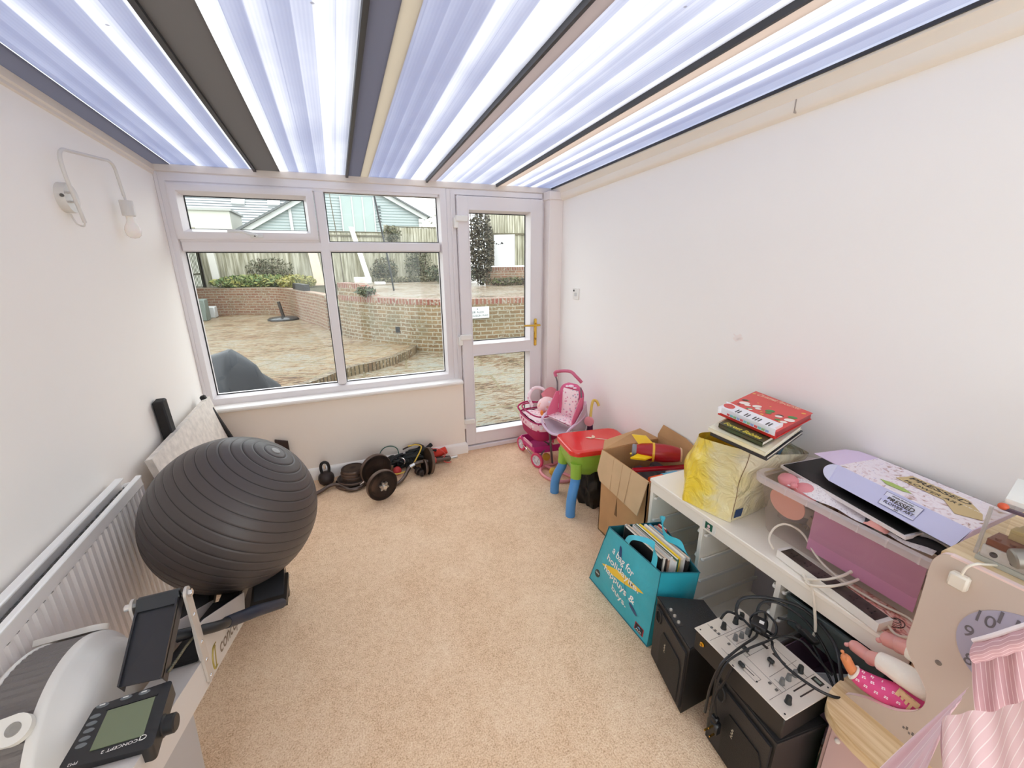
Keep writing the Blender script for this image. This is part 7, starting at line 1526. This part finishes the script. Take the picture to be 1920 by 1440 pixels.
mb = MB().box(.60, 1.15, 15.2, 15.6, .82, 1.05, .02); obj('white_trough', mb, mat('weathered white stone', (236, 232, 222), .8, var=.1, vscale=8), label='low white stone trough on the terrace behind the brick pier', cat='trough')
mb = MB().box(1.18, 1.52, 14.4, 14.7, .82, .92, .02); obj('white_slab', mb, mat('weathered white stone', (236, 232, 222), .8), label='small white slab on the terrace right of the trough', cat='slab')
# umbrella base
ub = thing('parasol_base', 'black parasol base with stub tube standing on the far patio', 'parasol base', (-1.50, 13.75, MI))
mb = MB(); mb.lathe([(.42, 0), (.42, .04), (.36, .075), (.10, .11), (0, .11)], (-1.50, 13.75, MI), (0,0,1), 32); obj('base_disc', mb, mat('wet dark stone', (80, 84, 88), .15), ub)
mb = MB().cyl((-1.50, 13.75, MI+.1), (-1.57, 13.75, MI+.52), .045, 14); obj('stub_tube', mb, mat('brown black tube', (60, 52, 46), .5), ub)
# wash-line pole
cable([(1.40, 11.5, TE), (1.32, 11.5, 1.6), (1.20, 11.5, 2.5), (1.08, 11.5, 3.45)], .022, 'x', 'rotary_pole', mat('dark steel pole', (44, 48, 50), .4), 1.0)
pole_o = bpy.data.objects['rotary_pole']; pole_o['label'] = 'thin dark leaning pole on the terrace seen through the right window'; pole_o['category'] = 'pole'
# barbecue under a cover
bq = thing('barbecue', 'barbecue under a dark grey weather cover just outside the window', 'barbecue', (-1.0, 4.35, LO))
ctrl = [(-1.50, .74, .40), (-1.15, .94, .34), (-.95, 1.00, .32), (-.76, .84, .30), (-.63, .60, .30), (-.55, .30, .33), (-.50, 0, .36)]
def bbq(s, t):
    # s runs from the left side over the lid to the right side, t from back to front
    f = s*(len(ctrl)-1); j = min(int(f), len(ctrl)-2); g = f-j; a, b = ctrl[j], ctrl[j+1]
    x, z, hw = [a[k]*(1-g)+b[k]*g for k in range(3)]
    u = 2*t-1; side = abs(u)**3.2
    y = 4.28+u*hw*(1.0+.12*math.sin(7*s)); zz = z*(1-side)+0*side
    w = .026*math.sin(9*s+6*t)*math.sin(5*t+3*s)+.07*(.5-abs(((s*3.2+t*2.1) % 1)-.5))*math.sin(PI*t)
    return V(x+w, y+(.02*math.sin(17*s) if abs(u) > .7 else 0), LO+max(0, zz+w*.8*(zz > .05)))
mb = MB(); mb.grid(bbq, 44, 36); obj('cover', mb, mat('charcoal vinyl cover', (84, 88, 94), .5, bump=.35, bscale=5, spec=.3), bq, smooth=28)
# street-style sign on the wall
sg = thing('wall_sign', 'white rectangular sign with two lines of lettering on the brick wall', 'sign', (2.48, 7.70, .49))
mb = MB().box(2.245, 2.700, 7.70, 7.715, .495, .715, .004); sgp = obj('sign_plate', mb, mat('white sign', (246, 250, 248), .35), sg)
m_sl = mat('sign lettering', (70, 80, 96), .5)
text('lettering', 'SIR ALEX', (2.345, 7.700, .595), (1, 0, 0), (0, 0, 1), .25, m_sl, sgp, height=.040, bold=.01)
text('lettering', 'FERGUSON WAY', (2.262, 7.700, .528), (1, 0, 0), (0, 0, 1), .42, m_sl, sgp, height=.040, bold=.01)
mb = MB().ball((2.46, 7.70, .672), .016, (1, .1, 1), 12, 6); obj('crest', mb, mat('pale crest', (180, 200, 200), .5), sgp)
# terrace end: low brick wall, white board, ivy mass
pth = [V(4.45, 12.9, 0), V(6.2, 12.55, 0), V(8.4, 12.1, 0)]
gwall('garden_wall_far', pth, TE, 1.36, .11, m_brickL, m_sold)
mb = MB().prism([(4.71, 12.85, 1.38), (5.36, 12.72, 1.38), (5.36, 12.72, 2.34), (4.71, 12.85, 2.32)], (0, .04, 0)); wbd = thing('white_board', 'plain white board fixed to the far fence with a row of dark marks', 'board', (5.03, 12.8, 1.38)); obj('board_panel', mb, mat('bright white board', (252, 252, 252), .4), wbd)
mb = MB()
for k, (dx, dz, r) in enumerate(((0, 0, .022), (.06, -.02, .014), (.11, -.01, .012), (.16, .02, .03), (.19, .01, .02))): mb.ball((4.79+dx, 12.825-dx*.2, 2.06+dz), r, (1, .15, 1), 8, 6)
obj('dark_marks', mb, m_black, wbd)
def foliage(name, label, cat, c, rad, n, size, cols_, seed=1, kind=None, stems=0, flat=.0, group=None):
    rr = random.Random(seed); c = Vector(c); mb = MB(); 
    for i in range(n):
        while True:
            p = V(rr.uniform(-1, 1), rr.uniform(-1, 1), rr.uniform(-1, 1))
            if p.length <= 1: break
        p = V(c.x+p.x*rad[0], c.y+p.y*rad[1], c.z+p.z*rad[2]); d1_ = V(rr.gauss(0, 1), rr.gauss(0, 1), rr.gauss(0, 1)).normalized(); d2_ = d1_.orthogonal().normalized(); s_ = size*rr.uniform(.5, 1.4)
        mb.m = rr.randrange(len(cols_)); mb.add([p-d1_*s_, p+d2_*s_*.45, p+d1_*s_, p-d2_*s_*.45], [(0,1,2,3)])
    if stems:
        mb.m = 0
    ms = [mat(name+' tone %d %d %d' % cc, cc, .7) for cc in cols_]
    if stems:
        t = thing(name, label, cat, (c.x, c.y, c.z-rad[2]), group=group); obj('leaves', mb, ms, t, smooth=None); mb = MB()
        for k in range(stems):
            x = rr.uniform(-.6, .6)*rad[0]; mb.tube(smoothpath([(c.x+x*.5, c.y, c.z-rad[2]), (c.x+x, c.y+rr.uniform(-.3,.3)*rad[1], c.z), (c.x+x*1.3, c.y, c.z+rad[2]*.9)], 4), .012, 5)
        obj('stems', mb, mat('twig brown', (96, 76, 58), .8), t); return t
    return obj(name, mb, ms, label=label, cat=cat, kind=kind, smooth=None)
foliage('climbing_ivy', 'dark tangled climber covering the fence corner behind the door glass', 'climber', (4.20, 12.6, 1.95), (.42, .30, 1.12), 3000, .055, [(92, 80, 60), (120, 112, 84), (64, 66, 44), (150, 140, 116)], 3, stems=6)
foliage('climbing_ivy', 'dark green ivy low along the terrace fence beside the climber', 'ivy', (3.9, 14.6, 1.15), (1.1, .8, .35), 1600, .055, [(78, 92, 58), (110, 120, 84), (60, 70, 46)], 4, stems=3)
foliage('climbing_ivy', 'ivy trailing over the top of the fence where two panels meet', 'ivy', (2.15, 16.9, 2.55), (.35, .2, .3), 450, .05, [(130, 136, 96), (90, 96, 64), (176, 170, 130)], 5, stems=2)
foliage('climbing_ivy', 'ivy climbing the middle of the taller terrace fence', 'ivy', (3.05, 16.9, 1.5), (.55, .2, .65), 700, .05, [(110, 118, 80), (80, 92, 58), (160, 158, 120)], 6, stems=3)
foliage('climbing_ivy', 'ivy on the fence foot beside the brick pier', 'ivy', (1.75, 16.6, 1.25), (.5, .3, .45), 700, .05, [(104, 104, 72), (80, 92, 58), (150, 140, 100)], 16, stems=3)
foliage('garden_grass', 'green and yellow grassy weeds growing over the left wall top', 'grass', (-2.3, 15.95, .95), (1.35, .35, .22), 2600, .06, [(150, 176, 96), (112, 146, 76), (206, 206, 110), (178, 190, 120)], 7, kind='stuff')
foliage('garden_grass', 'yellow green weeds beside the leaning pale board', 'grass', (-1.15, 15.4, .95), (.6, .7, .22), 1400, .05, [(206, 196, 90), (170, 176, 90), (216, 206, 130)], 8, kind='stuff')
foliage('bramble', 'grey brown bramble tangle against the left fence', 'shrub', (-2.0, 16.6, 1.3), (.75, .3, .42), 900, .05, [(150, 148, 116), (110, 116, 84), (176, 172, 140)], 9, stems=4)
foliage('terrace_weeds', 'low weeds and leaf litter along the foot of the terrace fence', 'weeds', (3.0, 16.0, .92), (1.7, .45, .10), 1300, .05, [(120, 116, 80), (96, 96, 62), (170, 160, 120)], 10, kind='stuff')
foliage('terrace_weeds', 'dark leaf litter below the far red brick wall', 'weeds', (5.0, 12.3, .94), (.9, .3, .13), 800, .045, [(80, 74, 54), (120, 130, 70), (150, 140, 110)], 11, kind='stuff')
foliage('wall_plant', 'small green plant growing out of the brick pier', 'plant', (.55, 9.15, .98), (.22, .15, .10), 260, .035, [(86, 100, 60), (120, 130, 84)], 12, stems=2)
tr_ = thing('sapling', 'thin bare sapling in front of the fence in the right window', 'tree', (.25, 15.9, .8)); mb = MB()
def branch(p, d, L, r, dep, rr):
    q_ = p+d*L; mb.tube([p, (p+q_)/2+V(rr.gauss(0, .02), 0, 0), q_], [r, r*.8, r*.6], 6)
    if dep:
        for s in (-1, 1, rr.choice((-.5, .5))): branch(p+d*L*rr.uniform(.4, .95), (d+V(s*.55, rr.uniform(-.2, .2), rr.uniform(.1, .4))).normalized(), L*.62, r*.6, dep-1, rr)
branch(V(.28, 15.9, .8), V(-.04, 0, 1).normalized(), 2.2, .022, 0, random.Random(1)); branch(V(.19, 15.9, 3.0), V(-.05, 0, 1).normalized(), 1.1, .016, 3, random.Random(4))
obj('trunk', mb, mat('pale twig', (150, 140, 116), .8), tr_)
foliage('distant_tree', 'pale leafless hedge tree behind the gable house at the right', 'tree', (7.9, 31, 2.6), (1.6, 1, 3.0), 900, .12, [(206, 206, 176), (170, 170, 140), (222, 220, 196)], 13, stems=5)
# ---- houses
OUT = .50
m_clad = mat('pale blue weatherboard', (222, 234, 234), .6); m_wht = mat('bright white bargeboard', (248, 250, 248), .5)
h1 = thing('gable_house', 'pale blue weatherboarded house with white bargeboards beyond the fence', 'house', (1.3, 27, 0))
ax_, az_ = 1.25, 6.15; elx, elz, erx, erz = -4.0, 3.08, 5.25, 4.05
mb = MB(); mb.prism([(elx, 27, 0), (5.1, 27, 0), (5.1, 27, 4.1), (ax_, 27, az_), (elx, 27, elz)], (0, 3, 0)); wl = obj('gable_wall', mb, m_clad, h1)
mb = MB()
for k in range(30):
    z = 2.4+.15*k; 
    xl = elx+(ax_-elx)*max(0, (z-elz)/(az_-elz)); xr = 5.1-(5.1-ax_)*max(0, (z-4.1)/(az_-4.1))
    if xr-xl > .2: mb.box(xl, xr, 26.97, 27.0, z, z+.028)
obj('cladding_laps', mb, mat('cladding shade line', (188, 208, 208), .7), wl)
mb = MB(); mb.bar((elx-.3, 26.8, elz-.08), (ax_, 26.8, az_+.06), .12, .24, (0,0,1)); mb.bar((ax_, 26.8, az_+.06), (5.55, 26.8, 3.98), .12, .24, (0,0,1)); mb.box(5.05, 5.35, 26.75, 27.3, 3.75, 3.98); mb.tube([(5.25, 26.8, 3.8), (5.2, 26.8, 3.2), (5.2, 26.8, 0)], .05, 8); obj('bargeboard', mb, m_wht, h1)
mb = MB(); mb.prism([(elx-.35, 26.6, elz+.04), (ax_, 26.6, az_+.18), (ax_, 26.6, az_+.26), (elx-.45, 26.6, elz+.12)], (0, 3.6, 0)).prism([(ax_, 26.6, az_+.18), (5.7, 26.6, 4.02), (5.75, 26.6, 4.10), (ax_, 26.6, az_+.26)], (0, 3.6, 0)); obj('roof', mb, mat('slate edge', (130, 134, 134), .7), h1)
wd_ = MB(); wd_.box(.78, 2.55, 26.93, 26.98, 3.0, 5.05); wn_ = obj('tall_window', wd_, mat('pale green glass', (206, 224, 220), .2), h1)
mb = MB()
for x in (.78, 1.38, 1.95, 2.55): mb.box(x-.035, x+.035, 26.90, 26.94, 3.0, 5.05)
obj('window_mullion', mb, m_wht, wn_)
mb = MB().box(-1.9, -1.75, 26.92, 26.97, 3.0, 4.4); obj('corner_strip', mb, m_wht, h1)
mb = MB()
for k in range(6): mb.box(2.72, 2.92, 26.93, 26.97, 4.55-.16*k, 4.60-.16*k)
obj('vent_grille', mb, mat('dark vent', (90, 96, 96), .6), h1)
h2 = thing('tiled_house', 'white house with pale tiled roof and two rooflights beyond the left fence', 'house', (-6, 30, 0))
def tile_mat():
    m, nt, o = newmat('pale wet roof tiles'); b = N(nt, 'ShaderNodeBsdfPrincipled'); nt.links.new(b.outputs[0], o.inputs[0]); b.inputs['Roughness'].default_value = .5
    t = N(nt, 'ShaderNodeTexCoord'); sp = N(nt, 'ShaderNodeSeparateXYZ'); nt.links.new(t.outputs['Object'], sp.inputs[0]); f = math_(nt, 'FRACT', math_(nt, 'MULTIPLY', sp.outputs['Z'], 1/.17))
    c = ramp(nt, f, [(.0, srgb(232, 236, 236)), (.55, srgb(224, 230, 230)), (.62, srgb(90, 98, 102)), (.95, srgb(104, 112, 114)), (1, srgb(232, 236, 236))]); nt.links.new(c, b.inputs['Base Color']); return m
mb = MB(); mb.prism([(-14, 30.4, 3.05), (-.6, 30.4, 3.05), (-.6, 34.9, 6.6), (-14, 34.9, 6.6)], (0, 0, -.1)); rf = obj('tiled_roof', mb, tile_mat(), h2)
mb = MB().box(-13.8, -.8, 30.6, 34, 0, 3.1); obj('house_wall', mb, m_wht, h2)
mb = MB().box(-9.2, -4.75, 27.6, 30.9, 0, 4.15); anx = obj('white_annexe', mb, mat('cream white render', (250, 250, 236), .7), h2)
mb = MB().box(-9.3, -4.65, 27.5, 31, 4.15, 4.25); obj('flat_roof', mb, mat('annexe roof edge', (214, 216, 210), .6), anx)
for x in (-5.1, -3.1):
    mb = MB(); zc, yc = 5.15, 33.05; mb.obox((x, yc, zc+.10), V(.36, 0, 0), V(0, .25, .2), V(0, -.04, .05), .01); obj('rooflight', mb, m_wht, rf)
mb = MB().box(-60, 60, 18, 80, -.4, -.3); obj('distant_ground', mb, mat('pale grass ground', (170, 176, 140), .9), kind='structure')
mb = MB().box(-3.95, -3.5, 14.4, 14.8, -.05, .55, .02); obj('garden_bin', mb, mat('green grey bin', (136, 150, 140), .5), label='small grey green box at the foot of the left fence', cat='box')
mb = MB().box(-3.90, -3.45, 15.1, 15.45, -.05, .28, .02); obj('white_crate', mb, mat('white crate', (236, 238, 236), .5), label='low white crate beside the green grey box by the left fence', cat='crate')
